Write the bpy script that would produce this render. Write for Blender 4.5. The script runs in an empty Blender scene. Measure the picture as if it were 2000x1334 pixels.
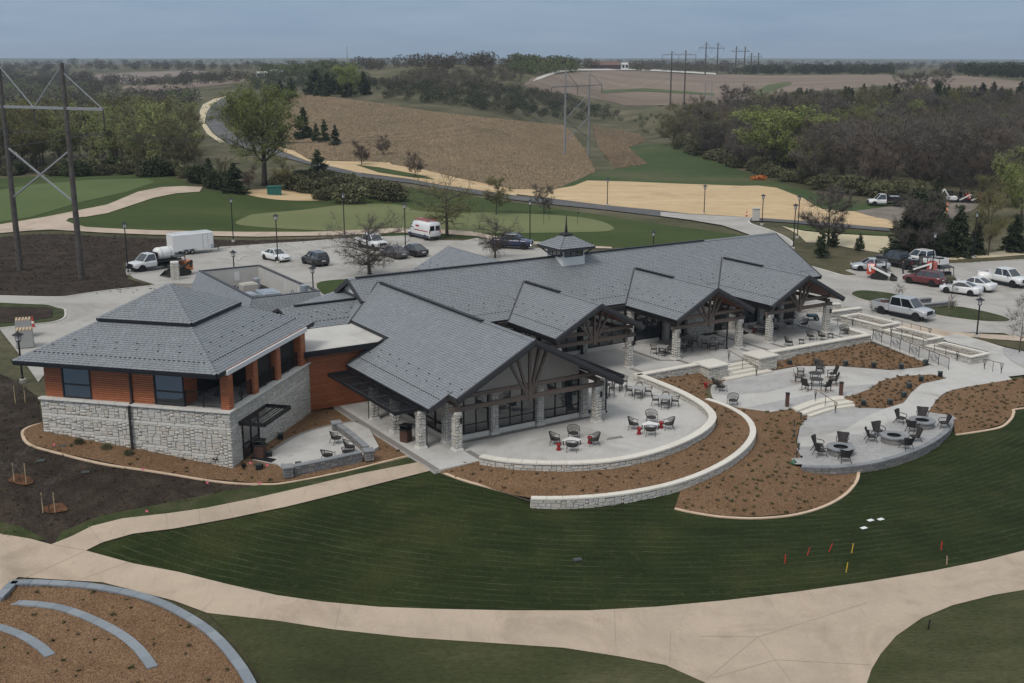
import bpy, bmesh, math, random
import numpy as np
from mathutils import Vector, Matrix
from mathutils.geometry import delaunay_2d_cdt
random.seed(7); np.random.seed(7)
sc = bpy.context.scene
col = sc.collection
# ------------------------------------------------------------------ camera
FPX, HOR, CAMZ = 2205.0, 115.0, 25.0
PITCH = math.atan((667 - HOR) / FPX)
cam_d = bpy.data.cameras.new('camera'); cam = bpy.data.objects.new('camera', cam_d); col.objects.link(cam)
cam_d.sensor_width = 36.0; cam_d.lens = FPX * 36 / 2000; cam_d.clip_end = 40000; cam_d.clip_start = 0.5
cam.location = (0, 0, CAMZ); cam.rotation_euler = (math.pi / 2 - PITCH, 0, 0)
sc.camera = cam
# ------------------------------------------------------------------ world, sun, exposure
SUN_EL, SUN_AZ = math.radians(52), math.radians(215)      # azimuth measured clockwise from +Y
world = bpy.data.worlds.new('World'); sc.world = world; world.use_nodes = True
wn, wl = world.node_tree.nodes, world.node_tree.links
wn.clear()
w_out = wn.new('ShaderNodeOutputWorld'); w_bg = wn.new('ShaderNodeBackground')
sky = wn.new('ShaderNodeTexSky'); sky.sky_type = 'NISHITA'; sky.sun_disc = False
sky.sun_elevation = SUN_EL; sky.sun_rotation = SUN_AZ; sky.air_density = 1.0; sky.dust_density = 3.0; sky.ozone_density = 2.0
geo = wn.new('ShaderNodeNewGeometry') if False else wn.new('ShaderNodeTexCoord')
sep = wn.new('ShaderNodeSeparateXYZ'); wl.new(geo.outputs['Generated'], sep.inputs[0])
# layer of stratus: noise on the plane where the view ray meets the cloud base
mx = wn.new('ShaderNodeMath'); mx.operation = 'MAXIMUM'; mx.inputs[1].default_value = 0.0; wl.new(sep.outputs[2], mx.inputs[0])
ad = wn.new('ShaderNodeMath'); ad.operation = 'ADD'; ad.inputs[1].default_value = 0.10; wl.new(mx.outputs[0], ad.inputs[0])
dx = wn.new('ShaderNodeMath'); dx.operation = 'DIVIDE'; wl.new(sep.outputs[0], dx.inputs[0]); wl.new(ad.outputs[0], dx.inputs[1])
dy = wn.new('ShaderNodeMath'); dy.operation = 'DIVIDE'; wl.new(sep.outputs[1], dy.inputs[0]); wl.new(ad.outputs[0], dy.inputs[1])
cmb = wn.new('ShaderNodeCombineXYZ'); wl.new(dx.outputs[0], cmb.inputs[0]); wl.new(dy.outputs[0], cmb.inputs[1])
nz = wn.new('ShaderNodeTexNoise'); nz.inputs['Scale'].default_value = 0.9; nz.inputs['Detail'].default_value = 6; nz.inputs['Roughness'].default_value = 0.55
wl.new(cmb.outputs[0], nz.inputs['Vector'])
rp = wn.new('ShaderNodeValToRGB'); rp.color_ramp.elements[0].position = 0.30; rp.color_ramp.elements[1].position = 0.72
rp.color_ramp.elements[0].color = (1.72, 2.45, 3.42, 1); rp.color_ramp.elements[1].color = (2.3, 3.0, 3.85, 1)
wl.new(nz.outputs['Fac'], rp.inputs[0])
mixw = wn.new('ShaderNodeMixRGB'); mixw.inputs[0].default_value = 0.93
wl.new(sky.outputs[0], mixw.inputs[1]); wl.new(rp.outputs[0], mixw.inputs[2])
# an overcast sky brightens and whitens towards the zenith
zr = wn.new('ShaderNodeValToRGB'); zr.color_ramp.elements[0].position = 0.05; zr.color_ramp.elements[1].position = 0.9
zr.color_ramp.elements[0].color = (1, 1, 1, 1); zr.color_ramp.elements[1].color = (2.6, 1.98, 1.53, 1); wl.new(mx.outputs[0], zr.inputs[0])
mz = wn.new('ShaderNodeMixRGB'); mz.blend_type = 'MULTIPLY'; mz.inputs[0].default_value = 1.0; wl.new(mixw.outputs[0], mz.inputs[1]); wl.new(zr.outputs[0], mz.inputs[2])
wl.new(mz.outputs[0], w_bg.inputs[0]); w_bg.inputs[1].default_value = 0.11
wl.new(w_bg.outputs[0], w_out.inputs[0])
sun_d = bpy.data.lights.new('sun', 'SUN'); sun_d.energy = 1.5; sun_d.angle = math.radians(20); sun_d.color = (1.0, 0.97, 0.92)
sun = bpy.data.objects.new('sun', sun_d); col.objects.link(sun); sun.location = (0, 0, 80)
sdir = Vector((math.sin(SUN_AZ) * math.cos(SUN_EL), math.cos(SUN_AZ) * math.cos(SUN_EL), math.sin(SUN_EL)))
sun.rotation_euler = sdir.to_track_quat('Z', 'Y').to_euler()
sc.view_settings.view_transform = 'Standard'; sc.view_settings.look = 'None'
sc.view_settings.exposure = 0.36; sc.view_settings.gamma = 1.0; sc.view_settings.use_curve_mapping = False
sc.render.engine = 'CYCLES'; sc.cycles.use_denoising = True
sc.cycles.max_bounces = 4; sc.cycles.diffuse_bounces = 2; sc.cycles.glossy_bounces = 2; sc.cycles.transparent_max_bounces = 12; sc.cycles.volume_bounces = 0
try: sc.cycles.denoiser = 'OPENIMAGEDENOISE'; sc.cycles.denoising_input_passes = 'RGB_ALBEDO_NORMAL'
except Exception: pass

# ------------------------------------------------------------------ helpers: pixels of the survey photo -> metres
def ray(px, py):
    a = (px - 1000) / FPX; b = -(py - 667) / FPX
    return (a, math.cos(PITCH) + b * math.sin(PITCH), -math.sin(PITCH) + b * math.cos(PITCH))
def P(px, py, z=0.0):
    d = ray(px, py); t = (z - CAMZ) / d[2]
    return Vector((d[0] * t, d[1] * t, z))

# terrain: thin-plate surface through surveyed spot heights (pixel, pixel, height) and (bearing pixel, 'd', distance, height)
SPOTS = [
 (320,500,0),(450,470,0),(700,470,0),(900,495,0),(640,560,0),(250,530,.1),(1020,480,0),(1250,490,-.2),(1450,452,-.5),
 (40,640,1.25),(0,600,1.2),(200,570,.6),(380,560,.3),(50,520,.5),(0,470,.8),(84,845,1.28),(20,760,1.4),(0,840,1.2),(200,868,.85),(330,893,.4),
 (455,920,-.10),(560,925,-.2),(640,905,-.2),(700,880,-.25),(840,918,-.22),(650,850,-.28),(700,835,-.28),(620,805,-.2),(700,790,-.3),(780,860,-.28),(560,870,-.2),(700,985,-.75),(500,1005,-.9),(300,960,-.1),(0,900,.9),(0,960,.2),(100,1050,-1.5),
 (0,1040,-1.4),(200,1100,-1.9),(0,1120,-2.0),(60,1165,-3.0),(300,1205,-3.0),(150,1175,-3.0),(370,1260,-3.1),(0,1334,-3.9),(300,1334,-3.5),(460,1334,-3.1),(420,1275,-3.0),(150,1250,-3.3),(0,1195,-3.2),(230,1300,-3.4),(30,1290,-3.7),(530,1334,-2.65),(300,1130,-2.1),(500,1200,-2.25),(700,1210,-2.3),(1000,1240,-2.35),
 (1000,1334,-2.7),(1400,1334,-2.7),(1500,1200,-2.3),(1700,1190,-2.2),(2000,1110,-2.0),(2000,1334,-2.5),(1800,1334,-2.6),
 (870,930,-.25),(960,965,-.65),(1040,985,-.95),(1200,998,-1.1),(1330,995,-1.2),(900,1050,-1.3),(1100,1080,-1.6),(1300,1090,-1.75),(1600,1050,-1.8),(1900,950,-1.7),(2000,850,-1.4),
 (1670,930,-1.7),(1600,985,-1.65),(1500,1012,-1.5),(1800,900,-1.8),(1860,850,-1.6),(1640,930,-1.75),
 (1000,860,-.3),(1200,840,-.3),(1350,850,-.5),(1420,840,-.7),(1000,740,-.3),(1300,680,-.3),(1500,650,-.4),(1450,760,-1.0),(1600,740,-1.0),(1700,800,-1.45),(1800,740,-1.25),
 (1900,770,-1.15),(1980,740,-1.05),(1640,600,-.6),(1700,560,-.8),(1900,600,-.9),(1980,560,-.9),(1760,630,-.9),(1950,680,-.9),(2000,700,-.9),(1800,500,-.7),(1650,520,-.5),
 (300,420,1.5),(200,390,2.4),(0,400,2.5),(350,347,3.6),(150,350,3.0),(540,385,1.6),(800,430,.5),(700,400,.9),(1000,400,.5),(1200,430,.2),(1350,440,-.2),
 (650,330,1),(800,350,.5),(1000,375,.3),(1200,410,-.2),(1400,430,-.4),(1300,380,0),(1600,400,-.6),(1500,370,-.3),(1300,320,-2.2),(1140,300,-5),(1400,345,-1.5),
 (700,300,2),(800,255,5),(900,205,8.5),(700,188,10.5),(600,196,9),(1000,330,.3),(1090,265,-2.5),(1000,250,3),(1000,215,6),(1150,222,-2),(1250,250,-5),(1220,205,0),
 (1309,205,3.7),(1150,150,14),(1180,137,17),(1050,160,13),(1385,142,12.6),(1600,158,11),(1900,155,13),(1500,200,4),(1300,282,-4),(1450,340,-1.5),(1800,410,-1.2),(2000,430,-1.5),
 (2000,260,-1),(1760,185,9),(1700,260,1),(1950,320,-2),(100,340,.5),(300,335,.5),(420,290,.3),(432,200,3.5),(300,172,5.5),(100,155,7),(0,250,1.5),(520,270,1.5),
 (0,'d',2600,11),(250,'d',2600,15),(500,'d',2600,11),(750,'d',2600,13),(1000,'d',2600,10),(1250,'d',2600,15),(1500,'d',2600,11),(1750,'d',2600,12),(2000,'d',2600,10),
 (0,'d',4200,6),(400,'d',4200,12),(800,'d',4200,5),(1200,'d',4200,10),(1600,'d',4200,5),(2000,'d',4200,9),
 (0,'d',7000,30),(300,'d',7000,27),(700,'d',7000,31),(1000,'d',7000,27),(1400,'d',7000,29),(1700,'d',7000,24),(2000,'d',7000,20),
 (0,'d',12000,10),(1000,'d',12000,10),(2000,'d',12000,10)]
def _skey(x, y):
    y = np.maximum(y, 30.0)
    return np.stack([6.0 * np.clip(x / y, -.62, .62), 3.0 * np.log(np.minimum(y, 12000.0))], -1)
_c, _z = [], []
for s in SPOTS:
    if s[1] == 'd':
        d = ray(s[0], 667); _c.append((d[0] / d[1] * s[2], s[2])); _z.append(s[3])
    else:
        q = P(*s); _c.append((q.x, q.y)); _z.append(s[2])
_c = np.array(_c); _K = _skey(_c[:, 0], _c[:, 1]); _z = np.array(_z)
def _phi(r2): return 0.5 * r2 * np.log(r2 + 1e-9)
_n = len(_z)
_A = np.zeros((_n + 3, _n + 3)); _r2 = ((_K[:, None] - _K[None]) ** 2).sum(-1)
_A[:_n, :_n] = _phi(_r2) + np.eye(_n) * 0.002
_A[:_n, _n] = 1; _A[:_n, _n + 1:] = _K; _A[_n, :_n] = 1; _A[_n + 1:, :_n] = _K.T
_w = np.linalg.solve(_A, np.r_[_z, 0, 0, 0])
def G_rbf(x, y):
    x = np.atleast_1d(np.asarray(x, float)); y = np.atleast_1d(np.asarray(y, float))
    k = _skey(x, y); out = np.empty(len(x))
    for i in range(0, len(x), 20000):
        kk = k[i:i + 20000]
        r2 = ((kk[:, None] - _K[None]) ** 2).sum(-1)
        out[i:i + 20000] = _phi(r2) @ _w[:_n] + _w[_n] + kk @ _w[_n + 1:]
    return out
R_EDGE = np.r_[np.linspace(-.80, -.50, 14)[:-1], np.linspace(-.50, .50, 400), np.linspace(.50, .80, 14)[1:]]
Y_ROW = np.exp(np.linspace(math.log(24), math.log(11500), 430))
_RR, _YY = np.meshgrid(R_EDGE, Y_ROW); _XX = _RR * _YY
_ZZ = G_rbf(_XX.ravel(), _YY.ravel()).reshape(_XX.shape)
_Rn, _Yn = len(R_EDGE), len(Y_ROW); _L0, _L1 = math.log(24), math.log(11500)
def G_arr(x, y):
    """height of the terrain, read from its own grid"""
    x = np.atleast_1d(np.asarray(x, float)); y = np.maximum(np.atleast_1d(np.asarray(y, float)), 24.01)
    u = np.clip(np.interp(x / y, R_EDGE, np.arange(_Rn)), 0, _Rn - 1.001); v = np.clip((np.log(y) - _L0) / (_L1 - _L0) * (_Yn - 1), 0, _Yn - 1.001)
    i = u.astype(int); j = v.astype(int); u = u - i; v = v - j
    return (_ZZ[j, i] * (1 - u) + _ZZ[j, i + 1] * u) * (1 - v) + (_ZZ[j + 1, i] * (1 - u) + _ZZ[j + 1, i + 1] * u) * v
def gz(x, y): return float(G_arr([x], [y])[0])
def GP_many(pts):
    """survey pixels -> points on the terrain, found by marching each sight line to the ground"""
    pts = np.asarray(pts, float)
    a = (pts[:, 0] - 1000) / FPX; b = -(pts[:, 1] - 667) / FPX
    D = np.stack([a, math.cos(PITCH) + b * math.sin(PITCH), -math.sin(PITCH) + b * math.cos(PITCH)], -1)
    D = D / D[:, 1:2]
    n = len(D); lo = np.full(n, 30.0); hit = np.zeros(n, bool); hi = np.full(n, 11000.0)
    ys = np.exp(np.linspace(math.log(30), math.log(11000), 240))
    prev = np.full(n, 30.0)
    for yv in ys:
        act = ~hit
        if not act.any(): break
        h = CAMZ + D[act, 2] * yv - G_arr(D[act, 0] * yv, np.full(act.sum(), yv))
        idx = np.where(act)[0]; below = idx[h < 0]
        hi[below] = yv; lo[below] = prev[below]; hit[below] = True
        prev[idx] = yv
    for _ in range(18):
        m = (lo + hi) / 2
        h = CAMZ + D[:, 2] * m - G_arr(D[:, 0] * m, m)
        lo = np.where(h > 0, m, lo); hi = np.where(h > 0, hi, m)
    m = (lo + hi) / 2
    return np.stack([D[:, 0] * m, m, G_arr(D[:, 0] * m, m)], -1)
def GP(px, py): return Vector(GP_many([(px, py)])[0])

# ------------------------------------------------------------------ helpers: objects
KIDS = {}
def link(o, parent=None):
    col.objects.link(o)
    if parent is not None: o.parent = parent; KIDS.setdefault(parent, []).append(o)
    return o
def empty(name, loc=(0, 0, 0), rz=0.0, parent=None):
    o = bpy.data.objects.new(name, None); o.empty_display_size = 0.2
    o.location = loc; o.rotation_euler = (0, 0, rz)
    return link(o, parent)
def tag(o, label=None, cat=None, group=None, kind=None):
    if label: o['label'] = label
    if cat: o['category'] = cat
    if group: o['group'] = group
    if kind: o['kind'] = kind
    return o
def copy_tree(o, parent=None):
    c = o.copy(); link(c, parent)
    for ch in KIDS.get(o, ()): copy_tree(ch, c)
    return c
class MB:
    """collects faces; build() makes ONE mesh object"""
    def __init__(s): s.v = []; s.f = []; s.m = []; s.T = None; s.sm = False
    def add(s, vs, fs, mi=0):
        n = len(s.v)
        if s.T is not None: vs = [s.T @ Vector(q) for q in vs]
        s.v.extend([tuple(q) for q in vs]); s.f.extend([tuple(i + n for i in q) for q in fs]); s.m.extend([mi] * len(fs))
    def poly(s, vs, mi=0): s.add(vs, [tuple(range(len(vs)))], mi)
    def box(s, x0, x1, y0, y1, z0, z1, mi=0):
        s.add([(x0,y0,z0),(x1,y0,z0),(x1,y1,z0),(x0,y1,z0),(x0,y0,z1),(x1,y0,z1),(x1,y1,z1),(x0,y1,z1)],
              [(0,3,2,1),(4,5,6,7),(0,1,5,4),(1,2,6,5),(2,3,7,6),(3,0,4,7)], mi)
    def cbox(s, c, sx, sy, sz, mi=0): s.box(c[0]-sx/2,c[0]+sx/2,c[1]-sy/2,c[1]+sy/2,c[2]-sz/2,c[2]+sz/2,mi)
    def bbox(s, x0, x1, y0, y1, z0, z1, b=0.02, mi=0):
        """box with chamfered vertical and top edges"""
        def ring(z, i): return [(x0+i,y0+b,z) if False else p for p in [(x0+b+i,y0+i,z),(x1-b-i,y0+i,z),(x1-i,y0+b+i,z),(x1-i,y1-b-i,z),(x1-b-i,y1-i,z),(x0+b+i,y1-i,z),(x0+i,y1-b-i,z),(x0+i,y0+b+i,z)]]
        vs = ring(z0,0)+ring(z1-b,0)+ring(z1,b*.7)
        fs = [tuple(range(7,-1,-1)), tuple(range(16,24))]
        for k in (0,8):
            for i in range(8): j=(i+1)%8; fs.append((k+i,k+j,k+8+j,k+8+i))
        s.add(vs, fs, mi)
    def beam(s, p, q, w, h, mi=0, up=(0,0,1)):
        """rectangular bar from p to q, w across, h along up"""
        p=Vector(p); q=Vector(q); d=(q-p).normalized(); u=Vector(up); x=d.cross(u)
        if x.length<1e-4: u=Vector((0,1,0)); x=d.cross(u)
        x.normalize(); u=x.cross(d).normalized(); x=x*w/2; u=u*h/2
        vs=[p-x-u,p+x-u,p+x+u,p-x+u,q-x-u,q+x-u,q+x+u,q-x+u]
        s.add(vs,[(3,2,1,0),(4,5,6,7),(0,1,5,4),(1,2,6,5),(2,3,7,6),(3,0,4,7)],mi)
    def tube(s, pts, r, n=6, mi=0, cap=True):
        pts=[Vector(p) for p in pts]; rs=r if isinstance(r,(list,tuple)) else [r]*len(pts)
        vs=[]; fs=[]; prev=None
        for i,p in enumerate(pts):
            d=(pts[min(i+1,len(pts)-1)]-pts[max(i-1,0)])
            if d.length<1e-9: d=Vector((0,0,1))
            d.normalize()
            if prev is None:
                a=d.orthogonal().normalized()
            else:
                a=(prev-d*prev.dot(d))
                a=a.normalized() if a.length>1e-6 else d.orthogonal().normalized()
            prev=a; b=d.cross(a)
            for k in range(n):
                t=2*math.pi*k/n; vs.append(p+(a*math.cos(t)+b*math.sin(t))*rs[i])
        for i in range(len(pts)-1):
            for k in range(n):
                j=(k+1)%n; fs.append((i*n+k,i*n+j,(i+1)*n+j,(i+1)*n+k))
        if cap: fs.append(tuple(range(n-1,-1,-1))); fs.append(tuple((len(pts)-1)*n+k for k in range(n)))
        s.add(vs,fs,mi)
    def cyl(s, c, r, z0, z1, n=12, mi=0, r2=None):
        r2=r if r2 is None else r2
        s.lathe(c,[(r,z0),(r2,z1)],n,mi)
    def lathe(s, c, prof, n=12, mi=0, caps=True):
        vs=[]; fs=[]
        for (r,z) in prof:
            for k in range(n):
                t=2*math.pi*k/n; vs.append((c[0]+r*math.cos(t),c[1]+r*math.sin(t),z))
        for i in range(len(prof)-1):
            for k in range(n):
                j=(k+1)%n; fs.append((i*n+k,i*n+j,(i+1)*n+j,(i+1)*n+k))
        if caps:
            fs.append(tuple(range(n-1,-1,-1))); fs.append(tuple((len(prof)-1)*n+k for k in range(n)))
        s.add(vs,fs,mi)
    def prism(s, poly, z0, z1, mi=0, mi_side=None):
        """upright prism over a plan polygon (counter-clockwise)"""
        n=len(poly); vs=[(p[0],p[1],z0) for p in poly]+[(p[0],p[1],z1) for p in poly]
        s.add(vs,[tuple(range(n,2*n))],mi); k=len(s.v)-2*n
        s.f.append(tuple(range(k+n-1,k-1,-1))); s.m.append(mi)
        for i in range(n):
            j=(i+1)%n; s.f.append((k+i,k+j,k+n+j,k+n+i)); s.m.append(mi if mi_side is None else mi_side)
    def mesh(s, name, mats):
        me=bpy.data.meshes.new(name); me.from_pydata(s.v,[],s.f)
        for m in (mats if isinstance(mats,(list,tuple)) else [mats]): me.materials.append(m)
        if any(s.m): me.polygons.foreach_set('material_index',s.m)
        if s.sm: me.polygons.foreach_set('use_smooth',[True]*len(s.f))
        me.update(); return me
    def build(s, name, mats, parent=None):
        return link(bpy.data.objects.new(name,s.mesh(name,mats)),parent)
def obj_from(name, me, parent=None, mat4=None):
    o=bpy.data.objects.new(name,me)
    if mat4 is not None: o.matrix_local=mat4
    return link(o,parent)
# ------------------------------------------------------------------ materials
MATS = {}
class NT:
    def __init__(s, name):
        s.mat = bpy.data.materials.new(name); s.mat.use_nodes = True
        s.n = s.mat.node_tree.nodes; s.l = s.mat.node_tree.links
        s.b = s.n['Principled BSDF']; s.tc = None
        MATS[name] = s.mat
    def new(s, t, **k):
        q = s.n.new(t)
        for a, v in k.items():
            if a in q.inputs.keys(): q.inputs[a].default_value = v
            else: setattr(q, a, v)
        return q
    def co(s, which='Object'):
        if s.tc is None: s.tc = s.n.new('ShaderNodeTexCoord')
        return s.tc.outputs[which]
    def pos(s):
        g = s.n.new('ShaderNodeNewGeometry'); return g.outputs['Position']
    def map(s, vec, scale=(1,1,1), rot=(0,0,0), loc=(0,0,0)):
        m = s.n.new('ShaderNodeMapping'); s.l.new(vec, m.inputs[0])
        m.inputs['Scale'].default_value = scale; m.inputs['Rotation'].default_value = rot; m.inputs['Location'].default_value = loc
        return m.outputs[0]
    def noise(s, vec, scale, detail=4, rough=.55, out='Fac', dist=0):
        q = s.n.new('ShaderNodeTexNoise'); q.inputs['Scale'].default_value = scale; q.inputs['Detail'].default_value = detail
        q.inputs['Roughness'].default_value = rough; q.inputs['Distortion'].default_value = dist
        if vec is not None: s.l.new(vec, q.inputs['Vector'])
        return q.outputs[out]
    def vor(s, vec, scale, feature='F1', out='Distance', rnd=1.0):
        q = s.n.new('ShaderNodeTexVoronoi'); q.feature = feature; q.inputs['Scale'].default_value = scale; q.inputs['Randomness'].default_value = rnd
        if vec is not None: s.l.new(vec, q.inputs['Vector'])
        return q.outputs[out]
    def ramp(s, fac, stops):
        q = s.n.new('ShaderNodeValToRGB'); r = q.color_ramp
        while len(r.elements) < len(stops): r.elements.new(0.5)
        for e, (p, c) in zip(r.elements, stops):
            e.position = p; e.color = (c, c, c, 1) if isinstance(c, (int, float)) else (*c, 1)
        s.l.new(fac, q.inputs[0]); return q.outputs[0]
    def mix(s, fac, a, b, mode='MIX'):
        q = s.n.new('ShaderNodeMixRGB'); q.blend_type = mode
        for i, v in ((0, fac), (1, a), (2, b)):
            if isinstance(v, (int, float)): q.inputs[i].default_value = v if i == 0 else (v, v, v, 1)
            elif isinstance(v, tuple): q.inputs[i].default_value = (*v, 1)
            else: s.l.new(v, q.inputs[i])
        return q.outputs[0]
    def math(s, op, a, b=None):
        q = s.n.new('ShaderNodeMath'); q.operation = op
        for i, v in ((0, a), (1, b)):
            if v is None: continue
            if isinstance(v, (int, float)): q.inputs[i].default_value = v
            else: s.l.new(v, q.inputs[i])
        return q.outputs[0]
    def rnd(s):
        g = s.n.new('ShaderNodeNewGeometry'); o = s.n.new('ShaderNodeObjectInfo')
        return s.math('FRACT', s.math('ADD', g.outputs['Random Per Island'], o.outputs['Random']))
    def color(s, c):
        if isinstance(c, tuple): s.b.inputs['Base Color'].default_value = (*c, 1)
        else: s.l.new(c, s.b.inputs['Base Color'])
        return s
    def rough(s, r):
        if isinstance(r, (int, float)): s.b.inputs['Roughness'].default_value = r
        else: s.l.new(r, s.b.inputs['Roughness'])
        return s
    def bump(s, h, strength=.5, dist=.02):
        q = s.n.new('ShaderNodeBump'); q.inputs['Strength'].default_value = strength; q.inputs['Distance'].default_value = dist
        s.l.new(h, q.inputs['Height']); s.l.new(q.outputs[0], s.b.inputs['Normal']); return s
    def set(s, **k):
        for a, v in k.items(): s.b.inputs[a.replace('_', ' ')].default_value = v
        return s
def plain(name, c, r=.6, metal=0.0, var=.12, scale=3.0, bump=0.0, spec=.4):
    t = NT(name); v = t.pos()
    n = t.noise(v, scale, 5)
    lo = tuple(x * (1 - var) for x in c); hi = tuple(min(1, x * (1 + var)) for x in c)
    t.color(t.ramp(n, [(.3, lo), (.7, hi)])).rough(r).set(Metallic=metal); t.b.inputs['Specular IOR Level'].default_value = spec
    if bump: t.bump(t.noise(v, scale * 8, 4), .6, bump)
    return t.mat
def piece(name, cols, r=.8, grain=6.0, gvar=.12, bump=.01, gscale=(1, 1, 1)):
    """material of separate pieces: each island / object draws its own tone"""
    t = NT(name); v = t.map(t.pos(), gscale); rn = t.rnd()
    k = len(cols); c = t.ramp(rn, [(i / max(1, k - 1), cc) for i, cc in enumerate(cols)])
    n = t.noise(v, grain, 6, .6); c = t.mix(1.0, c, t.ramp(n, [(.25, 1 - gvar), (.75, 1 + gvar)]), 'MULTIPLY')
    t.color(c).rough(r)
    if bump: t.bump(n, .8, bump)
    return t.mat
# --- ground covers
def ground_mat(name, stops, scale, detail=6, fine=None, fvar=.2, bump=.03, rough=.95, stretch=(1,1,1), big=None, bvar=.15):
    t = NT(name); v = t.map(t.pos(), stretch)
    c = t.ramp(t.noise(v, scale, detail, .6), stops)
    if fine: c = t.mix(1.0, c, t.ramp(t.noise(v, fine, 4, .7), [(.3, 1 - fvar), (.7, 1 + fvar)]), 'MULTIPLY')
    if big: c = t.mix(1.0, c, t.ramp(t.noise(t.pos(), big, 3), [(.3, 1 - bvar), (.7, 1 + bvar)]), 'MULTIPLY')
    t.color(c).rough(rough); t.b.inputs['Specular IOR Level'].default_value = .15
    if bump: t.bump(t.noise(v, fine or scale * 6, 4, .7), .8, bump)
    return t.mat
def m_lawn():
    t = NT('lawn_turf'); p = t.pos()
    c = t.ramp(t.noise(p, .22, 5, .6), [(.3, (.015, .022, .007)), (.5, (.021, .030, .009)), (.72, (.037, .042, .014))])
    # sod strips: seams along arcs round the terrace
    mv = t.map(p, (1, 1, 0), loc=(-6, -112, 0)); wv = t.new('ShaderNodeTexWave'); wv.wave_type = 'RINGS'; wv.rings_direction = 'Z'
    wv.inputs['Scale'].default_value = .58; wv.inputs['Distortion'].default_value = 1.6; wv.inputs['Detail'].default_value = 3; wv.inputs['Detail Scale'].default_value = 1.6; wv.inputs['Detail Roughness'].default_value = .6
    t.l.new(mv, wv.inputs['Vector'])
    seam = t.ramp(wv.outputs['Fac'], [(.90, 0.0), (1.0, 1.0)])
    seam = t.mix(1.0, seam, t.ramp(t.noise(p, .5, 4), [(.36, .05), (.62, .8)]), 'MULTIPLY')
    c = t.mix(seam, c, (.054, .064, .03))
    c = t.mix(1.0, c, t.ramp(t.noise(t.map(p, (.25, 1.6, 1), (0, 0, .12)), .8, 4, .6), [(.3, .82), (.7, 1.2)]), 'MULTIPLY')
    c = t.mix(t.ramp(t.noise(p, 1.7, 6, .65), [(.56, 0.0), (.76, .6)]), c, (.056, .061, .026))
    c = t.mix(1.0, c, t.ramp(t.noise(p, 9, 5, .75), [(.25, .5), (.75, 1.6)]), 'MULTIPLY')
    t.color(c).rough(.95).bump(t.noise(p, 14, 4, .8), 1.0, .05); t.b.inputs['Specular IOR Level'].default_value = .1
    return t.mat
def m_concrete(name, c, stain=(.5, .48, .45), sc_=.5, dark=.18):
    t = NT(name); p = t.pos()
    k = t.ramp(t.noise(p, sc_, 6, .6), [(.25, tuple(x * (1 - dark) for x in c)), (.55, c), (.8, tuple(min(1, x * 1.07) for x in c))])
    k = t.mix(t.ramp(t.noise(p, .16, 7, .68, dist=1.2), [(.50, 0.0), (.70, .75)]), k, tuple(x * s_ * 1.25 for x, s_ in zip(c, stain)))
    k = t.mix(1.0, k, t.ramp(t.noise(p, 7, 6, .7), [(.3, .93), (.7, 1.06)]), 'MULTIPLY')
    k = t.mix(t.ramp(t.noise(t.map(p, (1, .12, 1), (0, 0, .5)), 2.2, 5, .7), [(.58, 0.0), (.76, .45)]), k, tuple(x * .6 for x in c))
    t.color(k).rough(.85).bump(t.noise(p, 25, 3), .4, .006); return t.mat
def m_mulch():
    t = NT('wood_mulch'); p = t.pos()
    c = t.ramp(t.vor(p, 17, out='Color'), [(0, (.075, .044, .026)), (.45, (.175, .105, .058)), (1, (.30, .195, .115))])
    c = t.mix(t.ramp(t.noise(p, .35, 5, .6), [(.42, 0.0), (.66, .75)]), c, t.mix(1.0, c, (.80, .76, .70), 'MULTIPLY'))
    c = t.mix(t.ramp(t.noise(p, 30, 2), [(.66, 0.0), (.72, .8)]), c, (.42, .31, .22))
    t.color(c).rough(.95).bump(t.vor(p, 14), 1.0, .06); t.b.inputs['Specular IOR Level'].default_value = .1; return t.mat
def m_soil():
    t = NT('bare_soil'); p = t.pos()
    c = t.ramp(t.noise(p, .6, 6, .65), [(.25, (.024, .018, .014)), (.5, (.044, .034, .027)), (.8, (.085, .066, .05))])
    c = t.mix(1.0, c, t.ramp(t.noise(p, 6, 5, .7), [(.3, .6), (.7, 1.4)]), 'MULTIPLY')
    c = t.mix(t.ramp(t.noise(p, 5.0, 2), [(.70, 0.0), (.74, .5)]), c, (.12, .10, .085))
    t.color(c).rough(1.0).bump(t.noise(p, 3.2, 6, .7), 1.0, .22); t.b.inputs['Specular IOR Level'].default_value = .1; return t.mat
def m_erosion():
    t = NT('straw_blanket'); p = t.map(t.pos(), (1, 1, 1), (0, 0, -.16))
    w = t.new('ShaderNodeTexWave'); w.wave_type = 'BANDS'; w.bands_direction = 'Y'; w.inputs['Scale'].default_value = .05; w.inputs['Distortion'].default_value = 7; w.inputs['Detail'].default_value = 5; w.inputs['Detail Scale'].default_value = .25
    t.l.new(p, w.inputs['Vector'])
    c = t.ramp(t.noise(t.map(p, (.06, 1, 1)), .22, 5, .55), [(.25, (.45, .315, .17)), (.5, (.49, .36, .20)), (.75, (.54, .41, .245))])
    c = t.mix(1.0, c, t.ramp(t.noise(t.map(p, (.25, 1, 1)), 1.2, 6, .65), [(.3, .80), (.7, 1.13)]), 'MULTIPLY')
    c = t.mix(t.ramp(t.noise(p, .09, 5, .65), [(.55, 0.0), (.75, .7)]), c, (.34, .20, .11))
    t.color(c).rough(.95).bump(t.noise(p, 3, 4), .6, .06); return t.mat
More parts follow.
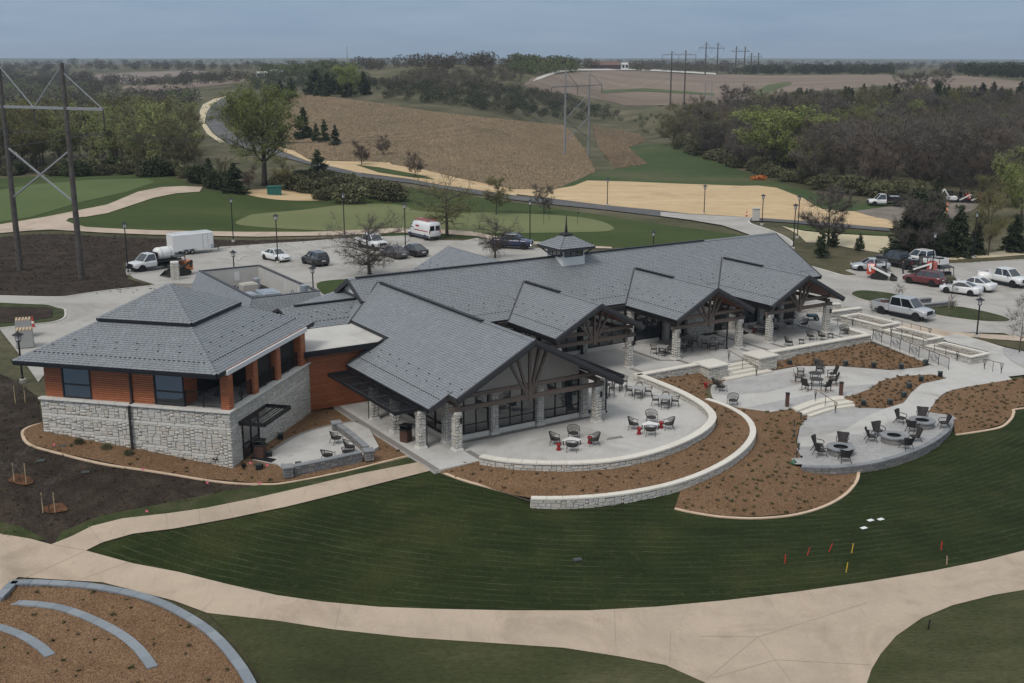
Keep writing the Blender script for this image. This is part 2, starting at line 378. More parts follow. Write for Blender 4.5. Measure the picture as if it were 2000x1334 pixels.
def m_prairie():
    t = NT('prairie_grass'); p = t.pos()
    c = t.ramp(t.noise(t.map(p, (1, .45, 1)), .028, 7, .62), [(.28, (.15, .125, .08)), (.45, (.215, .165, .108)), (.62, (.255, .188, .12)), (.8, (.23, .19, .132))])
    c = t.mix(1.0, c, t.ramp(t.noise(t.map(p, (1, .35, 1)), .35, 6, .75), [(.3, .82), (.7, 1.5)]), 'MULTIPLY')
    c = t.mix(t.ramp(t.noise(p, .045, 6, .7), [(.52, 0.0), (.68, .65)]), c, (.105, .10, .062))
    t.color(c).rough(1.0).bump(t.noise(p, .5, 6, .75), 1.0, 1.2); t.b.inputs['Specular IOR Level'].default_value = .05; return t.mat
def m_crop(name, a, b, rot):
    t = NT(name); p = t.map(t.pos(), (1, 1, 1), (0, 0, rot))
    c = t.ramp(t.noise(t.map(p, (.15, 1, 1)), .03, 6, .6), [(.3, a), (.7, b)])
    c = t.mix(1.0, c, t.ramp(t.noise(t.map(p, (.02, 1, 1)), .25, 4, .6), [(.3, .86), (.7, 1.12)]), 'MULTIPLY')
    t.color(c).rough(1.0); t.b.inputs['Specular IOR Level'].default_value = .05; return t.mat
M_LAWN = m_lawn()
M_ROUGH = ground_mat('rough_grass', [(.3, (.048, .050, .024)), (.5, (.085, .080, .044)), (.7, (.15, .128, .085))], .06, 7, 1.2, .3, .25, big=.01, bvar=.25)
M_GOLF = ground_mat('golf_rough', [(.3, (.034, .052, .014)), (.5, (.046, .066, .018)), (.75, (.066, .082, .027))], .12, 6, 3.5, .18, .05, stretch=(.35, 1, 1))
M_FAIR = ground_mat('fairway_turf', [(.3, (.075, .105, .038)), (.7, (.10, .128, .048))], .08, 5, 2.0, .08, .01, stretch=(.4, 1, 1))
M_GREEN = ground_mat('putting_turf', [(.3, (.125, .145, .062)), (.7, (.155, .165, .078))], .10, 5, 2.5, .07, .01, stretch=(.3, 1, 1))
M_VALLEY = ground_mat('spring_grass', [(.25, (.042, .060, .022)), (.5, (.046, .072, .024)), (.75, (.11, .10, .052))], .022, 7, .6, .22, .2)
M_DRYGR = ground_mat('weedy_grass', [(.3, (.05, .05, .025)), (.55, (.09, .08, .045)), (.8, (.13, .105, .07))], .35, 6, 4, .3, .08)
M_STRIP = ground_mat('thin_new_grass', [(.25, (.025, .038, .014)), (.5, (.042, .052, .02)), (.75, (.085, .075, .045))], .8, 6, 8, .3, .05)
M_LAWN2 = ground_mat('mown_turf', [(.25, (.028, .034, .013)), (.5, (.044, .050, .020)), (.75, (.085, .08, .042))], .22, 7, 7, .3, .04, stretch=(.45, 1, 1))
M_PATH = m_concrete('path_concrete', (.41, .33, .25), sc_=.35)
M_PATIO = m_concrete('patio_concrete', (.44, .43, .405), sc_=.6, dark=.12)
M_LOT = m_concrete('lot_concrete', (.36, .345, .315), sc_=.25)
M_KERB = m_concrete('kerb_concrete', (.50, .48, .44), sc_=1.2)
M_EDGE = m_concrete('edging_concrete', (.56, .42, .30), sc_=1.0)
M_TANWALK = m_concrete('walk_concrete', (.44, .355, .275), sc_=.3)
M_ASPH = ground_mat('asphalt', [(.3, (.085, .085, .088)), (.7, (.125, .122, .12))], .12, 6, 5, .12, .01, rough=.85)
M_GRAVEL = ground_mat('dirt_track', [(.3, (.13, .11, .09)), (.7, (.23, .20, .17))], .2, 6, 3, .25, .05)
M_MULCH = m_mulch(); M_SOIL = m_soil(); M_STRAW = m_erosion(); M_PRAIRIE = m_prairie()
M_STRAW2 = m_concrete('pale_straw', (.50, .43, .29), stain=(.55, .52, .42), sc_=.3)
M_CROP = m_crop('crop_stubble', (.16, .125, .10), (.235, .19, .155), .3)
M_CROP2 = m_crop('far_stubble', (.17, .14, .125), (.25, .21, .185), -.5)
M_FARGREEN = m_crop('winter_wheat', (.075, .095, .045), (.11, .125, .065), .8)
# --- building
M_SHING = piece('slate_shingle', [(.172, .189, .204), (.19, .207, .220), (.18, .197, .211), (.20, .217, .230), (.176, .192, .205)], .55, 1.5, .09, .003)
M_SHSHADE = plain('shingle_edge_shade', (.030, .032, .036), .8)  # shadow lines between shingle rows, put into the colour of the tile edges
M_DECK = plain('roof_underlay', (.028, .029, .032), .9)
M_STONE = piece('limestone_block', [(.40, .385, .345), (.47, .45, .41), (.43, .425, .40), (.50, .475, .42), (.42, .385, .33), (.54, .52, .475)], .85, 9, .16, .025)
M_MORTAR = plain('mortar', (.16, .15, .135), .95, scale=12)
M_BAND = piece('dressed_limestone', [(.50, .49, .455), (.56, .545, .50), (.52, .50, .46)], .8, 5, .07, .004)
M_CAP = piece('limestone_coping', [(.56, .53, .465), (.61, .58, .51), (.585, .56, .50)], .75, 4, .06, .004)
M_PLANK = piece('cedar_plank', [(.27, .084, .033), (.335, .108, .042), (.30, .096, .038), (.38, .13, .05)], .55, 7, .42, .003, gscale=(1, 1, 5))
M_BLACK = plain('black_metal', (.018, .018, .020), .45, .3, var=.15)
M_DARK = plain('dark_bronze', (.030, .029, .029), .5, .2, var=.15)
M_FASCIA = plain('dark_fascia', (.038, .038, .040), .5)
M_WHITE = plain('white_trim', (.62, .62, .61), .5, var=.04)
M_STUCCO = plain('stucco_panel', (.40, .375, .34), .9, var=.06, scale=1.0)
M_STUCCO2 = plain('pale_stucco', (.44, .43, .405), .9, var=.07, scale=.8)
M_TIMBER = piece('weathered_timber', [(.095, .072, .056), (.12, .092, .074), (.105, .080, .064)], .8, 4, .22, .004, gscale=(1, 1, 3))
M_SOFFIT = piece('cedar_soffit', [(.19, .072, .036), (.22, .085, .042), (.17, .064, .03)], .6, 4, .2, .003)
M_FLATROOF = m_concrete('membrane_roof', (.46, .45, .42), sc_=.4, dark=.12)
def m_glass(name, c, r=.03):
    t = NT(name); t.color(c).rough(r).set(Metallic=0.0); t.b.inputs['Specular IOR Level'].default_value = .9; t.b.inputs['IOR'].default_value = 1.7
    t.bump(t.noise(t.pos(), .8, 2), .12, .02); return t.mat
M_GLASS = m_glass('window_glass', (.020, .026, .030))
M_GLASSC = m_glass('car_glass', (.012, .015, .018), .05)
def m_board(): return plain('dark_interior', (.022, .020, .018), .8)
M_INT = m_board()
M_GALV = plain('galvanised_steel', (.42, .46, .50), .42, .7, var=.08)
M_BLOCK = piece('grey_block', [(.14, .14, .145), (.19, .185, .18), (.165, .155, .15), (.23, .215, .20)], .9, 9, .2, .012)
M_BLOCKCAP = piece('grey_block_cap', [(.17, .18, .19), (.20, .21, .22), (.22, .225, .23)], .85, 8, .1, .005)
M_BLUECAP = piece('bluestone_cap', [(.175, .20, .225), (.20, .225, .25), (.225, .25, .272)], .85, 6, .1, .005)
M_PAVER = piece('grey_paver', [(.29, .288, .285), (.31, .306, .30), (.335, .33, .32)], .9, 8, .12, .006)
M_BORDER = plain('paver_border', (.19, .175, .16), .9, scale=9)
M_STEP = piece('step_stone', [(.55, .52, .45), (.60, .565, .49)], .8, 5, .07, .004)
def m_flag():
    t = NT('flagstone'); p = t.pos()
    e = t.vor(p, 2.4, 'DISTANCE_TO_EDGE'); c = t.ramp(t.vor(p, 2.4, out='Color'), [(0, (.27, .265, .26)), (1, (.40, .39, .375))])
    c = t.mix(t.ramp(e, [(.02, 1.0), (.05, 0.0)]), c, (.10, .095, .09)); c = t.mix(1.0, c, t.ramp(t.noise(p, 8, 5), [(.3, .85), (.7, 1.12)]), 'MULTIPLY')
    t.color(c).rough(.85).bump(t.ramp(e, [(0, 0.0), (.05, 1.0)]), .7, .02); return t.mat
M_STAMP = m_concrete('stamped_concrete', (.36, .355, .345), sc_=.8, dark=.2)
# ------------------------------------------------------------------ terrain
def grid_mesh(name, X, Y, Z, mat):
    h, w = X.shape
    v = np.stack([X.ravel(), Y.ravel(), Z.ravel()], -1)
    idx = np.arange(h * w).reshape(h, w)
    f = np.stack([idx[:-1, :-1], idx[:-1, 1:], idx[1:, 1:], idx[1:, :-1]], -1).reshape(-1, 4)
    me = bpy.data.meshes.new(name); me.from_pydata(v.tolist(), [], f.tolist()); me.materials.append(mat)
    me.polygons.foreach_set('use_smooth', [True] * len(f)); me.update()
    return link(bpy.data.objects.new(name, me))
tag(grid_mesh('terrain', _XX, _YY, _ZZ, M_ROUGH), 'rolling grassy ground reaching to the horizon', 'ground', kind='structure')
_GX, _GY = _XX.ravel(), _YY.ravel()
def inside(poly, x, y):
    poly = np.asarray(poly); n = len(poly); r = np.zeros(len(x), bool); j = n - 1
    for i in range(n):
        xi, yi = poly[i]; xj, yj = poly[j]
        c = ((yi > y) != (yj > y)) & (x < (xj - xi) * (y - yi) / (yj - yi + 1e-12) + xi)
        r ^= c; j = i
    return r
def catmull(pts, n=6, closed=False):
    pts = [Vector(p) for p in pts]; out = []; m = len(pts)
    rng = range(m) if closed else range(m - 1)
    for i in rng:
        if closed: a, b, c, d = pts[(i - 1) % m], pts[i], pts[(i + 1) % m], pts[(i + 2) % m]
        else: a, b, c, d = pts[max(i - 1, 0)], pts[i], pts[i + 1], pts[min(i + 2, m - 1)]
        for k in range(n):
            t = k / n
            out.append(0.5 * ((2 * b) + (c - a) * t + (2 * a - 5 * b + 4 * c - d) * t * t + (3 * b - a - 3 * c + d) * t ** 3))
    if not closed: out.append(pts[-1])
    return out
def fill(xy, extra=None):
    """triangles of the polygon xy, with the extra points inside it as further vertices"""
    n = len(xy); vs = [Vector((float(p[0]), float(p[1]))) for p in xy]
    if extra is not None: vs += [Vector((float(p[0]), float(p[1]))) for p in extra]
    ov, oe, of, *_ = delaunay_2d_cdt(vs, [], [list(range(n))], 1, 1e-4)
    return [(p[0], p[1]) for p in ov], [tuple(f) for f in of]
def sheet(name, px, mat, k=1, smooth=0, kind='structure', label=None, cat=None, lift=0.0):
    """a ground cover draped on the terrain inside an outline given in survey pixels"""
    pts = [(p[0], p[1]) for p in px]
    if smooth: pts = [(q.x, q.y) for q in catmull([(p[0], p[1], 0) for p in pts], smooth, True)]
    else:
        d = []
        for i in range(len(pts)):
            a, b = pts[i], pts[(i + 1) % len(pts)]; m = max(1, int(math.hypot(b[0] - a[0], b[1] - a[1]) / 14))
            d += [(a[0] + (b[0] - a[0]) * t / m, a[1] + (b[1] - a[1]) * t / m) for t in range(m)]
        pts = d
    xy = GP_many(pts)[:, :2]
    bx0, by0 = xy.min(0); bx1, by1 = xy.max(0)
    m = (_GX > bx0) & (_GX < bx1) & (_GY > by0) & (_GY < by1); ii = np.where(m)[0]
    ii = ii[inside(xy, _GX[ii], _GY[ii])]
    v, f = fill(xy, np.stack([_GX[ii], _GY[ii]], -1))
    va = np.array(v); d = np.hypot(va[:, 0], va[:, 1])
    z = G_arr(va[:, 0], va[:, 1]) + .02 * k + d * 1.6e-4 * k + lift
    me = bpy.data.meshes.new(name); me.from_pydata(np.c_[va, z].tolist(), [], f); me.materials.append(mat)
    me.polygons.foreach_set('use_smooth', [True] * len(me.polygons)); me.update()
    o = link(bpy.data.objects.new(name, me))
    if len(me.polygons) and me.polygons[0].normal.z < 0: me.flip_normals()
    return tag(o, label, cat, kind=kind)
def world_px(pts): return [(v.x, v.y) for v in pts]

SIDE_L = [(100,1066),(140,1050),(180,1030),(240,1015),(330,1005),(400,995),(500,975),(600,952),(700,928),(822,904)]
SIDE_R = [(852,919),(760,942),(650,970),(560,992),(450,1015),(340,1035),(260,1045),(200,1062),(168,1078)]
LAWN_B = [(168,1078),(260,1103),(350,1120),(450,1145),(540,1165),(630,1178),(740,1188),(850,1192),(1000,1195),(1150,1195),(1280,1188),(1420,1175),(1560,1158),(1700,1138),(1820,1118),(1920,1098),(2000,1078),(2080,1055)]
# golf ground behind the car park
sheet('golf_rough', [(-80,352),(100,343),(250,341),(340,346),(390,370),(470,380),(560,382),(640,388),(690,352),(760,360),(850,374),(960,389),(1060,404),(1180,422),(1290,438),(1380,450),(1462,462),(1440,478),(1250,484),(1060,480),(960,470),(870,464),(700,460),(450,458),(160,448),(-80,458)], M_GOLF, 1)
sheet('fairway', [(-80,388),(0,372),(60,362),(180,352),(290,350),(302,357),(250,375),(150,398),(60,425),(-80,448)], M_FAIR, 2)
sheet('putting_green', [(460,436),(480,425),(500,419),(590,411),(668,401),(728,398.6),(785,402),(818,413),(890,417.5),(950,416),(1040,419),(1097,422),(1150,428),(1182,436),(1198,445),(1195,450),(1165,454),(1000,456.5),(850,456.5),(700,454),(560,448),(480,442)], M_GREEN, 2, smooth=4)
sheet('cart_path', [(-80,452),(0,440),(90,425),(135,416),(210,401),(270,376),(315,367),(360,365),(396,367),(390,376),(345,379),(300,388),(255,403),(210,418),(168,425),(135,428),(129,433),(144,439),(168,445),(240,449),(300,451.5),(480,454.5),(600,454.5),(665,452.5),(770,447.5),(803,447),(860,450),(920,453.5),(950,459.5),(985,467),(1030,472),(1135,481),(1195,484),(1195,487),(1135,486),(1030,478),(980,473),(930,463),(860,458),(780,456),(660,461),(500,464),(300,460),(200,456),(100,450),(60,452),(0,457),(-80,470)], M_TANWALK, 3)
sheet('planted_bank', [(-80,474),(0,464),(60,458),(100,457),(200,462),(300,466),(500,470),(690,464),(690,470),(560,480),(470,485),(440,487),(420,492),(325,490),(240,515),(250,545),(330,567),(250,575),(130,580),(0,582),(-80,584)], M_SOIL, 1)
sheet('car_park', [(310,497),(325,490),(430,484),(520,478),(600,473),(675,467),(770,463),(807,461),(850,470),(905,471),(930,466),(960,470),(990,478),(1060,487),(1110,497),(1180,490),(1300,482),(1300,520),(1000,560),(700,640),(560,620),(500,600),(380,600),(330,565),(262,545),(245,532),(250,520),(300,505)], M_LOT, 2)
sheet('lawn_patch', [(618,556),(660,548),(720,547),(745,560),(690,592),(640,582)], M_GOLF, 3, smooth=3)
sheet('service_drive', [(-80,578),(0,580),(120,581.5),(160,576),(210,569),(290,560),(350,552),(385,550),(420,600),(300,640),(120,690),(75,748),(35,690),(0,645),(-10,643),(30,638),(70,635),(108,630),(125,622),(127,606),(110,602),(95,597),(60,595),(-80,596)], M_LOT, 2)
sheet('drive_verge', [(-80,596),(60,596),(95,598),(110,603),(126,607),(126,621),(108,629),(70,634),(0,642),(-80,650)], M_STRIP, 3, smooth=2)
sheet('drive_soil', [(-80,601),(90,603),(103,606),(102,622),(60,629),(-80,641)], M_SOIL, 4)
sheet('asphalt_road', [(446,190),(432,194),(415,205),(405,220),(402,240),(418,262),(450,283),(524,303),(569,313),(659,337.5),(710,348),(800,358.5),(860,369),(920,379),(1010,392.5),(1100,403),(1162,409),(1290,424),(1350,432),(1400,436),(1470,434),(1490,433),(1550,437),(1650,446),(1736,453),(1740,447),(1650,439.5),(1550,431.5),(1478,427),(1410,422.5),(1350,419.5),(1275,411),(1175,402),(1087,391),(1010,384),(920,371),(860,363),(800,351.5),(710,341),(656,328.5),(599,316),(575,306),(524,289),(470,272),(448,258),(434,240),(430,222),(438,205),(452,194)], M_ASPH, 3)
sheet('entry_drive', [(1350,421),(1466,427),(1462,434),(1470,440),(1500,450),(1530,463),(1546,474),(1547,482),(1500,520),(1400,500),(1464,461),(1440,452),(1410,442),(1350,432),(1290,424),(1290,416)], M_LOT, 4)
sheet('straw_field', [(1000,371),(1082,370.5),(1120,364),(1147,353.5),(1225,355.5),(1320,359.5),(1450,364),(1480,363.5),(1516,367.5),(1542,377.5),(1568,387.5),(1590,401),(1606,409.5),(1670,414),(1700,423),(1744,432),(1744,447),(1650,439),(1550,431),(1478,426.5),(1410,422),(1350,419),(1275,410.5),(1175,401),(1087,390),(1040,384),(1000,379)], M_STRAW, 2)
sheet('straw_verge', [(524,281),(575,296),(604,313),(640,315),(760,318),(765,322),(830,333),(900,350),(1000,370),(1010,383),(920,370),(860,362),(800,350.5),(700,338),(655,327.5),(599,315),(570,303),(524,287)], M_STRAW, 2)
sheet('verge_grass', [(695,323),(740,328),(830,345),(850,352),(800,347),(740,338)], M_GOLF, 3)
sheet('straw_shoulder', [(396,205),(418,194),(440,189),(446,189),(431,194),(414,205),(404,220),(400,240),(416,262),(440,279),(430,280),(404,262),(390,238),(390,218)], M_STRAW2, 2)
sheet('straw_patch', [(470,374),(500,371),(550,370),(590,376),(640,391),(600,393),(540,391),(490,383)], M_STRAW, 2, smooth=3)
sheet('pale_straw_slope', [(1526,442),(1542,446),(1570,452),(1598,455),(1640,458),(1734,463),(1740,480),(1742,490),(1776,498),(1840,506),(1888,501),(1952,492),(2000,480),(2080,470),(2080,494),(2000,499),(1936,504),(1840,511),(1792,505),(1744,499),(1686,490),(1642,482),(1610,476),(1574,474),(1562,462),(1546,452)], M_STRAW2, 2)
sheet('slope_grass', [(1526,441),(1570,442),(1640,450),(1740,458),(1738,463),(1640,457),(1570,451),(1540,446)], M_GOLF, 3)
sheet('weedy_bank', [(1545,478),(1575,474),(1610,477),(1686,491),(1744,500),(1800,508),(1880,506),(1960,503),(2080,496),(2080,503),(1990,508),(1900,514),(1840,517),(1760,513),(1735,512),(1700,520),(1648,529),(1672,534),(1680,540),(1650,541),(1585,524),(1530,500)], M_DRYGR, 2)
sheet('right_car_park', [(1585,523),(1650,541),(1680,541),(1650,529),(1700,519),(1740,511),(1840,516),(1900,513),(2080,502),(2080,690),(1960,652),(1860,650),(1790,652),(1720,655),(1640,640),(1560,620),(1540,560),(1500,520)], M_LOT, 2)
sheet('island_grass', [(1663,577),(1675,572),(1700,572),(1740,577),(1790,588),(1840,600),(1880,604),(1920,612),(1955,621),(1971,628),(1965,632),(1930,632),(1880,627),(1830,619),(1780,608),(1730,598),(1690,590),(1670,583)], M_STRIP, 4, smooth=3, lift=.1)
sheet('entrance_sidewalk', [(1757,634),(1800,640),(1860,650),(1930,655),(2080,663),(2080,674),(1960,666),(1900,661),(1860,656),(1850,662),(1790,652),(1760,645)], M_TANWALK, 3)
sheet('sidewalk_verge', [(1893,661),(1912,662),(1960,668),(2080,677),(2080,704),(2000,689),(1950,676)], M_DRYGR, 4)
sheet('entrance_plaza', [(1836,662),(1860,655),(1880,657),(1960,681),(2000,691),(2080,704),(2080,752),(2000,735),(1975,738),(1900,742),(1870,735),(1925,705),(1930,690),(1850,670)], M_PATIO, 4)
sheet('stamped_plaza', [(1958,681),(2000,690.5),(2080,704),(2080,738),(2000,722),(1975,708),(1960,694)], M_STAMP, 5)
# front of the building
sheet('front_lawn', SIDE_R + LAWN_B + [(2080,740),(1990,790),(1860,780),(1500,880),(1040,960),(870,915)], M_LAWN, 1)
sheet('planting_soil', [(-80,690),(20,740),(75,775),(82,828),(48,838),(42,850),(60,872),(130,892),(240,915),(400,940),(500,950),(430,970),(330,990),(240,1005),(180,1020),(106,1064),(60,1053),(-80,1040)], M_SOIL, 1)
sheet('corner_grass', [(-80,1028),(0,1020),(40,1030),(92,1056),(60,1058),(-80,1048)], M_STRIP, 2)
sheet('path_verge', [(500,950),(640,930),(800,895),(832,902),(700,927),(600,951),(500,974),(400,994),(330,1004),(240,1014),(180,1029),(106,1065),(120,1040),(200,1008),(330,983),(430,963)], M_STRIP, 2)
sheet('concrete_path', [(-80,1035),(0,1045),(60,1055)] + SIDE_L + SIDE_R + LAWN_B[1:] + [(2080,1135),(2000,1155),(1940,1165),(1860,1185),(1800,1210),(1750,1245),(1720,1280),(1702,1310),(1692,1340),(1690,1420),(1420,1420),(1390,1342),(1300,1302),(1210,1285),(1100,1268),(950,1258),(800,1248),(650,1232),(540,1215),(405,1200),(340,1176),(200,1140),(36,1130),(-80,1230)], M_PATH, 3)
sheet('lower_lawn', [(402,1194),(540,1209),(650,1226),(800,1242),(950,1252),(1100,1262),(1210,1279),(1304,1296),(1396,1338),(1420,1420),(500,1420),(512,1334),(470,1262)], M_LAWN2, 2)
sheet('corner_lawn', [(2080,1130),(2000,1149),(1940,1159),(1860,1179),(1796,1204),(1744,1239),(1712,1276),(1696,1308),(1685,1340),(1680,1420),(2080,1420)], M_LAWN2, 2)
sheet('pavilion_bed', [(82,828),(60,836),(48,842),(46,852),(62,870),(130,889),(240,912),(400,937),(500,946),(560,943),(650,926),(760,900),(806,889),(735,845),(668,802),(600,795),(450,900),(240,860),(100,820)], M_MULCH, 3)
# fields
sheet('prairie_field', [(566,192),(590,185),(650,190),(740,202),(800,212),(890,224),(980,233),(1100,245),(1120,262),(1140,290),(1158,325),(1163,336),(1125,353),(1082,370),(1000,371),(900,350),(830,333),(765,321),(700,315),(640,313),(600,310),(560,288),(545,240)], M_PRAIRIE, 1)
sheet('prairie_strip', [(1157,246),(1200,252),(1250,262),(1260,275),(1228,287),(1240,300),(1265,320),(1200,330),(1168,285)], M_PRAIRIE, 1)
sheet('valley_grass', [(1163,337),(1200,331),(1265,321),(1240,300),(1228,287),(1300,280),(1380,310),(1480,345),(1600,380),(1680,395),(1790,398),(1790,420),(1690,415),(1606,408),(1590,400),(1568,387),(1542,377),(1516,367),(1480,363),(1455,364),(1320,359),(1225,355),(1147,353),(1120,364),(1090,370),(1125,353)], M_VALLEY, 1)
sheet('dirt_track', [(1670,413),(1710,408),(1760,400),(1850,396),(1920,396),(1900,412),(1850,430),(1750,433),(1700,424)], M_GRAVEL, 2)
sheet('hill_field', [(1030,175),(1022,165),(1040,152),(1100,144),(1180,138),(1260,139),(1350,146),(1430,146),(1500,148),(1600,147),(1740,146),(1750,165),(1600,178),(1480,190),(1400,203),(1300,206),(1220,206),(1180,196),(1120,186)], M_CROP, 1)
sheet('ridge_field', [(1750,152),(1800,152),(1880,148),(2000,160),(2080,165),(2080,178),(1900,174),(1750,170)], M_CROP, 1)
sheet('wheat_strip', [(1466,186),(1500,166),(1540,160),(1548,164),(1520,174),(1490,188)], M_FARGREEN, 2)
sheet('field_grass', [(1175,177),(1260,173),(1330,178),(1395,183),(1395,187),(1320,183),(1250,179),(1175,183)], M_FARGREEN, 2)
sheet('tan_field', [(140,150),(250,142),(360,138),(425,141),(330,152),(262,163),(200,161)], M_CROP2, 1)
sheet('west_field', [(240,168),(330,164),(480,154),(472,162),(330,176),(240,180)], M_CROP, 1)
# ------------------------------------------------------------------ stone, shingle and plank pieces
CAMV = Vector((0, 0, CAMZ))
def unit_stone():
    m = MB(); i = .055
    m.add([(0,0,0),(1,0,0),(1,0,1),(0,0,1),(i,-1,i),(1-i,-1,i*1.2),(1-i*1.2,-1,1-i),(i*.8,-1,1-i*1.1)], [(4,5,6,7),(0,1,5,4),(1,2,6,5),(2,3,7,6),(3,0,4,7)])
    return m
def unit_tile():
    m = MB()
    m.add([(0,0,1),(1,0,1),(1,1.12,.15),(0,1.12,.15),(0,0,0),(1,0,0),(1,1.12,0),(0,1.12,0)], [(0,1,2,3)], 0)
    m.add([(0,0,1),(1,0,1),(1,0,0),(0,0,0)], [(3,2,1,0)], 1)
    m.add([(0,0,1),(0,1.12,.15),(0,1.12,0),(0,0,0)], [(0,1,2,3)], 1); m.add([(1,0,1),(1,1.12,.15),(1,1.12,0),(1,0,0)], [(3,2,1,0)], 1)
    return m
def unit_block(ch=.04):
    m = MB(); m.bbox(0,1,0,1,0,1,ch); return m
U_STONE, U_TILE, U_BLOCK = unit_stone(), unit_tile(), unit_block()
_shared = {}
def shared(unit, name, mats):
    k = (id(unit), tuple(m.name for m in (mats if isinstance(mats, (list, tuple)) else [mats])))
    if k not in _shared: _shared[k] = unit.mesh(name, mats)
    return _shared[k]
def joined(name, unit, mats4, mats, parent):
    """all the pieces that are not built singly, as one mesh"""
    if not mats4: return None
    uv = np.array([(*v, 1.0) for v in unit.v]); nv = len(uv)
    T = np.array([np.array(m) for m in mats4])
    V = np.einsum('nij,vj->nvi', T, uv)[..., :3].reshape(-1, 3)
    sizes = [len(f) for f in unit.f]; loops = np.concatenate([np.array(f) for f in unit.f])
    n = len(mats4); L = (loops[None] + (np.arange(n) * nv)[:, None]).ravel()
    st = np.cumsum([0] + sizes[:-1]); S = (st[None] + (np.arange(n) * len(loops))[:, None]).ravel()
    me = bpy.data.meshes.new(name); me.vertices.add(len(V)); me.vertices.foreach_set('co', V.ravel())
    me.loops.add(len(L)); me.loops.foreach_set('vertex_index', L.astype(np.int32))
    me.polygons.add(len(S)); me.polygons.foreach_set('loop_start', S.astype(np.int32))
    try: me.polygons.foreach_set('loop_total', np.tile(sizes, n).astype(np.int32))
    except Exception: pass
    for m in (mats if isinstance(mats, (list, tuple)) else [mats]): me.materials.append(m)
    me.polygons.foreach_set('material_index', np.tile(unit.m, n).astype(np.int32))
    me.update(calc_edges=True); me.validate()
    o = link(bpy.data.objects.new(name, me), parent); o['kind'] = 'stuff'; return o
class Pieces:
    """pieces of one thing; the ones that show largest become objects of their own"""
    def __init__(s, name, unit, mats, root, limit=300, rest=None):
        s.name, s.unit, s.mats, s.root, s.limit = name, unit, mats, root, limit; s.rest = rest or (name + '_field'); s.lst = []
    def add(s, mat4, parent): s.lst.append((mat4, parent))
    def emit(s):
        if s.root is not None: RM = Matrix.Translation(s.root.location) @ s.root.rotation_euler.to_matrix().to_4x4()
        else: RM = Matrix.Identity(4)
        sc_ = []
        for i, (m, p) in enumerate(s.lst):
            c = RM @ m @ Vector((.5, 0, .5)); x = (m.col[0].to_3d().length) * max(m.col[2].to_3d().length, m.col[1].to_3d().length)
            sc_.append((x / ((c - CAMV).length ** 2), i))
        sc_.sort(reverse=True); ind = set(i for _, i in sc_[:s.limit])
        me = shared(s.unit, s.name, s.mats); groups = {}
        for i, (m, p) in enumerate(s.lst):
            if i in ind: obj_from(s.name, me, p, m)
            else: groups.setdefault(p, []).append(m)
        for p, l in groups.items(): joined(s.rest, s.unit, l, s.mats, p)
def M4(o, x, y, z):
    return Matrix(((x[0], y[0], z[0], o[0]), (x[1], y[1], z[1], o[1]), (x[2], y[2], z[2], o[2]), (0, 0, 0, 1)))
def ashlar(L, H, rng, cw=.15, ch=.105, bands=(), ground=None, top=None, hole=None, wmax=5, hmax=3):
    """random coursed rubble: rectangles (s0, s1, h0, h1, is_band)"""
    nx, ny = max(1, round(L / cw)), max(1, round(H / ch)); cw, ch = L / nx, H / ny
    occ = np.zeros((ny, nx), bool); out = []
    for j in range(ny):
        for i in range(nx):
            s, h = (i + .5) * cw, (j + .5) * ch
            if ground and h + ch * .4 < ground(s): occ[j, i] = True
            if top and h - ch * .4 > top(s): occ[j, i] = True
            if hole and any(a <= s <= b and c <= h <= d for a, b, c, d in hole): occ[j, i] = True
    for (s0, s1, h0, h1, bl) in bands:
        j0, j1 = int(round(h0 / ch)), int(round(h1 / ch)); i0, i1 = int(round(s0 / cw)), int(round(s1 / cw)); st = max(2, int(round(bl / cw))); i = i0
        while i < i1:
            e = min(i + st, i1)
            if not occ[j0:j1, i:e].any(): occ[j0:j1, i:e] = True; out.append((i * cw, e * cw, j0 * ch, j1 * ch, True))
            i = e
    for j in range(ny):
        for i in range(nx):
            if occ[j, i]: continue
            w = rng.choice([2, 2, 3, 3, 4, wmax]); h = rng.choice([1, 2, 2, 2, hmax])
            if h == hmax: w = min(w, 4)
            e = i
            while e < nx and e - i < w and not occ[j, e]: e += 1
            if 0 < nx - e < 2 and not occ[j, e:].any(): e = nx
            f = j
            while f < ny and f - j < h and not occ[f, i:e].any(): f += 1
            occ[j:f, i:e] = True; out.append((i * cw, e * cw, j * ch, f * ch, False))
    return out
def stone_face(P_, B_, part, frame, rects, rng, joint=.011):
    """frame(s, h) -> (point on the wall plane, tangent, outward)"""
    for (s0, s1, h0, h1, band) in rects:
        o, t, n = frame(s0 + joint, h0 + joint); o2, _, _ = frame(s1 - joint, h0 + joint)
        t = (o2 - o); w = t.length
        if w < .02: continue
        d = .03 if band else rng.uniform(.028, .06)
        (B_ if band else P_).add(M4(o, t, -n * d, Vector((0, 0, h1 - h0 - 2 * joint))), part)
def line_frame(p, q, n):
    p = Vector(p); q = Vector(q); d = (q - p).normalized(); n = Vector(n)
    return lambda s, h: (p + d * s + Vector((0, 0, h)), d, n)
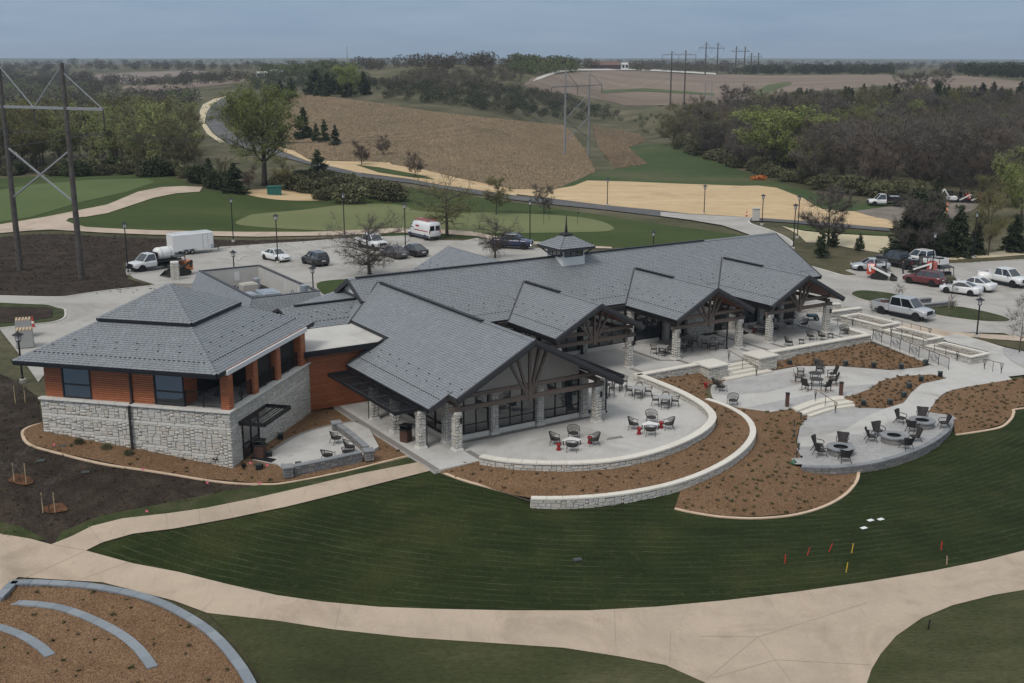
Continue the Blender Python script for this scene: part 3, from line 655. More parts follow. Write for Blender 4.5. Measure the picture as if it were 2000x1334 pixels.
def shingle_slope(PT, part, poly, edir, tile=(.36, .205, .024), rng=random):
    """rows of shingles over a planar slope; poly is 3-D, edir runs along the eave"""
    e = Vector(edir).normalized(); o = Vector(poly[0])
    nrm = Vector((0, 0, 0))
    for i in range(len(poly)):
        a, b = Vector(poly[i]), Vector(poly[(i + 1) % len(poly)]); nrm += a.cross(b)
    nrm.normalize()
    if nrm.z < 0: nrm = -nrm
    u = nrm.cross(e)
    if u.z < 0: e = -e; u = nrm.cross(e)
    q = [((Vector(p) - o).dot(e), (Vector(p) - o).dot(u)) for p in poly]
    y0, y1 = min(p[1] for p in q), max(p[1] for p in q); tw, te, th = tile; row = 0; y = y0
    while y < y1 - .03:
        ym = min(y + te * .5, y1 - .01); xs = []
        for i in range(len(q)):
            a, b = q[i], q[(i + 1) % len(q)]
            if (a[1] > ym) != (b[1] > ym): xs.append(a[0] + (ym - a[1]) / (b[1] - a[1]) * (b[0] - a[0]))
        xs.sort()
        for k in range(0, len(xs) - 1, 2):
            xa, xb = xs[k], xs[k + 1]; x = xa - tw * (.5 if row % 2 else 0) - rng.uniform(0, .06)
            while x < xb:
                w = tw * rng.choice([.8, 1, 1, 1.2]); l, r = max(x, xa) + .009, min(x + w, xb) - .009
                if r - l > .05:
                    hh = min(te, y1 - y)
                    PT.add(M4(o + e * l + u * (y - .02) + nrm * .012, e * (r - l), u * hh, nrm * th * rng.uniform(.85, 1.25)), part)
                x += w
        y += te; row += 1
    return e, u, nrm, o, q
def slab_roof(name, poly, th, mat, parent, mi_side=None):
    """a roof deck: the slope polygon given thickness downwards"""
    m = MB(); n = len(poly); vs = [Vector(p) for p in poly] + [Vector(p) - Vector((0, 0, th)) for p in poly]
    nr = Vector((0, 0, 0))
    for i in range(n): nr += vs[i].cross(vs[(i + 1) % n])
    fs = [tuple(range(n)), tuple(range(2 * n - 1, n - 1, -1))] + [(i, i + n, (i + 1) % n + n, (i + 1) % n) for i in range(n)]
    if nr.z < 0: fs = [tuple(reversed(f)) for f in fs]
    m.add(vs, fs); return m.build(name, mat, parent)
def snow_guards(part, e, u, n, o, q, rows, name='snow_guard_rows'):
    m = MB(); y0 = min(p[1] for p in q)
    for (dy, step, off) in rows:
        y = y0 + dy; xs = []
        for i in range(len(q)):
            a, b = q[i], q[(i + 1) % len(q)]
            if (a[1] > y) != (b[1] > y): xs.append(a[0] + (y - a[1]) / (b[1] - a[1]) * (b[0] - a[0]))
        xs.sort()
        for k in range(0, len(xs) - 1, 2):
            x = xs[k] + .25 + off * step
            while x < xs[k + 1] - .2:
                p = o + e * x + u * y + n * .045
                for s in (-1, 1): m.beam(p + e * .065 * s + u * .06 , p, .04, .055, 0, up=tuple(n))
                x += step
    k = m.build(name, M_BLACK, part); k['kind'] = 'stuff'; return k
def plank_wall(part, p, q, z0, z1, n, bh=.145, hole=None, name='plank', zt=None):
    """horizontal boards, each with its own bevel, on the plane from p to q"""
    p = Vector((p[0], p[1], 0)); q = Vector((q[0], q[1], 0)); d = (q - p); L = d.length; d.normalize(); n = Vector(n)
    z = z0; lst = []
    while z < z1 - .02:
        h = min(bh, z1 - z); spans = [(0, L)]
        for (a, b, c, e) in (hole or []):
            if z + h * .5 > c and z + h * .5 < e:
                spans = [s for (x, y) in spans for s in ((x, min(y, a)), (max(x, b), y)) if s[1] - s[0] > .02]
        for (a, b) in spans:
            x = a
            while x < b - .01:
                w = min(b - x, random.uniform(1.6, 4.2))
                if b - x - w < .5: w = b - x
                lst.append(M4(p + d * (x + .002) + Vector((0, 0, z + .004)), d * (w - .004), -n * .024, Vector((0, 0, h - .018)))); x += w
        z += h
    for m_ in lst: PLANKS.add(m_, part)

# ================================================================== clubhouse (local axes: x along the main ridge, y back, z up)
TH = math.radians(31.9)
O_CLUB = P(893, 880, 0)
club = empty('clubhouse', O_CLUB, TH)
tag(club, 'long clubhouse with grey slate gabled roofs, stone columns and a cupola on its ridge', 'building')
def club_w(a, c, z=0): return O_CLUB + Vector((a * math.cos(TH) - c * math.sin(TH), a * math.sin(TH) + c * math.cos(TH), z))
rs = random.Random(3)
TILES = Pieces('shingle', U_TILE, [M_SHING, M_SHSHADE], club, 300, 'shingle_rows')
STONES = Pieces('stone', U_STONE, M_STONE, club, 300, 'stonework')
PLANKS = Pieces('plank', U_STONE, M_PLANK, club, 300, 'planking')
SLOPES = []
def slope(name, plan, zf, edir, guards=None, root=club, tiles=None, th=.22, deck=None):
    poly = [(a, c, zf(a, c)) for a, c in plan]
    part = slab_roof(name, [(x, y, z - .01) for x, y, z in poly], th, deck or M_DECK, root)
    r = shingle_slope(tiles or TILES, part, poly, edir)
    if guards: snow_guards(part, *r, guards)
    return part
GR = [(.95, .34, 0), (1.75, 1.5, .1), (2.35, 1.5, .6)]
K1 = .5225
def gable_trim(part, ridge_a, front_c, zr, half_l, half_r, k, th=.34, dep=.10):
    """dark barge boards along the two rakes of a front gable"""
    m = MB()
    for s, hf in ((-1, half_l), (1, half_r)):
        p0 = Vector((ridge_a, front_c, zr)); p1 = Vector((ridge_a + s * hf, front_c, zr - k * hf))
        for (dz, w, y) in ((-.10, .30, -.03), (-.19, .44, .06)):
            m.beam(p0 + Vector((0, y, dz)), p1 + Vector((0, y, dz)), .09, w, 0)
    return m.build('barge_board', M_FASCIA, part)
def eave_trim(part, p, q, name='gutter'):
    m = MB(); m.beam(Vector(p) + Vector((0, 0, -.06)), Vector(q) + Vector((0, 0, -.06)), .13, .12); m.beam(Vector(p) + Vector((0, 0, -.20)), Vector(q) + Vector((0, 0, -.20)), .06, .2)
    return m.build(name, M_BLACK, part)
def ridge_cap(part, p, q, w=.22):
    m = MB(); p = Vector(p); q = Vector(q); d = (q - p).normalized(); n = int((q - p).length / .32); x = d.cross(Vector((0, 0, 1))).normalized()
    for i in range(n):
        a = p + (q - p) * i / n; b = p + (q - p) * (i + .97) / n
        for s in (-1, 1):
            m.add([a + Vector((0, 0, .085)), b + Vector((0, 0, .06)), b + x * s * w + Vector((0, 0, .06 - w * .5)), a + x * s * w + Vector((0, 0, .085 - w * .5))], [(0, 1, 2, 3) if s > 0 else (3, 2, 1, 0)])
    return m.build('ridge_cap', M_SHING, part)
def ridge_vent(part, p, q):
    m = MB(); p = Vector(p); q = Vector(q)
    m.beam(p + Vector((0, 0, .09)), q + Vector((0, 0, .09)), .30, .09); return m.build('ridge_vent', M_BLACK, part)
# --- front wing (big gable)
RA, RZ = 5.4, 7.0
zl = lambda a, c: RZ - K1 * (RA - a); zr_ = lambda a, c: RZ - K1 * (a - RA)
wl = slope('front_wing_roof', [(RA,-1.1),(-.55,-1.1),(-.55,.10),(-1.98,.10),(-1.98,12.95),(1.25,12.55),(1.25,19.4),(RA,22.9)], zl, (0,1,0), GR)
wr = slope('front_wing_roof', [(RA,-1.1),(RA,22.9),(9.5,18.2),(12.72,16.8),(12.72,-1.1)], zr_, (0,1,0), GR)
gable_trim(wl, RA, -1.1, RZ, 5.95, 7.32, K1)
mm = MB(); mm.beam((-.2,.02,zl(-.2,0)-.14), (-2.0,.02,zl(-2.0,0)-.14), .09, .36); mm.build('barge_board', M_FASCIA, wl)
mm = MB(); mm.beam((-.55,-1.1,zl(-.55,0)-.16),(-.55,.1,zl(-.55,0)-.16),.08,.3); mm.build('barge_board', M_FASCIA, wl)
eave_trim(wl, (-2.03,.1,zl(-1.98,0)), (-2.03,12.95,zl(-1.98,0))); eave_trim(wr, (12.77,-1.1,zr_(12.72,0)), (12.77,16.8,zr_(12.72,0)))
ridge_cap(wl, (RA,-1.1,RZ), (RA,22.9,RZ)); ridge_vent(wl, (RA-.18,5.5,RZ-.03), (RA-.18,22.2,RZ-.03))
mm = MB(); mm.beam((1.1,12.6,4.85),(-2.0,12.98,zl(-1.98,0)+.02),.08,.24); mm.build('rake_board', M_FASCIA, wl)
# --- main roof
MC, MZ, KM = 23.6, 7.3, .52
zm = lambda a, c: MZ - KM * (MC - c); zb = lambda a, c: MZ - KM * (c - MC)
mf = slope('main_roof', [(2.9,MC),(2.9,21.1),(4.4,19.3),(6.2,16.9),(51.4,16.9),(51.4,MC)], zm, (1,0,0), GR)
mb_ = slope('main_roof', [(2.9,MC),(51.4,MC),(51.4,30.3),(2.9,30.3)], zb, (1,0,0), None)
ridge_cap(mf, (2.9,MC,MZ), (51.4,MC,MZ)); ridge_vent(mf, (3.6,MC-.05,MZ), (41.5,MC-.05,MZ))
eave_trim(mf, (12,16.85,zm(0,16.9)), (51.4,16.85,zm(0,16.9)))
for s in (-1, 1):
    for a_, l_ in ((51.4, 6.7), (2.9, 2.7)): mm = MB(); mm.beam((a_,MC,MZ-.12),(a_,MC+s*l_,MZ-.12-KM*l_),.1,.36); mm.build('barge_board', M_FASCIA, mf)
mm = MB(); mm.beam((3.2,MC-2.4,5.98),(3.2,MC+2.4,5.98),.1,.2); mm.build('gablet_sill', M_FASCIA, mf)
mm = MB(); mm.poly([(3.30,MC-2.4,5.95),(3.30,MC+2.4,5.95),(3.30,MC,7.12)]); mm.poly([(3.36,MC-2.4,5.95),(3.36,MC,7.12),(3.36,MC+2.4,5.95)]); mm.build('gablet_wall', M_WHITE, mf)
slope('hip_roof', [(3.5,21.0),(3.5,26.2),(-1.6,31.2),(-1.6,17.5)], lambda a, c: 6.0 - .52 * (3.5 - a), (0,1,0), None)
# --- three terrace gables
KD, RD = .525, 5.97
zmd = lambda z: MC - (MZ - z) / KM
for i, (ac, hr) in enumerate(((18.6, 4.35), (30.9, 4.35), (41.8, 4.8))):
    zL = lambda a, c: RD - KD * (ac - a); zR = lambda a, c: RD - KD * (a - ac)
    l = slope('terrace_gable_roof', [(ac,9.5),(ac-4.35,9.5),(ac-4.35,zmd(RD-KD*4.35)),(ac,zmd(RD))], zL, (0,1,0), GR)
    r = slope('terrace_gable_roof', [(ac,9.5),(ac,zmd(RD)),(ac+hr,zmd(RD-KD*hr)),(ac+hr,9.5)], zR, (0,1,0), GR)
    gable_trim(l, ac, 9.5, RD, 4.4, hr + .05, KD); ridge_cap(l, (ac,9.5,RD), (ac,zmd(RD),RD)); ridge_vent(l, (ac-.15,15.2,RD-.02), (ac-.15,20.6,RD-.02))
    eave_trim(l, (ac-4.4,9.5,RD-KD*4.35), (ac-4.4,16.6,RD-KD*4.35)); eave_trim(r, (ac+hr+.05,9.5,RD-KD*hr), (ac+hr+.05,16.6,RD-KD*hr))
    # valley flashing
    mm = MB(); mm.beam((ac,zmd(RD),RD+.05),(ac-4.35,zmd(RD-KD*4.35),RD-KD*4.35+.05),.14,.05); mm.build('valley_flashing', M_FASCIA, l)
    # cedar soffit under the porch
    mm = MB(); mm.poly([(ac,9.6,RD-.26),(ac-4.3,9.6,RD-.26-KD*4.3),(ac-4.3,16.2,RD-.26-KD*4.3),(ac,16.2,RD-.26)]); mm.poly([(ac,9.6,RD-.26),(ac,16.2,RD-.26),(ac+hr-.05,16.2,RD-.26-KD*(hr-.05)),(ac+hr-.05,9.6,RD-.26-KD*(hr-.05))]); mm.build('soffit', M_SOFFIT, l)
mm = MB(); mm.beam((RA,22.9,RZ+.04),(1.25,19.4,zl(1.25,0)+.04),.14,.05); mm.build('valley_flashing', M_FASCIA, wl)
# --- link roof, flat roof, rear wing
lk = slope('link_roof', [(-3.6,22.5),(4.2,22.5),(1.25,19.35),(-3.3,19.35)], lambda a, c: 5.8 - .375 * (22.5 - c), (1,0,0), [(.8,.34,0),(1.5,1.5,.1),(2.1,1.5,.6)])
slope('link_roof', [(-3.6,22.5),(4.2,22.5),(4.2,25.5),(-3.6,25.5)], lambda a, c: 5.8 - .375 * (c - 22.5), (1,0,0), None)
ridge_vent(lk, (-2.3,22.45,5.8),(4.0,22.45,5.8))
fr = MB(); fr.prism([(-5.45,12.65),(1.7,12.65),(1.75,19.38),(-4.6,19.38)], 4.36, 4.6); fr.build('flat_roof', M_FLATROOF, club)
fr = MB(); fr.beam((-5.5,12.58,4.43),(1.75,12.58,4.43),.12,.42); fr.beam((-5.5,12.6,4.43),(-4.7,19.3,4.43),.12,.42); fr.build('flat_roof_fascia', M_BLACK, club)
slope('rear_wing_roof', [(22.0,41.2),(22.0,24),(17.2,24),(17.2,41.2)], lambda a, c: 6.0 - .5 * (22 - a), (0,1,0), GR)
slope('rear_wing_roof', [(22.0,41.2),(26.8,41.2),(26.8,24),(22.0,24)], lambda a, c: 6.0 - .5 * (a - 22), (0,1,0), None)
mm = MB(); mm.box(17.8,26.2,28,40.6,0,3.5); mm.build('rear_wing_wall', M_STUCCO2, club)
# --- cedar wall of the link
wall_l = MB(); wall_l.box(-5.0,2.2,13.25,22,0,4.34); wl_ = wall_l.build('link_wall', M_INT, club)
plank_wall(wl_, (-5.0,13.24), (2.0,13.24), 0, 4.3, (0,-1,0))
# --- bodies behind the glass
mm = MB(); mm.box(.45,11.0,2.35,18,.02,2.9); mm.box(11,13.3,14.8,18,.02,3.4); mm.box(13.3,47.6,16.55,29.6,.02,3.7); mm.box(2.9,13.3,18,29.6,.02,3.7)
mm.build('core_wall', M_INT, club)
mm = MB()
mm.poly([(-.3,1.95,3.05),(11.1,1.95,3.05),(11.1,1.95,3.85),(RA,1.95,6.75),(-.3,1.95,3.75)]); mm.poly([(-.3,2.02,3.05),(-.3,2.02,3.75),(RA,2.02,6.75),(11.1,2.02,3.85),(11.1,2.02,3.05)])
mm.build('gable_panel', M_STUCCO, club)
mm = MB(); mm.poly([(-1.9,.3,2.95),(RA,-1.0,6.72),(RA,18,6.72),(-1.9,18,2.95)]); mm.poly([(12.6,-1.0,2.95),(12.6,16,2.95),(RA,16,6.72),(RA,-1.0,6.72)]); mm.build('soffit', M_SOFFIT, club)
# --- glazing with frames
def glazing(part_parent, p, q, z0, z1, n, ncol, rows=(), fr=.055, name='window', sill=None):
    """a storefront bay: pane per light, frame round it"""
    p = Vector((p[0], p[1], 0)); q = Vector((q[0], q[1], 0)); d = q - p; L = d.length; d.normalize(); n = Vector(n)
    b = MB()
    for i in range(ncol + 1): x = L * i / ncol; c = p + d * x; b.beam(c + Vector((0,0,z0)), c + Vector((0,0,z1)), fr, .10, 0, up=tuple(n))
    for z in (z0 + fr / 2, *rows, z1 - fr / 2): b.beam(p + Vector((0,0,z)), q + Vector((0,0,z)), .10, fr)
    w = b.build(name, M_DARK, part_parent)
    zs = [z0, *rows, z1]
    for i in range(ncol):
        for j in range(len(zs) - 1):
            g = MB(); t = random.uniform(-.012, .012)
            a0 = p + d * (L * i / ncol + fr / 2); a1 = p + d * (L * (i + 1) / ncol - fr / 2)
            g.poly([a0 + Vector((0,0,zs[j])) - n * (.01 + t), a1 + Vector((0,0,zs[j])) - n * (.01 - t), a1 + Vector((0,0,zs[j+1])) - n * (.01 - t), a0 + Vector((0,0,zs[j+1])) - n * (.01 + t)])
            g.build('pane', M_GLASS, w)
    if sill:
        s = MB(); s.bbox(min(p.x,q.x)-.02, max(p.x,q.x)+.02, min(p.y,q.y)-.16, max(p.y,q.y)+.1, .002, z0-.002, .02) if abs(d.x) > .5 else s.bbox(min(p.x,q.x)-.16, max(p.x,q.x)+.1, min(p.y,q.y), max(p.y,q.y), .002, z0-.002, .02)
        s.build('sill', M_BAND, w)
    return w
PIL = (.2, 3.83, 7.57, 11.38)
for a0, a1 in zip(PIL[:-1], PIL[1:]):
    glazing(club, (a0+.4,1.8), (a1-.4,1.8), .32, 2.98, (0,-1,0), 3, (.95,), sill=True)
for c0, c1 in ((2.4,5.2),(5.9,8.7),(9.4,12.6)): glazing(club, (.40,c1), (.40,c0), .32, 2.9, (-1,0,0), 2, (.95,), sill=True)
for c0, c1 in ((2.4,5.2),(5.9,8.7),(9.4,12.4)): glazing(club, (11.06,c0), (11.06,c1), .32, 2.9, (1,0,0), 2, (.95,), sill=True)
for a0, a1, nn in ((13.6,17.0,3),(17.4,21.4,3),(22.2,26.3,3),(27.6,30.2,2),(39.4,42.4,3),(43.0,45.0,2)):
    glazing(club, (a0,16.45), (a1,16.45), .32, 3.3, (0,-1,0), nn, (.95,2.3), sill=True)
# entrance doors of the terrace
for a0 in (31.2, 37.9):
    d_ = glazing(club, (a0,16.45), (a0+2.0,16.45), .03, 2.4, (0,-1,0), 2, (), name='door')
    h = MB()
    for s in (-.12, .12): h.tube([(a0+1.0+s,16.38,.95),(a0+1.0+s,16.34,1.0),(a0+1.0+s,16.34,1.35),(a0+1.0+s,16.38,1.4)], .018, 5)
    h.build('door_handle', M_GALV, d_)
# --- stone columns and pilasters
def stone_column(parent, a, c, w, z0, z1, name='column', lamp=None, base=True):
    core = MB(); core.box(a-w/2+.03,a+w/2-.03,c-w/2+.03,c+w/2-.03,z0,z1-.04)
    col_ = core.build(name, M_MORTAR, parent); hw = w / 2 - .035
    for p, q, n in (((a-hw,c-hw),(a+hw,c-hw),(0,-1,0)), ((a+hw,c-hw),(a+hw,c+hw),(1,0,0)), ((a-hw,c+hw),(a-hw,c-hw),(-1,0,0)), ((a+hw,c+hw),(a-hw,c+hw),(0,1,0))):
        r = []; h = z0 + (.24 if base else 0); row = 0
        while h < z1 - .06:
            hh = min(rs.choice([.17,.2,.24]), z1 - h)
            cut = rs.choice([.38,.5,.62]) if rs.random() < .85 else None
            L = 2 * hw
            if cut: r += [(0,L*cut,h-z0,h-z0+hh,False),(L*cut,L,h-z0,h-z0+hh,False)]
            else: r.append((0,L,h-z0,h-z0+hh,False))
            h += hh
        stone_face(STONES, STONES, col_, line_frame((p[0],p[1],z0),(q[0],q[1],z0),n), r, rs, .009)
    if base:
        b = MB(); b.bbox(a-w/2-.07,a+w/2+.07,c-w/2-.07,c+w/2+.07,z0,z0+.13,.03); b.bbox(a-w/2-.03,a+w/2+.03,c-w/2-.03,c+w/2+.03,z0+.131,z0+.235,.03); b.build('column_base', M_BAND, col_)
    t = MB(); t.bbox(a-w/2+.02,a+w/2-.02,c-w/2+.02,c+w/2-.02,z1-.05,z1+.06,.04); t.build('column_cap', M_BAND, col_)
    if lamp:
        l = MB(); l.bbox(a+.05,a+.19,c-w/2-.16,c-w/2-.03,1.95,2.35,.02); l.build('wall_lamp', M_BLACK, col_)
    return col_
for a in (0, 11.28): stone_column(club, a, 0, .56, 0, 2.62, lamp=True)
for c in (1.7, 5.55, 9.0): stone_column(club, -1.78, c, .56, 0, 2.5)
for c in (1.7, 5.55, 9.0): stone_column(club, 12.9, c, .5, 0, 2.5)
for a in PIL: stone_column(club, a, 1.75, .56, 0, 2.95, 'pilaster')
for a in (15.0, 22.23, 27.29, 34.5, 38.16, 45.48): stone_column(club, a, 10.45, .56, 0, 2.6, lamp=True)
for a in (21.8, 26.9, 31.0, 33.6, 36.4, 39.1, 42.7, 45.4): stone_column(club, a, 16.35, .55, 0, 3.3, 'pilaster', base=False)
r = ashlar(2.6, 2.7, rs); core = MB(); core.box(33.8,36.2,16.2,16.5,0,2.8); cw_ = core.build('porch_wall', M_MORTAR, club); stone_face(STONES, STONES, cw_, line_frame((33.75,16.2,0),(36.25,16.2,0),(0,-1,0)), ashlar(2.5,2.8,rs), rs)
# --- timber frames of the gables
def truss(parent, a0, a1, ac, c, z_low, zr, k, up=3.62, bw=.22):
    m = MB(); m.beam((a0-.55,c,z_low+.16),(a1+.55,c,z_low+.16),bw,.30); b1 = m.build('tie_beam', M_TIMBER, parent)
    m = MB(); h = (zr - .35 - up) / k; m.beam((ac-h+.1,c+.04,up),(ac+h-.1,c+.04,up),bw*.8,.26); m.build('collar_beam', M_TIMBER, parent)
    for dx_, f in ((-1.75, .70), (-1.1, .84), (0, .95), (.75, .97), (1.35, .90)):
        top = Vector((ac + dx_, c - .02, min(zr - .42 - k * abs(dx_), zr - .45))); bot = Vector((ac + dx_ * .10, c - .02, z_low + .18))
        m = MB(); m.beam(bot, top, .17, .19, 0, up=(0,1,0)); m.build('strut', M_TIMBER, parent)
    m = MB(); m.beam((ac,c-.05,z_low-.12),(ac,c-.05,z_low+1.0),.26,.26,0,up=(0,1,0)); m.build('king_post', M_TIMBER, parent)
    for a in (a0, a1):
        m = MB(); m.beam((a,c,z_low-.05),(a,c,z_low+.35),.3,.3,0,up=(0,1,0)); m.beam((a,c-.2,z_low+.5),(a,c+7,z_low+.5),.22,.3); m.build('wall_plate', M_TIMBER, parent)
truss(club, 0, 11.28, 5.64, 0, 2.66, RZ, K1)
for ac, a0, a1 in ((18.6,15.0,22.23),(30.9,27.29,34.5),(41.8,38.16,45.48)): truss(club, a0, a1, ac, 10.45, 2.62, RD, KD, up=3.5)
# --- trellises
def trellis(name, x0, x1, y0, y1, z, parent, along_y=True, bays=5):
    m = MB(); t = .16
    for (p, q) in (((x0,y0),(x1,y0)),((x1,y0),(x1,y1)),((x1,y1),(x0,y1)),((x0,y1),(x0,y0))): m.beam((*p,z),(*q,z),.07,.24)
    o = m.build(name, M_BLACK, parent)
    n = int(abs((y1-y0) if along_y else (x1-x0)) / .20)
    for i in range(1, n):
        f = i / n
        s = MB()
        if along_y: s.beam((x0,y0+(y1-y0)*f,z+.03),(x1,y0+(y1-y0)*f,z+.03),.03,.05)
        else: s.beam((x0+(x1-x0)*f,y0,z+.03),(x0+(x1-x0)*f,y1,z+.03),.03,.05)
        s.build('slat', M_BLACK, o)
    for i in range(1, bays):
        s = MB(); f = i / bays
        if along_y: s.beam((x0,y0+(y1-y0)*f,z+.07),(x1,y0+(y1-y0)*f,z+.07),.06,.07)
        else: s.beam((x0+(x1-x0)*f,y0,z+.07),(x0+(x1-x0)*f,y1,z+.07),.06,.07)
        s.build('rafter', M_DARK, o)
    return o
trellis('trellis', -3.68, -2.12, 1.65, 12.6, 2.72, club, True, 6)
trellis('trellis', 12.95, 14.15, .6, 9.6, 2.8, club, True, 4)
mm = MB()
for a, c, z in ((-1.45,1.55,2.6),(-2.05,9.2,2.6),(13.2,1.5,2.7),(21.5,16.1,3.4),(33.4,10.8,2.7)):
    mm = MB(); mm.box(a-.05,a+.05,c-.05,c+.05,.15,z); mm.box(a-.08,a+.08,c-.12,c+.05,.02,.16); mm.build('downpipe', M_DARK, club)
# --- cupola
cup = MB(); CA, CC = 24.75, 23.5
cup.box(CA-1.25,CA+1.25,CC-1.25,CC+1.25,6.2,8.05); cu = cup.build('cupola', M_WHITE, club)
for s, (p, q, n) in enumerate((((CA-1.0,CC-1.26),(CA+1.0,CC-1.26),(0,-1,0)), ((CA-1.26,CC+1.0),(CA-1.26,CC-1.0),(-1,0,0)), ((CA+1.26,CC-1.0),(CA+1.26,CC+1.0),(1,0,0)))):
    m = MB(); P0 = Vector((*p,0)); Q0 = Vector((*q,0)); d = Q0-P0
    for i in range(4): c = P0+d*i/3; m.beam(c+Vector((0,0,7.45)),c+Vector((0,0,8.05)),.07,.06,0,up=n)
    for z in (7.45,8.03): m.beam(P0+Vector((0,0,z)),Q0+Vector((0,0,z)),.06,.07)
    m.build('cupola_window', M_BLACK, cu)
    for i in range(3):
        a = P0+d*(i/3+.03)+Vector((0,0,7.5)); b = P0+d*((i+1)/3-.03)+Vector((0,0,7.5)); m = MB(); nn = Vector(n)*.012
        m.poly([a+nn,b+nn,b+nn+Vector((0,0,.52)),a+nn+Vector((0,0,.52))]); m.build('pane', M_GLASS, cu)
mm = MB()
for s in (-1,1):
    for t in (-1,1):
        mm.beam((CA+s*1.2,CC+t*1.2,7.55),(CA+s*1.75,CC+t*1.75,8.1),.12,.12)
mm.build('bracket', M_BLACK, cu)
mm = MB(); mm.prism([(CA-1.95,CC-1.95),(CA+1.95,CC-1.95),(CA+1.95,CC+1.95),(CA-1.95,CC+1.95)],8.08,8.30); mm.build('cupola_fascia', M_FASCIA, cu)
CT = Pieces('shingle', U_TILE, [M_SHING, M_SHSHADE], club, 0, 'shingle_rows')
cr = [(CA-1.97,CC-1.97,8.32),(CA+1.97,CC-1.97,8.32),(CA+1.97,CC+1.97,8.32),(CA-1.97,CC+1.97,8.32)]; ap = (CA,CC,9.42)
mm = MB()
for i in range(4): mm.poly([cr[i],cr[(i+1)%4],ap])
cdk = mm.build('cupola_roof', M_DECK, cu)
for i in range(4): shingle_slope(CT, cdk, [cr[i],cr[(i+1)%4],ap], Vector(cr[(i+1)%4])-Vector(cr[i]), tile=(.4,.24,.03))
CT.emit()
mm = MB(); mm.prism([(CA-.46,CC-.46),(CA+.46,CC-.46),(CA+.46,CC+.46),(CA-.46,CC+.46)],9.24,9.36)
for i in range(4):
    s = [(-.46,-.46),(.46,-.46),(.46,.46),(-.46,.46)]; mm.poly([(CA+s[i][0],CC+s[i][1],9.362),(CA+s[(i+1)%4][0],CC+s[(i+1)%4][1],9.362),(CA,CC,9.62)])
z = 9.45; w = .13
while z < 11.0:
    mm.box(CA-w,CA+w,CC-w,CC+w,z,z+.07); mm.box(CA-w*.6,CA+w*.6,CC-w*.6,CC+w*.6,z+.07,z+.15); z += .15; w *= .87
mm.build('spire', M_BLACK, cu)
# --- roof well with plant
WX0, WX1, WY0, WY1, WZ = -1.9, 4.4, 33.5, 49.4, 4.4
mm = MB()
for (x0,x1,y0,y1,m_) in ((WX0,WX1,WY1-.25,WY1,0),(WX1-.25,WX1,WY0,WY1-.25,0),(WX0,WX0+.25,WY0,WY1-.25,0),(WX0+.25,WX1-.25,WY0,WY0+.25,0)): mm.box(x0,x1,y0,y1,1.5,WZ)
mm.build('well_wall', M_STUCCO2, club)
mm = MB()
for (x0,x1,y0,y1) in ((WX0-.04,WX1+.04,WY1-.28,WY1+.04),(WX1-.28,WX1+.04,WY0-.04,WY1-.28),(WX0-.04,WX0+.28,WY0-.04,WY1-.28),(WX0+.28,WX1-.28,WY0-.04,WY0+.28)): mm.box(x0,x1,y0,y1,WZ,WZ+.08)
mm.build('well_coping', M_FASCIA, club)
mm = MB(); mm.box(WX0+.25,WX1-.25,WY0+.25,WY1-.25,2.3,2.6); mm.build('well_floor', M_DECK, club)
slope('well_skirt', [(WX0-.06,WY0-.06),(WX0-.06,WY1),(WX0-1.4,WY1+.2),(WX0-1.4,WY0-1.4)], lambda a, c: WZ+.02 - 2.0*(WX0-.06-a), (0,1,0), None, th=.1)
slope('well_skirt', [(WX0-.06,WY0-.06),(WX0-1.4,WY0-1.4),(WX1+.5,WY0-1.4),(WX1,WY0-.06)], lambda a, c: WZ+.02 - 2.0*(WY0-.06-c), (1,0,0), None, th=.1)
mm = MB(); mm.box(-3.0,7.5,24,52,0,2.0); mm.build('rear_wall', M_STUCCO2, club)
for (x,y,sx,sy,z,h,mt) in ((1.0,37.6,1.7,2.4,1.6,1.5,M_GALV),(2.0,36.2,1.3,1.1,1.6,1.1,M_GALV),(-.4,38.4,1.3,.9,1.6,1.2,M_GALV),(2.4,40.6,1.0,1.0,1.6,.9,M_STUCCO),(.4,42.0,1.5,1.0,1.6,.6,M_GALV),(1.5,44.6,1.6,1.3,1.6,1.0,M_STUCCO),(-.6,46.5,1.2,.9,1.6,.7,M_WHITE),(3.1,46.8,.6,.5,1.6,1.0,M_GALV),(2.8,35.0,1.5,1.0,1.6,.8,M_WHITE)):
    mm = MB(); z = 2.6; mm.bbox(x-sx/2,x+sx/2,y-sy/2,y+sy/2,z+.1,z+h,.04); mm.box(x-sx/2+.05,x+sx/2-.05,y-sy/2+.05,y+sy/2-.05,z,z+.1); mm.bbox(x-sx*.35,x+sx*.35,y-sy*.35,y+sy*.35,z+h,z+h+.08,.03); mm.build('rooftop_unit', mt, club)
mm = MB(); mm.tube([(3.75,39,2.6),(3.75,39,3.5),(3.75,39.3,3.5),(4.1,39.4,3.5)],.07,7); mm.tube([(3.4,34.7,2.6),(3.4,34.7,4.9)],.38,12); mm.tube([(.2,45,2.6),(.2,45,3.1),(.9,46,3.2),(1.6,46,3.1),(1.6,46,2.6)],.05,6); mm.build('pipework', M_GALV, club)
for y in (38.0, 41.5): mm = MB(); mm.box(WX1-.28,WX1-.255,y-.12,y+.12,3.1,4.0); mm.build('louvre', M_WHITE, club)
for x in (-.6,1.9): mm = MB(); mm.box(x-.25,x+.25,WY1-.28,WY1-.255,3.1,4.0 if x>0 else 3.5); mm.build('louvre', M_WHITE, club)
TILES.emit(); STONES.emit(); PLANKS.emit()
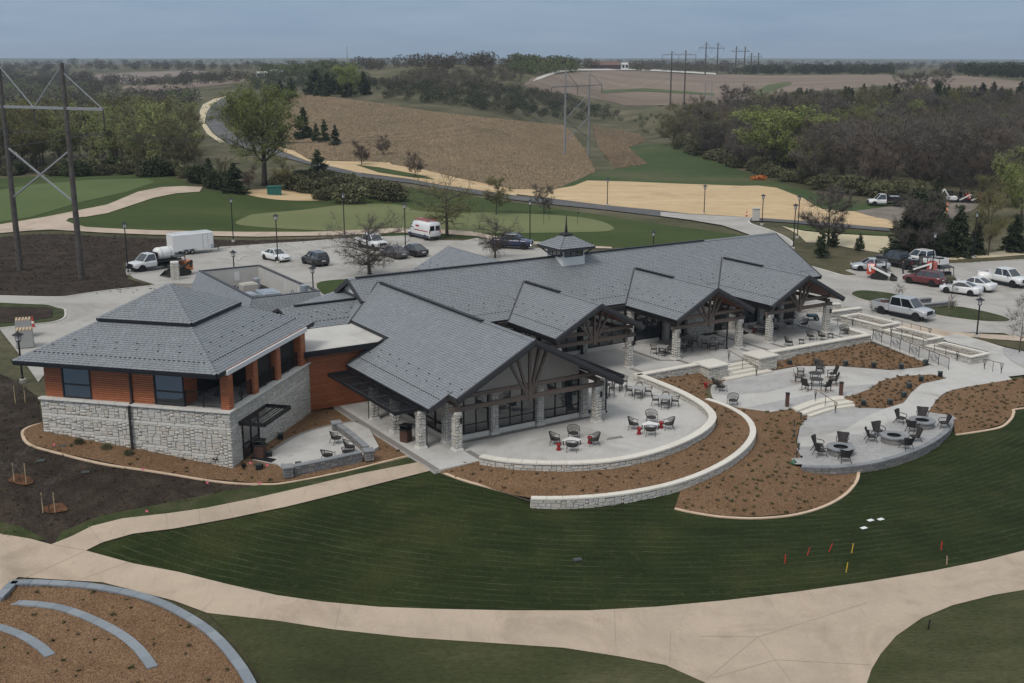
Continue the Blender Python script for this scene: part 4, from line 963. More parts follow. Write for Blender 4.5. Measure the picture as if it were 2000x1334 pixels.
# ------------------------------------------------------------------ things hung on / standing at the clubhouse are built further down
# ================================================================== pavilion wing (local axes: x to the right along the front, y back)
PT_ = math.radians(13.65)
O_PAV = P(455, 915, 0)
pav = empty('pavilion', O_PAV, -PT_)
tag(pav, 'two-storey pavilion with stepped slate hip roof, cedar boarding and pale stone base', 'building')
def pav_w(x, y, z=0): return O_PAV + Vector((x * math.cos(PT_) + y * math.sin(PT_), -x * math.sin(PT_) + y * math.cos(PT_), z))
TILES = Pieces('shingle', U_TILE, [M_SHING, M_SHSHADE], pav, 300, 'shingle_rows')
STONES = Pieces('stone', U_STONE, M_STONE, pav, 300, 'stonework')
BANDS = Pieces('band_stone', U_STONE, M_BAND, pav, 150, 'band_course')
PLANKS = Pieces('plank', U_STONE, M_PLANK, pav, 300, 'planking')
SW, SD, SZ = 13.45, 12.25, 3.62          # stone base: width, depth, top
def pav_ground(x):                        # ground height along the front wall, x from -SW to 0
    p = pav_w(x, 0); return gz(p.x, p.y)
core = MB(); core.box(-SW+.06, -.06, .06, SD, -.6, SZ-.02); stone_wall = core.build('stone_base', M_MORTAR, pav)
gl = lambda s: pav_ground(-SW + s) + .35 - .45
Z0 = -.45
bands = [(0, SW, SZ-Z0-1.15, SZ-Z0-.94, 1.15)]
x = 0.4
while x < SW - 1.5:
    g = pav_ground(-SW + x + .8) - Z0 + .42
    h = round(g / .105) * .105
    bands.append((x, x + 1.7, h, h + .21, .85)); x += 1.7
rects = ashlar(SW, SZ - Z0, rs, bands=bands, ground=lambda s: pav_ground(-SW + s) - Z0 - .12)
stone_face(STONES, BANDS, stone_wall, line_frame((-SW,.06,Z0),(0,.06,Z0),(0,-1,0)), rects, rs)
DOOR = (1.55, 3.9)
rects = ashlar(SD, SZ - Z0, rs, bands=[(0, SD, SZ-Z0-1.15, SZ-Z0-.94, 1.15)], hole=[(DOOR[0], DOOR[1], 0, 2.5 - Z0)])
stone_face(STONES, BANDS, stone_wall, line_frame((-.06,0,Z0),(-.06,SD,Z0),(1,0,0)), rects, rs)
# coping on the stone base
i = 0; x = -SW - .08
while x < .02:
    e = min(x + 1.12, .10); m = MB(); m.bbox(x+.006, e-.006, -.12, .62 if x > -5 else .35, SZ, SZ+.11, .02); m.build('coping', M_BAND, stone_wall); x = e
y = .63
while y < SD:
    e = min(y + 1.12, SD + .12); m = MB(); m.bbox(-.72, .10, y+.006, e-.006, SZ, SZ+.11, .02); m.build('coping', M_BAND, stone_wall); y = e
# timber storey
zt = 6.05; zf = SZ + .11
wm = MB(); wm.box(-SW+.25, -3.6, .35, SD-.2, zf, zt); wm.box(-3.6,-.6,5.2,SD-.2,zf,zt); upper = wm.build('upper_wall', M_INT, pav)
WIN = ((1.35, 3.35), (7.95, 9.95))
hole = [(a - .04, b + .04, zf, zt) for a, b in WIN]
plank_wall(upper, (-SW+.24,.34), (-3.25,.34), zf, zt, (0,-1,0), hole=hole)
plank_wall(upper, (-SW+.24,8), (-SW+.24,.34), zf, zt, (-1,0,0))
plank_wall(upper, (-3.24,.34), (-3.24,2.0), zf, zt, (1,0,0))
for a, b in WIN:
    x0 = -SW + .24 + a; x1 = -SW + .24 + b
    glazing(pav, (x0,.33), (x1,.33), zf+.03, zt-.02, (0,-1,0), 1, (zf+.92,), fr=.08)
# posts of the loggia
def post(x, y, w=.62):
    m = MB(); m.box(x-w/2+.02,x+w/2-.02,y-w/2+.02,y+w/2-.02,zf,zt); p_ = m.build('post', M_INT, pav); h = w/2-.02
    for p, q, n in (((x-h,y-h),(x+h,y-h),(0,-1,0)),((x+h,y-h),(x+h,y+h),(1,0,0)),((x-h,y+h),(x-h,y-h),(-1,0,0)),((x+h,y+h),(x-h,y+h),(0,1,0))): plank_wall(p_, p, q, zf, zt, n)
for y in (.62, 4.1, 7.55): post(-.42, y)
post(-.42, 11.4, .8)
mm = MB(); mm.box(-.95,.02,.1,12.1,zt,zt+.30); mm.box(-3.5,-.95,.1,.5,zt,zt+.30); mm.build('beam', M_WHITE, pav)
mm = MB(); mm.box(-SW+.1,-.1,.2,SD,zt+.3,zt+.34); mm.build('loggia_ceiling', M_SOFFIT, pav)
mm = MB(); mm.box(-3.6,-.4,.5,SD-.3,SZ+.02,SZ+.06); mm.build('loggia_floor', M_PATIO, pav)
# balustrades: bars with a lattice centre panel
def balustrade(p, q, z, parent, h=1.02, name='balustrade'):
    p = Vector((*p, z)); q = Vector((*q, z)); L = (q-p).length; d = (q-p)/L; U = Vector((0,0,1))
    m = MB()
    m.beam(p+U*h, q+U*h, .05, .05); m.beam(p+U*.12, q+U*.12, .04, .04); m.beam(p+U*.93, q+U*.93, .03, .03)
    for t in (0, .5, 1): m.beam(p+d*L*t, p+d*L*t+U*h, .05, .05, 0, up=tuple(d))
    o = m.build(name, M_BLACK, parent)
    n = int(L / .115)
    for i in range(1, n):
        x = L * i / n
        b = MB(); b.beam(p+d*x+U*.12, p+d*x+U*.93, .018, .018, 0, up=tuple(d)); b.build('baluster', M_BLACK, o)
    c = p + d * L * .5; b = MB()
    for k in range(5):
        r_ = .07 + k * .075
        for s in (-1, 1): b.beam(c+d*s*r_*1.2+U*.53, c+U*(.53+r_), .016, .016, 0, up=tuple(d)); b.beam(c+d*s*r_*1.2+U*.53, c+U*(.53-r_), .016, .016, 0, up=tuple(d))
    b.build('lattice_panel', M_BLACK, o); return o
balustrade((-3.2,.42), (-.75,.42), zf, pav)
for y0, y1 in ((.95,3.78),(4.42,7.22),(7.87,10.98)): balustrade((-.35,y0), (-.35,y1), zf, pav)
# chairs seen in the loggia are separate things (see furniture)
# roof: two tiers
EZ, UZ, AZ = 6.36, 8.46, 10.27
RX0, RX1, RY0, RY1 = -14.44, -.19, -.95, 13.74
RCX, RCY = (RX0+RX1)/2, (RY0+RY1)/2
def hip(x0, x1, y0, y1, z0, z1, hw, name):
    """four slopes from the eave rectangle to a smaller rectangle of half width hw"""
    c = [(x0,y0),(x1,y0),(x1,y1),(x0,y1)]; t = [(RCX-hw,RCY-hw),(RCX+hw,RCY-hw),(RCX+hw,RCY+hw),(RCX-hw,RCY+hw)]
    parts = []
    for i in range(4):
        j = (i+1) % 4
        poly = [(*c[i],z0),(*c[j],z0),(*t[j],z1),(*t[i],z1)] if hw > .01 else [(*c[i],z0),(*c[j],z0),(RCX,RCY,z1)]
        pt = slab_roof(name, [(x,y,z-.01) for x,y,z in poly], .16, M_DECK, pav); r_ = shingle_slope(TILES, pt, poly, Vector(c[j]+(0,))-Vector(c[i]+(0,)))
        if hw > .01 and i in (0, 1): snow_guards(pt, *r_, GR)
        if i in (0,1,3):
            ridge_cap(pt, (*c[i],z0+.0), (*(t[i] if hw > .01 else (RCX,RCY)),z1), w=.17)
        parts.append(pt)
    m = MB()
    for i in range(4):
        j = (i+1) % 4; m.beam((*c[i],z0-.07),(*c[j],z0-.07),.16,.14); m.beam((*c[i],z0-.2),(*c[j],z0-.2),.07,.16)
    m.build('gutter', M_BLACK, parts[0]); return parts
HW = 3.42
hip(RX0, RX1, RY0, RY1, EZ, EZ + (UZ - .12 - EZ), 3.15, 'lower_roof')
hip(RCX-HW, RCX+HW, RCY-HW, RCY+HW, UZ, AZ, 0, 'upper_roof')
mm = MB(); mm.box(RCX-3.1,RCX+3.1,RCY-3.1,RCY+3.1,UZ-.5,UZ-.05); mm.build('clerestory', M_BLACK, pav)
mm = MB(); mm.prism([(RX0+.05,RY0+.05),(RX1-.05,RY0+.05),(RX1-.05,RY1-.05),(RX0+.05,RY1-.05)],EZ-.30,EZ-.24); mm.build('soffit', M_WHITE, pav)
# downpipe on the front
mm = MB(); X = -SW + 6.55
mm.box(X-.06,X+.06,.18,.30,SZ+.2,zt+.25); mm.beam((X,.24,SZ+.25),(X,-.16,SZ-.05),.12,.12); mm.box(X-.065,X+.065,-.22,-.10,pav_ground(X)+.05,SZ-.02); mm.box(X-.75,X+.2,-.98,.3,zt+.16,zt+.26); mm.build('downpipe', M_DARK, pav)
# garden door with canopy
glazing(pav, (-.02,DOOR[0]+.05), (-.02,DOOR[1]-.05), .02, 2.46, (1,0,0), 2, (1.0,), name='door')
mm = MB(); mm.box(-1.2,-.3,DOOR[0],DOOR[1],0,2.5); mm.build('door_recess', M_INT, pav)
trellis('door_canopy', .02, 1.75, 1.15, 5.05, 2.62, pav, False, 2)
mm = MB()
for x in (-1.28,-1.05): mm.tube([(x,-.02,.55),(x,-.14,.55)],.06,8)
mm.build('vent_pipes', M_BLACK, pav)
TILES.emit(); STONES.emit(); BANDS.emit(); PLANKS.emit()
# ================================================================== terraces, walls, steps, beds
def grid_in(xy, step):
    xy = np.asarray(xy); x0, y0 = xy.min(0); x1, y1 = xy.max(0)
    X, Y = np.meshgrid(np.arange(x0 + step / 2, x1, step), np.arange(y0 + step / 2, y1, step)); X = X.ravel(); Y = Y.ravel()
    m = inside(xy, X, Y); return np.stack([X[m], Y[m]], -1)
def idw(bp, q):
    bp = np.asarray(bp); d2 = ((q[:, None] - bp[None, :, :2]) ** 2).sum(-1) + 1e-4; w = 1 / d2 ** 1.5
    return (w * bp[None, :, 2]).sum(1) / w.sum(1)
def patch(name, pts, mat, step=.8, bump=0.0, kind='structure', thick=0.0, label=None, cat=None, over=None, ctrl=None):
    """a ground surface through 3-D outline points; heights inside follow the outline"""
    pts = [Vector(p) for p in pts]; d = []
    for i in range(len(pts)):
        a, b = pts[i], pts[(i + 1) % len(pts)]; m = max(1, int((b - a).length / 1.2)); d += [a + (b - a) * t / m for t in range(m)]
    bp = np.array([tuple(p) for p in d]); ins = grid_in(bp[:, :2], step)
    v, f = fill(bp[:, :2], ins); va = np.array(v)
    cp = bp if ctrl is None else np.vstack([bp, [tuple(q) for q in ctrl]]); z = idw(cp, va)
    for i, p in enumerate(va):
        k = np.argmin(((bp[:, :2] - p) ** 2).sum(1))
        if ((bp[k, :2] - p) ** 2).sum() < 1e-4: z[i] = bp[k, 2]
        elif bump: z[i] += bump * (math.sin(p[0] * 1.7 + p[1] * .6) * math.cos(p[1] * 1.3 - p[0] * .4))
    if over is not None: z = np.maximum(z, G_arr(va[:, 0], va[:, 1]) + over)
    vs = np.c_[va, z].tolist(); fs = [tuple(q) for q in f]
    n2 = sum((Vector(vs[q[1]]) - Vector(vs[q[0]])).cross(Vector(vs[q[2]]) - Vector(vs[q[0]])).z for q in fs[:20])
    if n2 < 0: fs = [tuple(reversed(q)) for q in fs]
    if thick:
        n0 = len(vs); k = len(bp); ring = [tuple(p) for p in bp]; vs += [(p[0], p[1], p[2]) for p in ring] + [(p[0], p[1], p[2] - thick) for p in ring]
        fs += [(n0 + i, n0 + (i + 1) % k, n0 + k + (i + 1) % k, n0 + k + i) for i in range(k)]
    me = bpy.data.meshes.new(name); me.from_pydata(vs, [], fs); me.materials.append(mat); me.update()
    return tag(link(bpy.data.objects.new(name, me)), label, cat, kind=kind)
def pxz(l, z=None): return [P(p[0], p[1], p[2] if len(p) > 2 else z) for p in l]
def resample(pts, step):
    pts = [Vector(p) for p in pts]; out = [pts[0]]; acc = 0
    tot = sum((pts[i + 1] - pts[i]).length for i in range(len(pts) - 1)); n = max(1, round(tot / step)); L = tot / n; need = L
    for i in range(len(pts) - 1):
        a, b = pts[i], pts[i + 1]; s = (b - a).length; t = 0
        while s - t >= need - 1e-6 and len(out) < n:
            t += need; out.append(a + (b - a) * (t / s)); need = L
        need -= (s - t)
    out = out[:n] + [pts[-1]]; return out
def offset(pts, d):
    o = []
    for i, p in enumerate(pts):
        t = pts[min(i + 1, len(pts) - 1)] - pts[max(i - 1, 0)]; t.z = 0; t.normalize(); o.append(p + Vector((t.y, -t.x, 0)) * d)   # d > 0: to the right of travel
    return o
def path_frame(pts, side):
    """frame(s, h) along a polyline; side +1 = face looking to the right of travel"""
    P0 = [Vector(p) for p in pts]
    if side < 0: P0 = P0   # left face is walked the other way so that its tangent runs to the right seen from outside
    Q = P0 if side > 0 else list(reversed(P0))
    if side > 0: Q = list(P0)
    cum = [0]
    for i in range(len(Q) - 1): cum.append(cum[-1] + (Q[i + 1] - Q[i]).length)
    def fr(s, h):
        s = min(max(s, 0), cum[-1] - 1e-6); i = max(k for k in range(len(cum)) if cum[k] <= s + 1e-9); i = min(i, len(Q) - 2)
        d = (Q[i + 1] - Q[i]).normalized(); p = Q[i] + d * (s - cum[i]); n = Vector((d.y, -d.x, 0))
        return Vector((p.x, p.y, h)), d, n
    return fr, cum[-1]
def stone_wall_path(name, center, thick, z_top, zbase, label, faces=(1, -1), cop_w=None, cop_h=.11, cop_len=.95, stone=M_STONE, cap=M_CAP, limit=300, regular=None, mortar=M_MORTAR, ends=True, cop_side=0, cname='coping'):
    """free-standing wall along a polyline: core, stones on its faces, coping blocks. zbase(x, y) = ground"""
    center = [Vector((p[0], p[1], 0)) for p in center]; fine = resample(center, .5); h = thick / 2
    R, L = offset(fine, h - .03), offset(fine, -(h - .03)); m = MB()
    zb = [zbase(p.x, p.y) - .25 for p in fine]; n = len(fine)
    vs = [(p.x, p.y, zb[i]) for i, p in enumerate(R)] + [(p.x, p.y, zb[i]) for i, p in enumerate(L)] + [(p.x, p.y, z_top - .02) for p in R] + [(p.x, p.y, z_top - .02) for p in L]
    fs = []
    for i in range(n - 1): fs += [(i, i + 1, 2*n + i + 1, 2*n + i), (n + i + 1, n + i, 3*n + i, 3*n + i + 1), (2*n + i, 2*n + i + 1, 3*n + i + 1, 3*n + i)]
    fs += [(n, 0, 2*n, 3*n), (n - 1, 2*n - 1, 4*n - 1, 3*n - 1)]
    m.add(vs, fs); w = m.build(name, mortar); tag(w, label, 'wall')
    S = Pieces('stone', U_STONE, stone, None, limit, 'stonework'); zmin = min(zb)
    H = z_top - zmin
    def add_face(pts, side):
        fr, Ln = path_frame(pts if side > 0 else pts, side)
        g = lambda s: zbase(*fr(s, 0)[0][:2]) - zmin - .14
        if regular:
            rects = []; hh = regular[1]; nr = math.ceil(H / hh)
            for j in range(nr):
                s = -regular[0] * (j % 2) * .5
                while s < Ln:
                    wd = regular[0] * rs.choice([.6, 1, 1, 1.25]); a, b = max(0, s), min(Ln, s + wd); top = H - j * hh
                    if b - a > .05 and top > g((a + b) / 2) + .02: rects.append((a, b, max(0, top - hh), top, False))
                    s += wd
        else: rects = ashlar(Ln, H, rs, ground=g)
        rects = [(a, b, c + zmin, d + zmin, e) for a, b, c, d, e in rects]
        stone_face(S, S, w, fr, rects, rs)
    for f in faces:
        add_face(R if f > 0 else list(reversed(L)), 1)
    if ends:
        for p, q in ((L[0], R[0]), (R[-1], L[-1])): add_face([p, q], 1)
    S.emit()
    cw = (cop_w or thick + .12) / 2
    if cap:
        cs = resample(center, cop_len); out, inn = offset(cs, cw + cop_side), offset(cs, -cw + cop_side)
        for i in range(len(cs) - 1):
            b = MB(); z0, z1 = z_top, z_top + cop_h; g_ = .006; e = .018
            a0, a1, b0, b1 = out[i], out[i+1], inn[i], inn[i+1]; t = (a1 - a0).normalized() * g_; u = (b1 - b0).normalized() * g_
            a0, a1, b0, b1 = a0 + t, a1 - t, b0 + u, b1 - u; c = (a0 + a1 + b0 + b1) / 4
            vs = [(p.x, p.y, z0) for p in (a0, a1, b1, b0)] + [(p.x, p.y, z1 - e) for p in (a0, a1, b1, b0)] + [((p + (c - p).normalized() * e).x, (p + (c - p).normalized() * e).y, z1) for p in (a0, a1, b1, b0)]
            b.add(vs, [(0,3,2,1),(8,9,10,11)] + [(k+i_, k+(i_+1)%4, k+4+(i_+1)%4, k+4+i_) for k in (0,4) for i_ in range(4)])
            o_ = b.build(cname, cap, w)
            if b and o_.data.polygons[1].normal.z < 0: o_.data.flip_normals()
    return w
# --- centre lines
IN_C = catmull([P(x, y, .5) for x, y in [(940,889),(975,896),(1020,900.5),(1075,902.5),(1132,902),(1189,898),(1252,887),(1312,869),(1358,848),(1383,830),(1392,815),(1388,803),(1372,788),(1340,769),(1300,751),(1247,730)]], 5)
OUT_C = catmull([P(x, y, -.35) for x, y in [(1037,971),(1100,971),(1170,967),(1240,958),(1308,944),(1366,925),(1414,902),(1448,878),(1466,857),(1471,840),(1465,823),(1450,808),(1425,794),(1400,784),(1380,778)]], 5)
FIRE_C = catmull([P(x, y, -1.12) for x, y in [(1566,909),(1600,911),(1640,910),(1700,903),(1758,888),(1808,868),(1842,846),(1857,828),(1854,811)]], 5)
# --- main terrace slab
ter = [club_w(a, c) for a, c in ((-3.05,13.3),(-3.05,-2.55),(.2,-2.43))] + [Vector((p.x, p.y, 0)) for p in IN_C[1:]] + [club_w(a, c) for a, c in ((20.8,7.15),(28.9,7.15),(28.9,7.45),(32.35,7.45),(32.4,6.9),(46.9,6.6),(47.0,9.0),(50.0,9.0),(50.1,14.0),(54,14.5),(54,18),(47.5,18.5),(2,18.5),(2,13.3))]
patch('main_terrace', ter, M_PATIO, step=3, thick=.5)
def strip(name, pts, w, z, mat, parent=None):
    pts = [Vector((p[0], p[1], z)) for p in pts]; l, r = offset(pts, -w/2), offset(pts, w/2); m = MB(); n = len(pts)
    m.add(l + r, [(i, n+i, n+i+1, i+1) for i in range(n-1)]); o = m.build(name, mat, parent)
    if o.data.polygons[0].normal.z < 0: o.data.flip_normals()
    return o if parent else tag(o, kind='structure')
for pts in ([(-2.85,13.2),(-2.85,-2.5)],[(.55,-.4),(.55,-2.3)],[(.3,1.25),(11.6,1.25)],[(20.4,16),(20.4,8.2)],[(25.9,16.1),(25.9,10.9),(27.3,10.0)],[(22.2,10.1),(22.2,8.0)],[(27.3,10.1),(27.3,8.4)],[(36.3,16),(36.3,8.6)],[(34.5,10.1),(34.5,7.9)],[(38.2,10.1),(38.2,8.0)],[(45.5,16),(45.5,7.5)]):
    strip('paver_band', [club_w(a, c) for a, c in pts], .42, .005, M_BORDER)
patch('left_patio', pxz([(487,897),(520,884),(545,870),(570,855),(600,843),(640,832),(690,822),(722,838),(740,872),(712,888),(560,917),(540,905)], .03), M_PATIO, thick=.2)
strip('patio_border', catmull(pxz([(505,894),(523,884),(547,869),(572,854),(602,842),(642,831),(700,821)], .03), 4), .3, .04, M_BORDER)
# --- seat wall, retaining walls
gnd_in = lambda x, y: -.02
inner_wall = stone_wall_path('seat_wall', IN_C, .42, .40, lambda x, y: -.14, 'long curved pale stone seat wall edging the round front terrace', cop_w=.56)
outer_wall = stone_wall_path('retaining_wall', OUT_C, .36, -.46, lambda x, y: min(gz(x, y), -.85), 'lower curved limestone retaining wall between mulch bed and front lawn', cop_w=.44)
wa = stone_wall_path('terrace_wall', [club_w(20.25,7.0), club_w(26.75,7.0)], .5, .40, lambda x, y: -.55, 'straight stone terrace wall joining the curved seat wall to the step pier', cop_w=.62, limit=120)
wb = stone_wall_path('terrace_wall', [club_w(34.45,6.75), club_w(46.95,6.55)], .5, .40, lambda x, y: -.5, 'long straight stone terrace wall above the triangular mulch bed', cop_w=.66, limit=200)
stone_wall_path('planter_return_wall', [club_w(46.95,6.9), club_w(47.25,9.6)], .4, .40, lambda x, y: -.2, 'short stone return wall at the end of the terrace by the ramp', cop_w=.55, limit=60)
def pier(a0, a1, c0, c1, zt, zb, label):
    core = MB(); p = [club_w(a, c) for a, c in ((a0,c0),(a1,c0),(a1,c1),(a0,c1))]
    core.prism([(q.x, q.y) for q in [club_w(a, c) for a, c in ((a0+.04,c0+.04),(a1-.04,c0+.04),(a1-.04,c1-.04),(a0+.04,c1-.04))]], zb, zt-.01); o = core.build('stone_pier', M_MORTAR); tag(o, label, 'pier', 'stone piers flanking the terrace steps')
    S = Pieces('stone', U_STONE, M_STONE, None, 80, 'stonework')
    for i in range(4):
        q, r_ = p[i], p[(i+1) % 4]; d = (r_ - q).normalized(); n = Vector((d.y, -d.x, 0)); L = (r_ - q).length - .08
        stone_face(S, S, o, line_frame(Vector((q.x, q.y, zb)) + d * .04 - n * .04, Vector((r_.x, r_.y, zb)) - d * .04 - n * .04, n), ashlar(L, zt - zb, rs), rs)
    S.emit(); cp = MB(); cp.prism([(q.x, q.y) for q in [club_w(a, c) for a, c in ((a0-.1,c0-.1),(a1+.1,c0-.1),(a1+.1,c1+.1),(a0-.1,c1+.1))]], zt, zt+.11); cp.build('coping', M_CAP, o)
pier(26.75, 28.85, 5.55, 7.5, .40, -.95, 'broad stone pier with slab top on the lawn-bed side of the terrace steps')
pier(32.35, 34.45, 5.55, 7.6, .40, -.95, 'broad stone pier with slab top where the long terrace wall meets the steps')
# --- terrace steps
for k, (a0, a1, c0, c1, z) in enumerate(((28.95,32.25,6.75,7.4,-.15),(28.95,32.25,6.2,6.75,-.30),(28.95,32.25,5.6,6.2,-.45),(28.2,33.3,4.95,5.6,-.60))):
    n = 3
    for i in range(n):
        m = MB(); x0, x1 = a0 + (a1-a0)*i/n, a0 + (a1-a0)*(i+1)/n
        q = [club_w(a, c) for a, c in ((x0+.004,c0-.03),(x1-.004,c0-.03),(x1-.004,c1),(x0+.004,c1))]; m.prism([(p.x, p.y) for p in q], z-.14, z); t = m.build('step_stone', M_STEP); tag(t, '%s third of the %s pale stone tread of the straight terrace steps' % (('left','middle','right')[i], ('top','second','third','bottom')[k]), 'step', 'treads of the terrace steps')
m = MB(); q = [club_w(a, c) for a, c in ((28.9,5.6),(32.3,5.6),(32.3,7.45),(28.9,7.45))]; m.prism([(p.x, p.y) for p in q], -1.0, -.60)
tag(m.build('steps_base', M_KERB), 'concrete base under the terrace steps', 'steps', kind='structure')
# --- middle plaza, ramp, path, fire terrace
MID = [(1375,757,-.75),(1380,772,-.75),(1402,783,-.75),(1440,795,-.75),(1505,804,-.75),(1550,797,-.75),(1600,782,-.75),(1645,775,-.75),(1672,771,-.76),(1700,760,-.77),(1720,745,-.78),(1760,735,-.8),(1820,732,-.84),(1848,737,-.86),(1900,744,-.88),(1976,741,-.88),(1960,726,-.87),(1928,712,-.86),(1900,703,-.86),(1835,690,-.84),(1826,710,-.82),(1800,717,-.8),(1740,723,-.77),(1640,715,-.75),(1560,715,-.75),(1521,722,-.75),(1440,737,-.75),(1400,742,-.75)]
patch('middle_plaza', pxz(MID), M_PATIO, step=2.5, thick=.3)
patch('stamped_band', pxz([(1412,746),(1520,729),(1572,722),(1602,733),(1560,750),(1500,765),(1420,772),(1390,768),(1388,755)], -.742), M_STAMP, step=2.5)
patch('stamped_band', pxz([(1455,796),(1560,775),(1640,758),(1690,751),(1712,750),(1698,760),(1672,769),(1645,773),(1600,780),(1552,794),(1520,801)], -.742), M_STAMP, step=2.5)
rp_ = [club_w(a, c, z) for a, c, z in ((47.15,9.2,0),(47.15,6.2,-.02),(46.9,-2.3,-.84),(49.9,-2.5,-.85),(50.0,6.2,-.02),(50.0,9.2,0))]
patch('ramp', rp_, M_PATIO, step=1.5, thick=.4)
LEFT = [(1848,737),(1800,748),(1780,765),(1765,785),(1730,797),(1690,815),(1650,838),(1600,850),(1558,853)]; RIGHT = [(1976,741),(1885,756),(1848,766),(1828,782),(1812,803),(1760,818),(1715,835),(1660,862),(1565,874)]
zz = [-.86,-.95,-1.02,-1.1,-1.17,-1.19,-1.192,-1.192,-1.192]
lft = [P(x, y, z) for (x, y), z in zip(LEFT, zz)]; rgt = [P(x, y, z) for (x, y), z in zip(RIGHT, zz)]
lf, rg = catmull(lft, 5), catmull(rgt, 5); m = MB(); n = len(lf); m.add(lf + rg + [p - Vector((0,0,.3)) for p in lf] + [p - Vector((0,0,.3)) for p in rg], [(i, i+1, n+i+1, n+i) for i in range(n-1)] + [(2*n+i, i, i+1, 2*n+i+1) for i in range(n-1)] + [(3*n+i, n+i, n+i+1, 3*n+i+1) for i in range(n-1)])
o = m.build('garden_path', M_PATIO); tag(o, kind='structure')
if o.data.polygons[0].normal.z < 0: o.data.flip_normals()
FP = pxz([(1575,813),(1622,800),(1680,794),(1735,796),(1815,804),(1856,811)], -1.2) + [Vector((p.x, p.y, -1.2)) for p in reversed(FIRE_C[:-3])] + pxz([(1568,890),(1557,862),(1562,836)], -1.2)
patch('fire_terrace', FP, M_STAMP, step=2, thick=.35)
# flagstones of the fire terrace
def voronoi_flags(poly, step, rng):
    g = grid_in(poly, step); seeds = [Vector((p[0] + rng.uniform(-.42, .42) * step, p[1] + rng.uniform(-.42, .42) * step)) for p in g]; out = []
    S = np.array([tuple(s) for s in seeds])
    for i, s in enumerate(seeds):
        cell = [s + Vector(v) * step * 1.1 for v in ((-1,-1),(1,-1),(1,1),(-1,1))]
        d2 = ((S - S[i]) ** 2).sum(1); nb = np.argsort(d2)[1:13]
        for j in nb:
            o_ = seeds[j]; mid = (s + o_) / 2; n = (o_ - s); new = []
            for k in range(len(cell)):
                a, b = cell[k], cell[(k+1) % len(cell)]; da, db = (a-mid).dot(n), (b-mid).dot(n)
                if da <= 0: new.append(a)
                if (da < 0) != (db < 0) and abs(da-db) > 1e-9: new.append(a + (b-a) * (da/(da-db)))
            cell = new
            if len(cell) < 3: break
        if len(cell) >= 3: out.append((s, cell))
    return out
FLG = pxz([(1566,880),(1640,868),(1700,846),(1770,824),(1850,815)], -1.2) + [Vector((p.x, p.y, -1.2)) for p in reversed(offset(FIRE_C, -.72)[:-1])]
flags = voronoi_flags([(p.x, p.y) for p in FLG], .52, rs); ft = bpy.data.objects['fire_terrace']
flags.sort(key=lambda q: q[0].length); rest = MB()
for i, (s, cell) in enumerate(flags):
    h = rs.uniform(.008, .015); cc = [s + (p - s) * (1 - .028 / max(.05, (p - s).length)) for p in cell]
    if i < 300: m = MB(); m.prism([(p.x, p.y) for p in cc], -1.198, -1.198 + h); m.build('flagstone', M_PAVER, ft)
    else: rest.prism([(p.x, p.y) for p in cc], -1.198, -1.198 + h)
if rest.v: rest.build('flagstone_field', M_PAVER, ft)['kind'] = 'stuff'
stone_wall_path('fire_terrace_wall', FIRE_C, .34, -1.22, lambda x, y: min(gz(x, y), -1.6), 'curved grey block wall edging the fire pit terrace above the lawn', faces=(1,), cop_w=.40, cop_h=.1, cop_len=.62, stone=M_BLOCK, cap=M_BLOCKCAP, regular=(.44, .2), ends=True)
# curved steps to the fire terrace
ARC = [[(1546,796),(1590,780),(1645,772)],[(1557,802),(1602,786),(1650,778)],[(1571,808),(1617,793),(1668,785)],[(1583,813),(1627,799),(1670,792)]]
for i, z in enumerate((-.74, -.90, -1.05)):
    a = catmull(pxz(ARC[i], z), 6); b = catmull(pxz(ARC[i+1], z), 6); n = len(a)
    for k0, k1 in ((0, n//2), (n//2, n-1)):
        m = MB(); pl = [(p.x, p.y) for p in a[k0:k1+1]] + [(p.x, p.y) for p in reversed(b[k0:k1+1])]
        ar = sum(pl[q][0]*pl[(q+1)%len(pl)][1]-pl[(q+1)%len(pl)][0]*pl[q][1] for q in range(len(pl)))
        if ar < 0: pl.reverse()
        m.prism(pl, z-.16, z); tag(m.build('curved_step_stone', M_STEP), '%s half of the %s curved stone tread above the fire terrace' % ('left' if k0 == 0 else 'right', ('top','middle','bottom')[i]), 'step', 'treads of the curved steps')
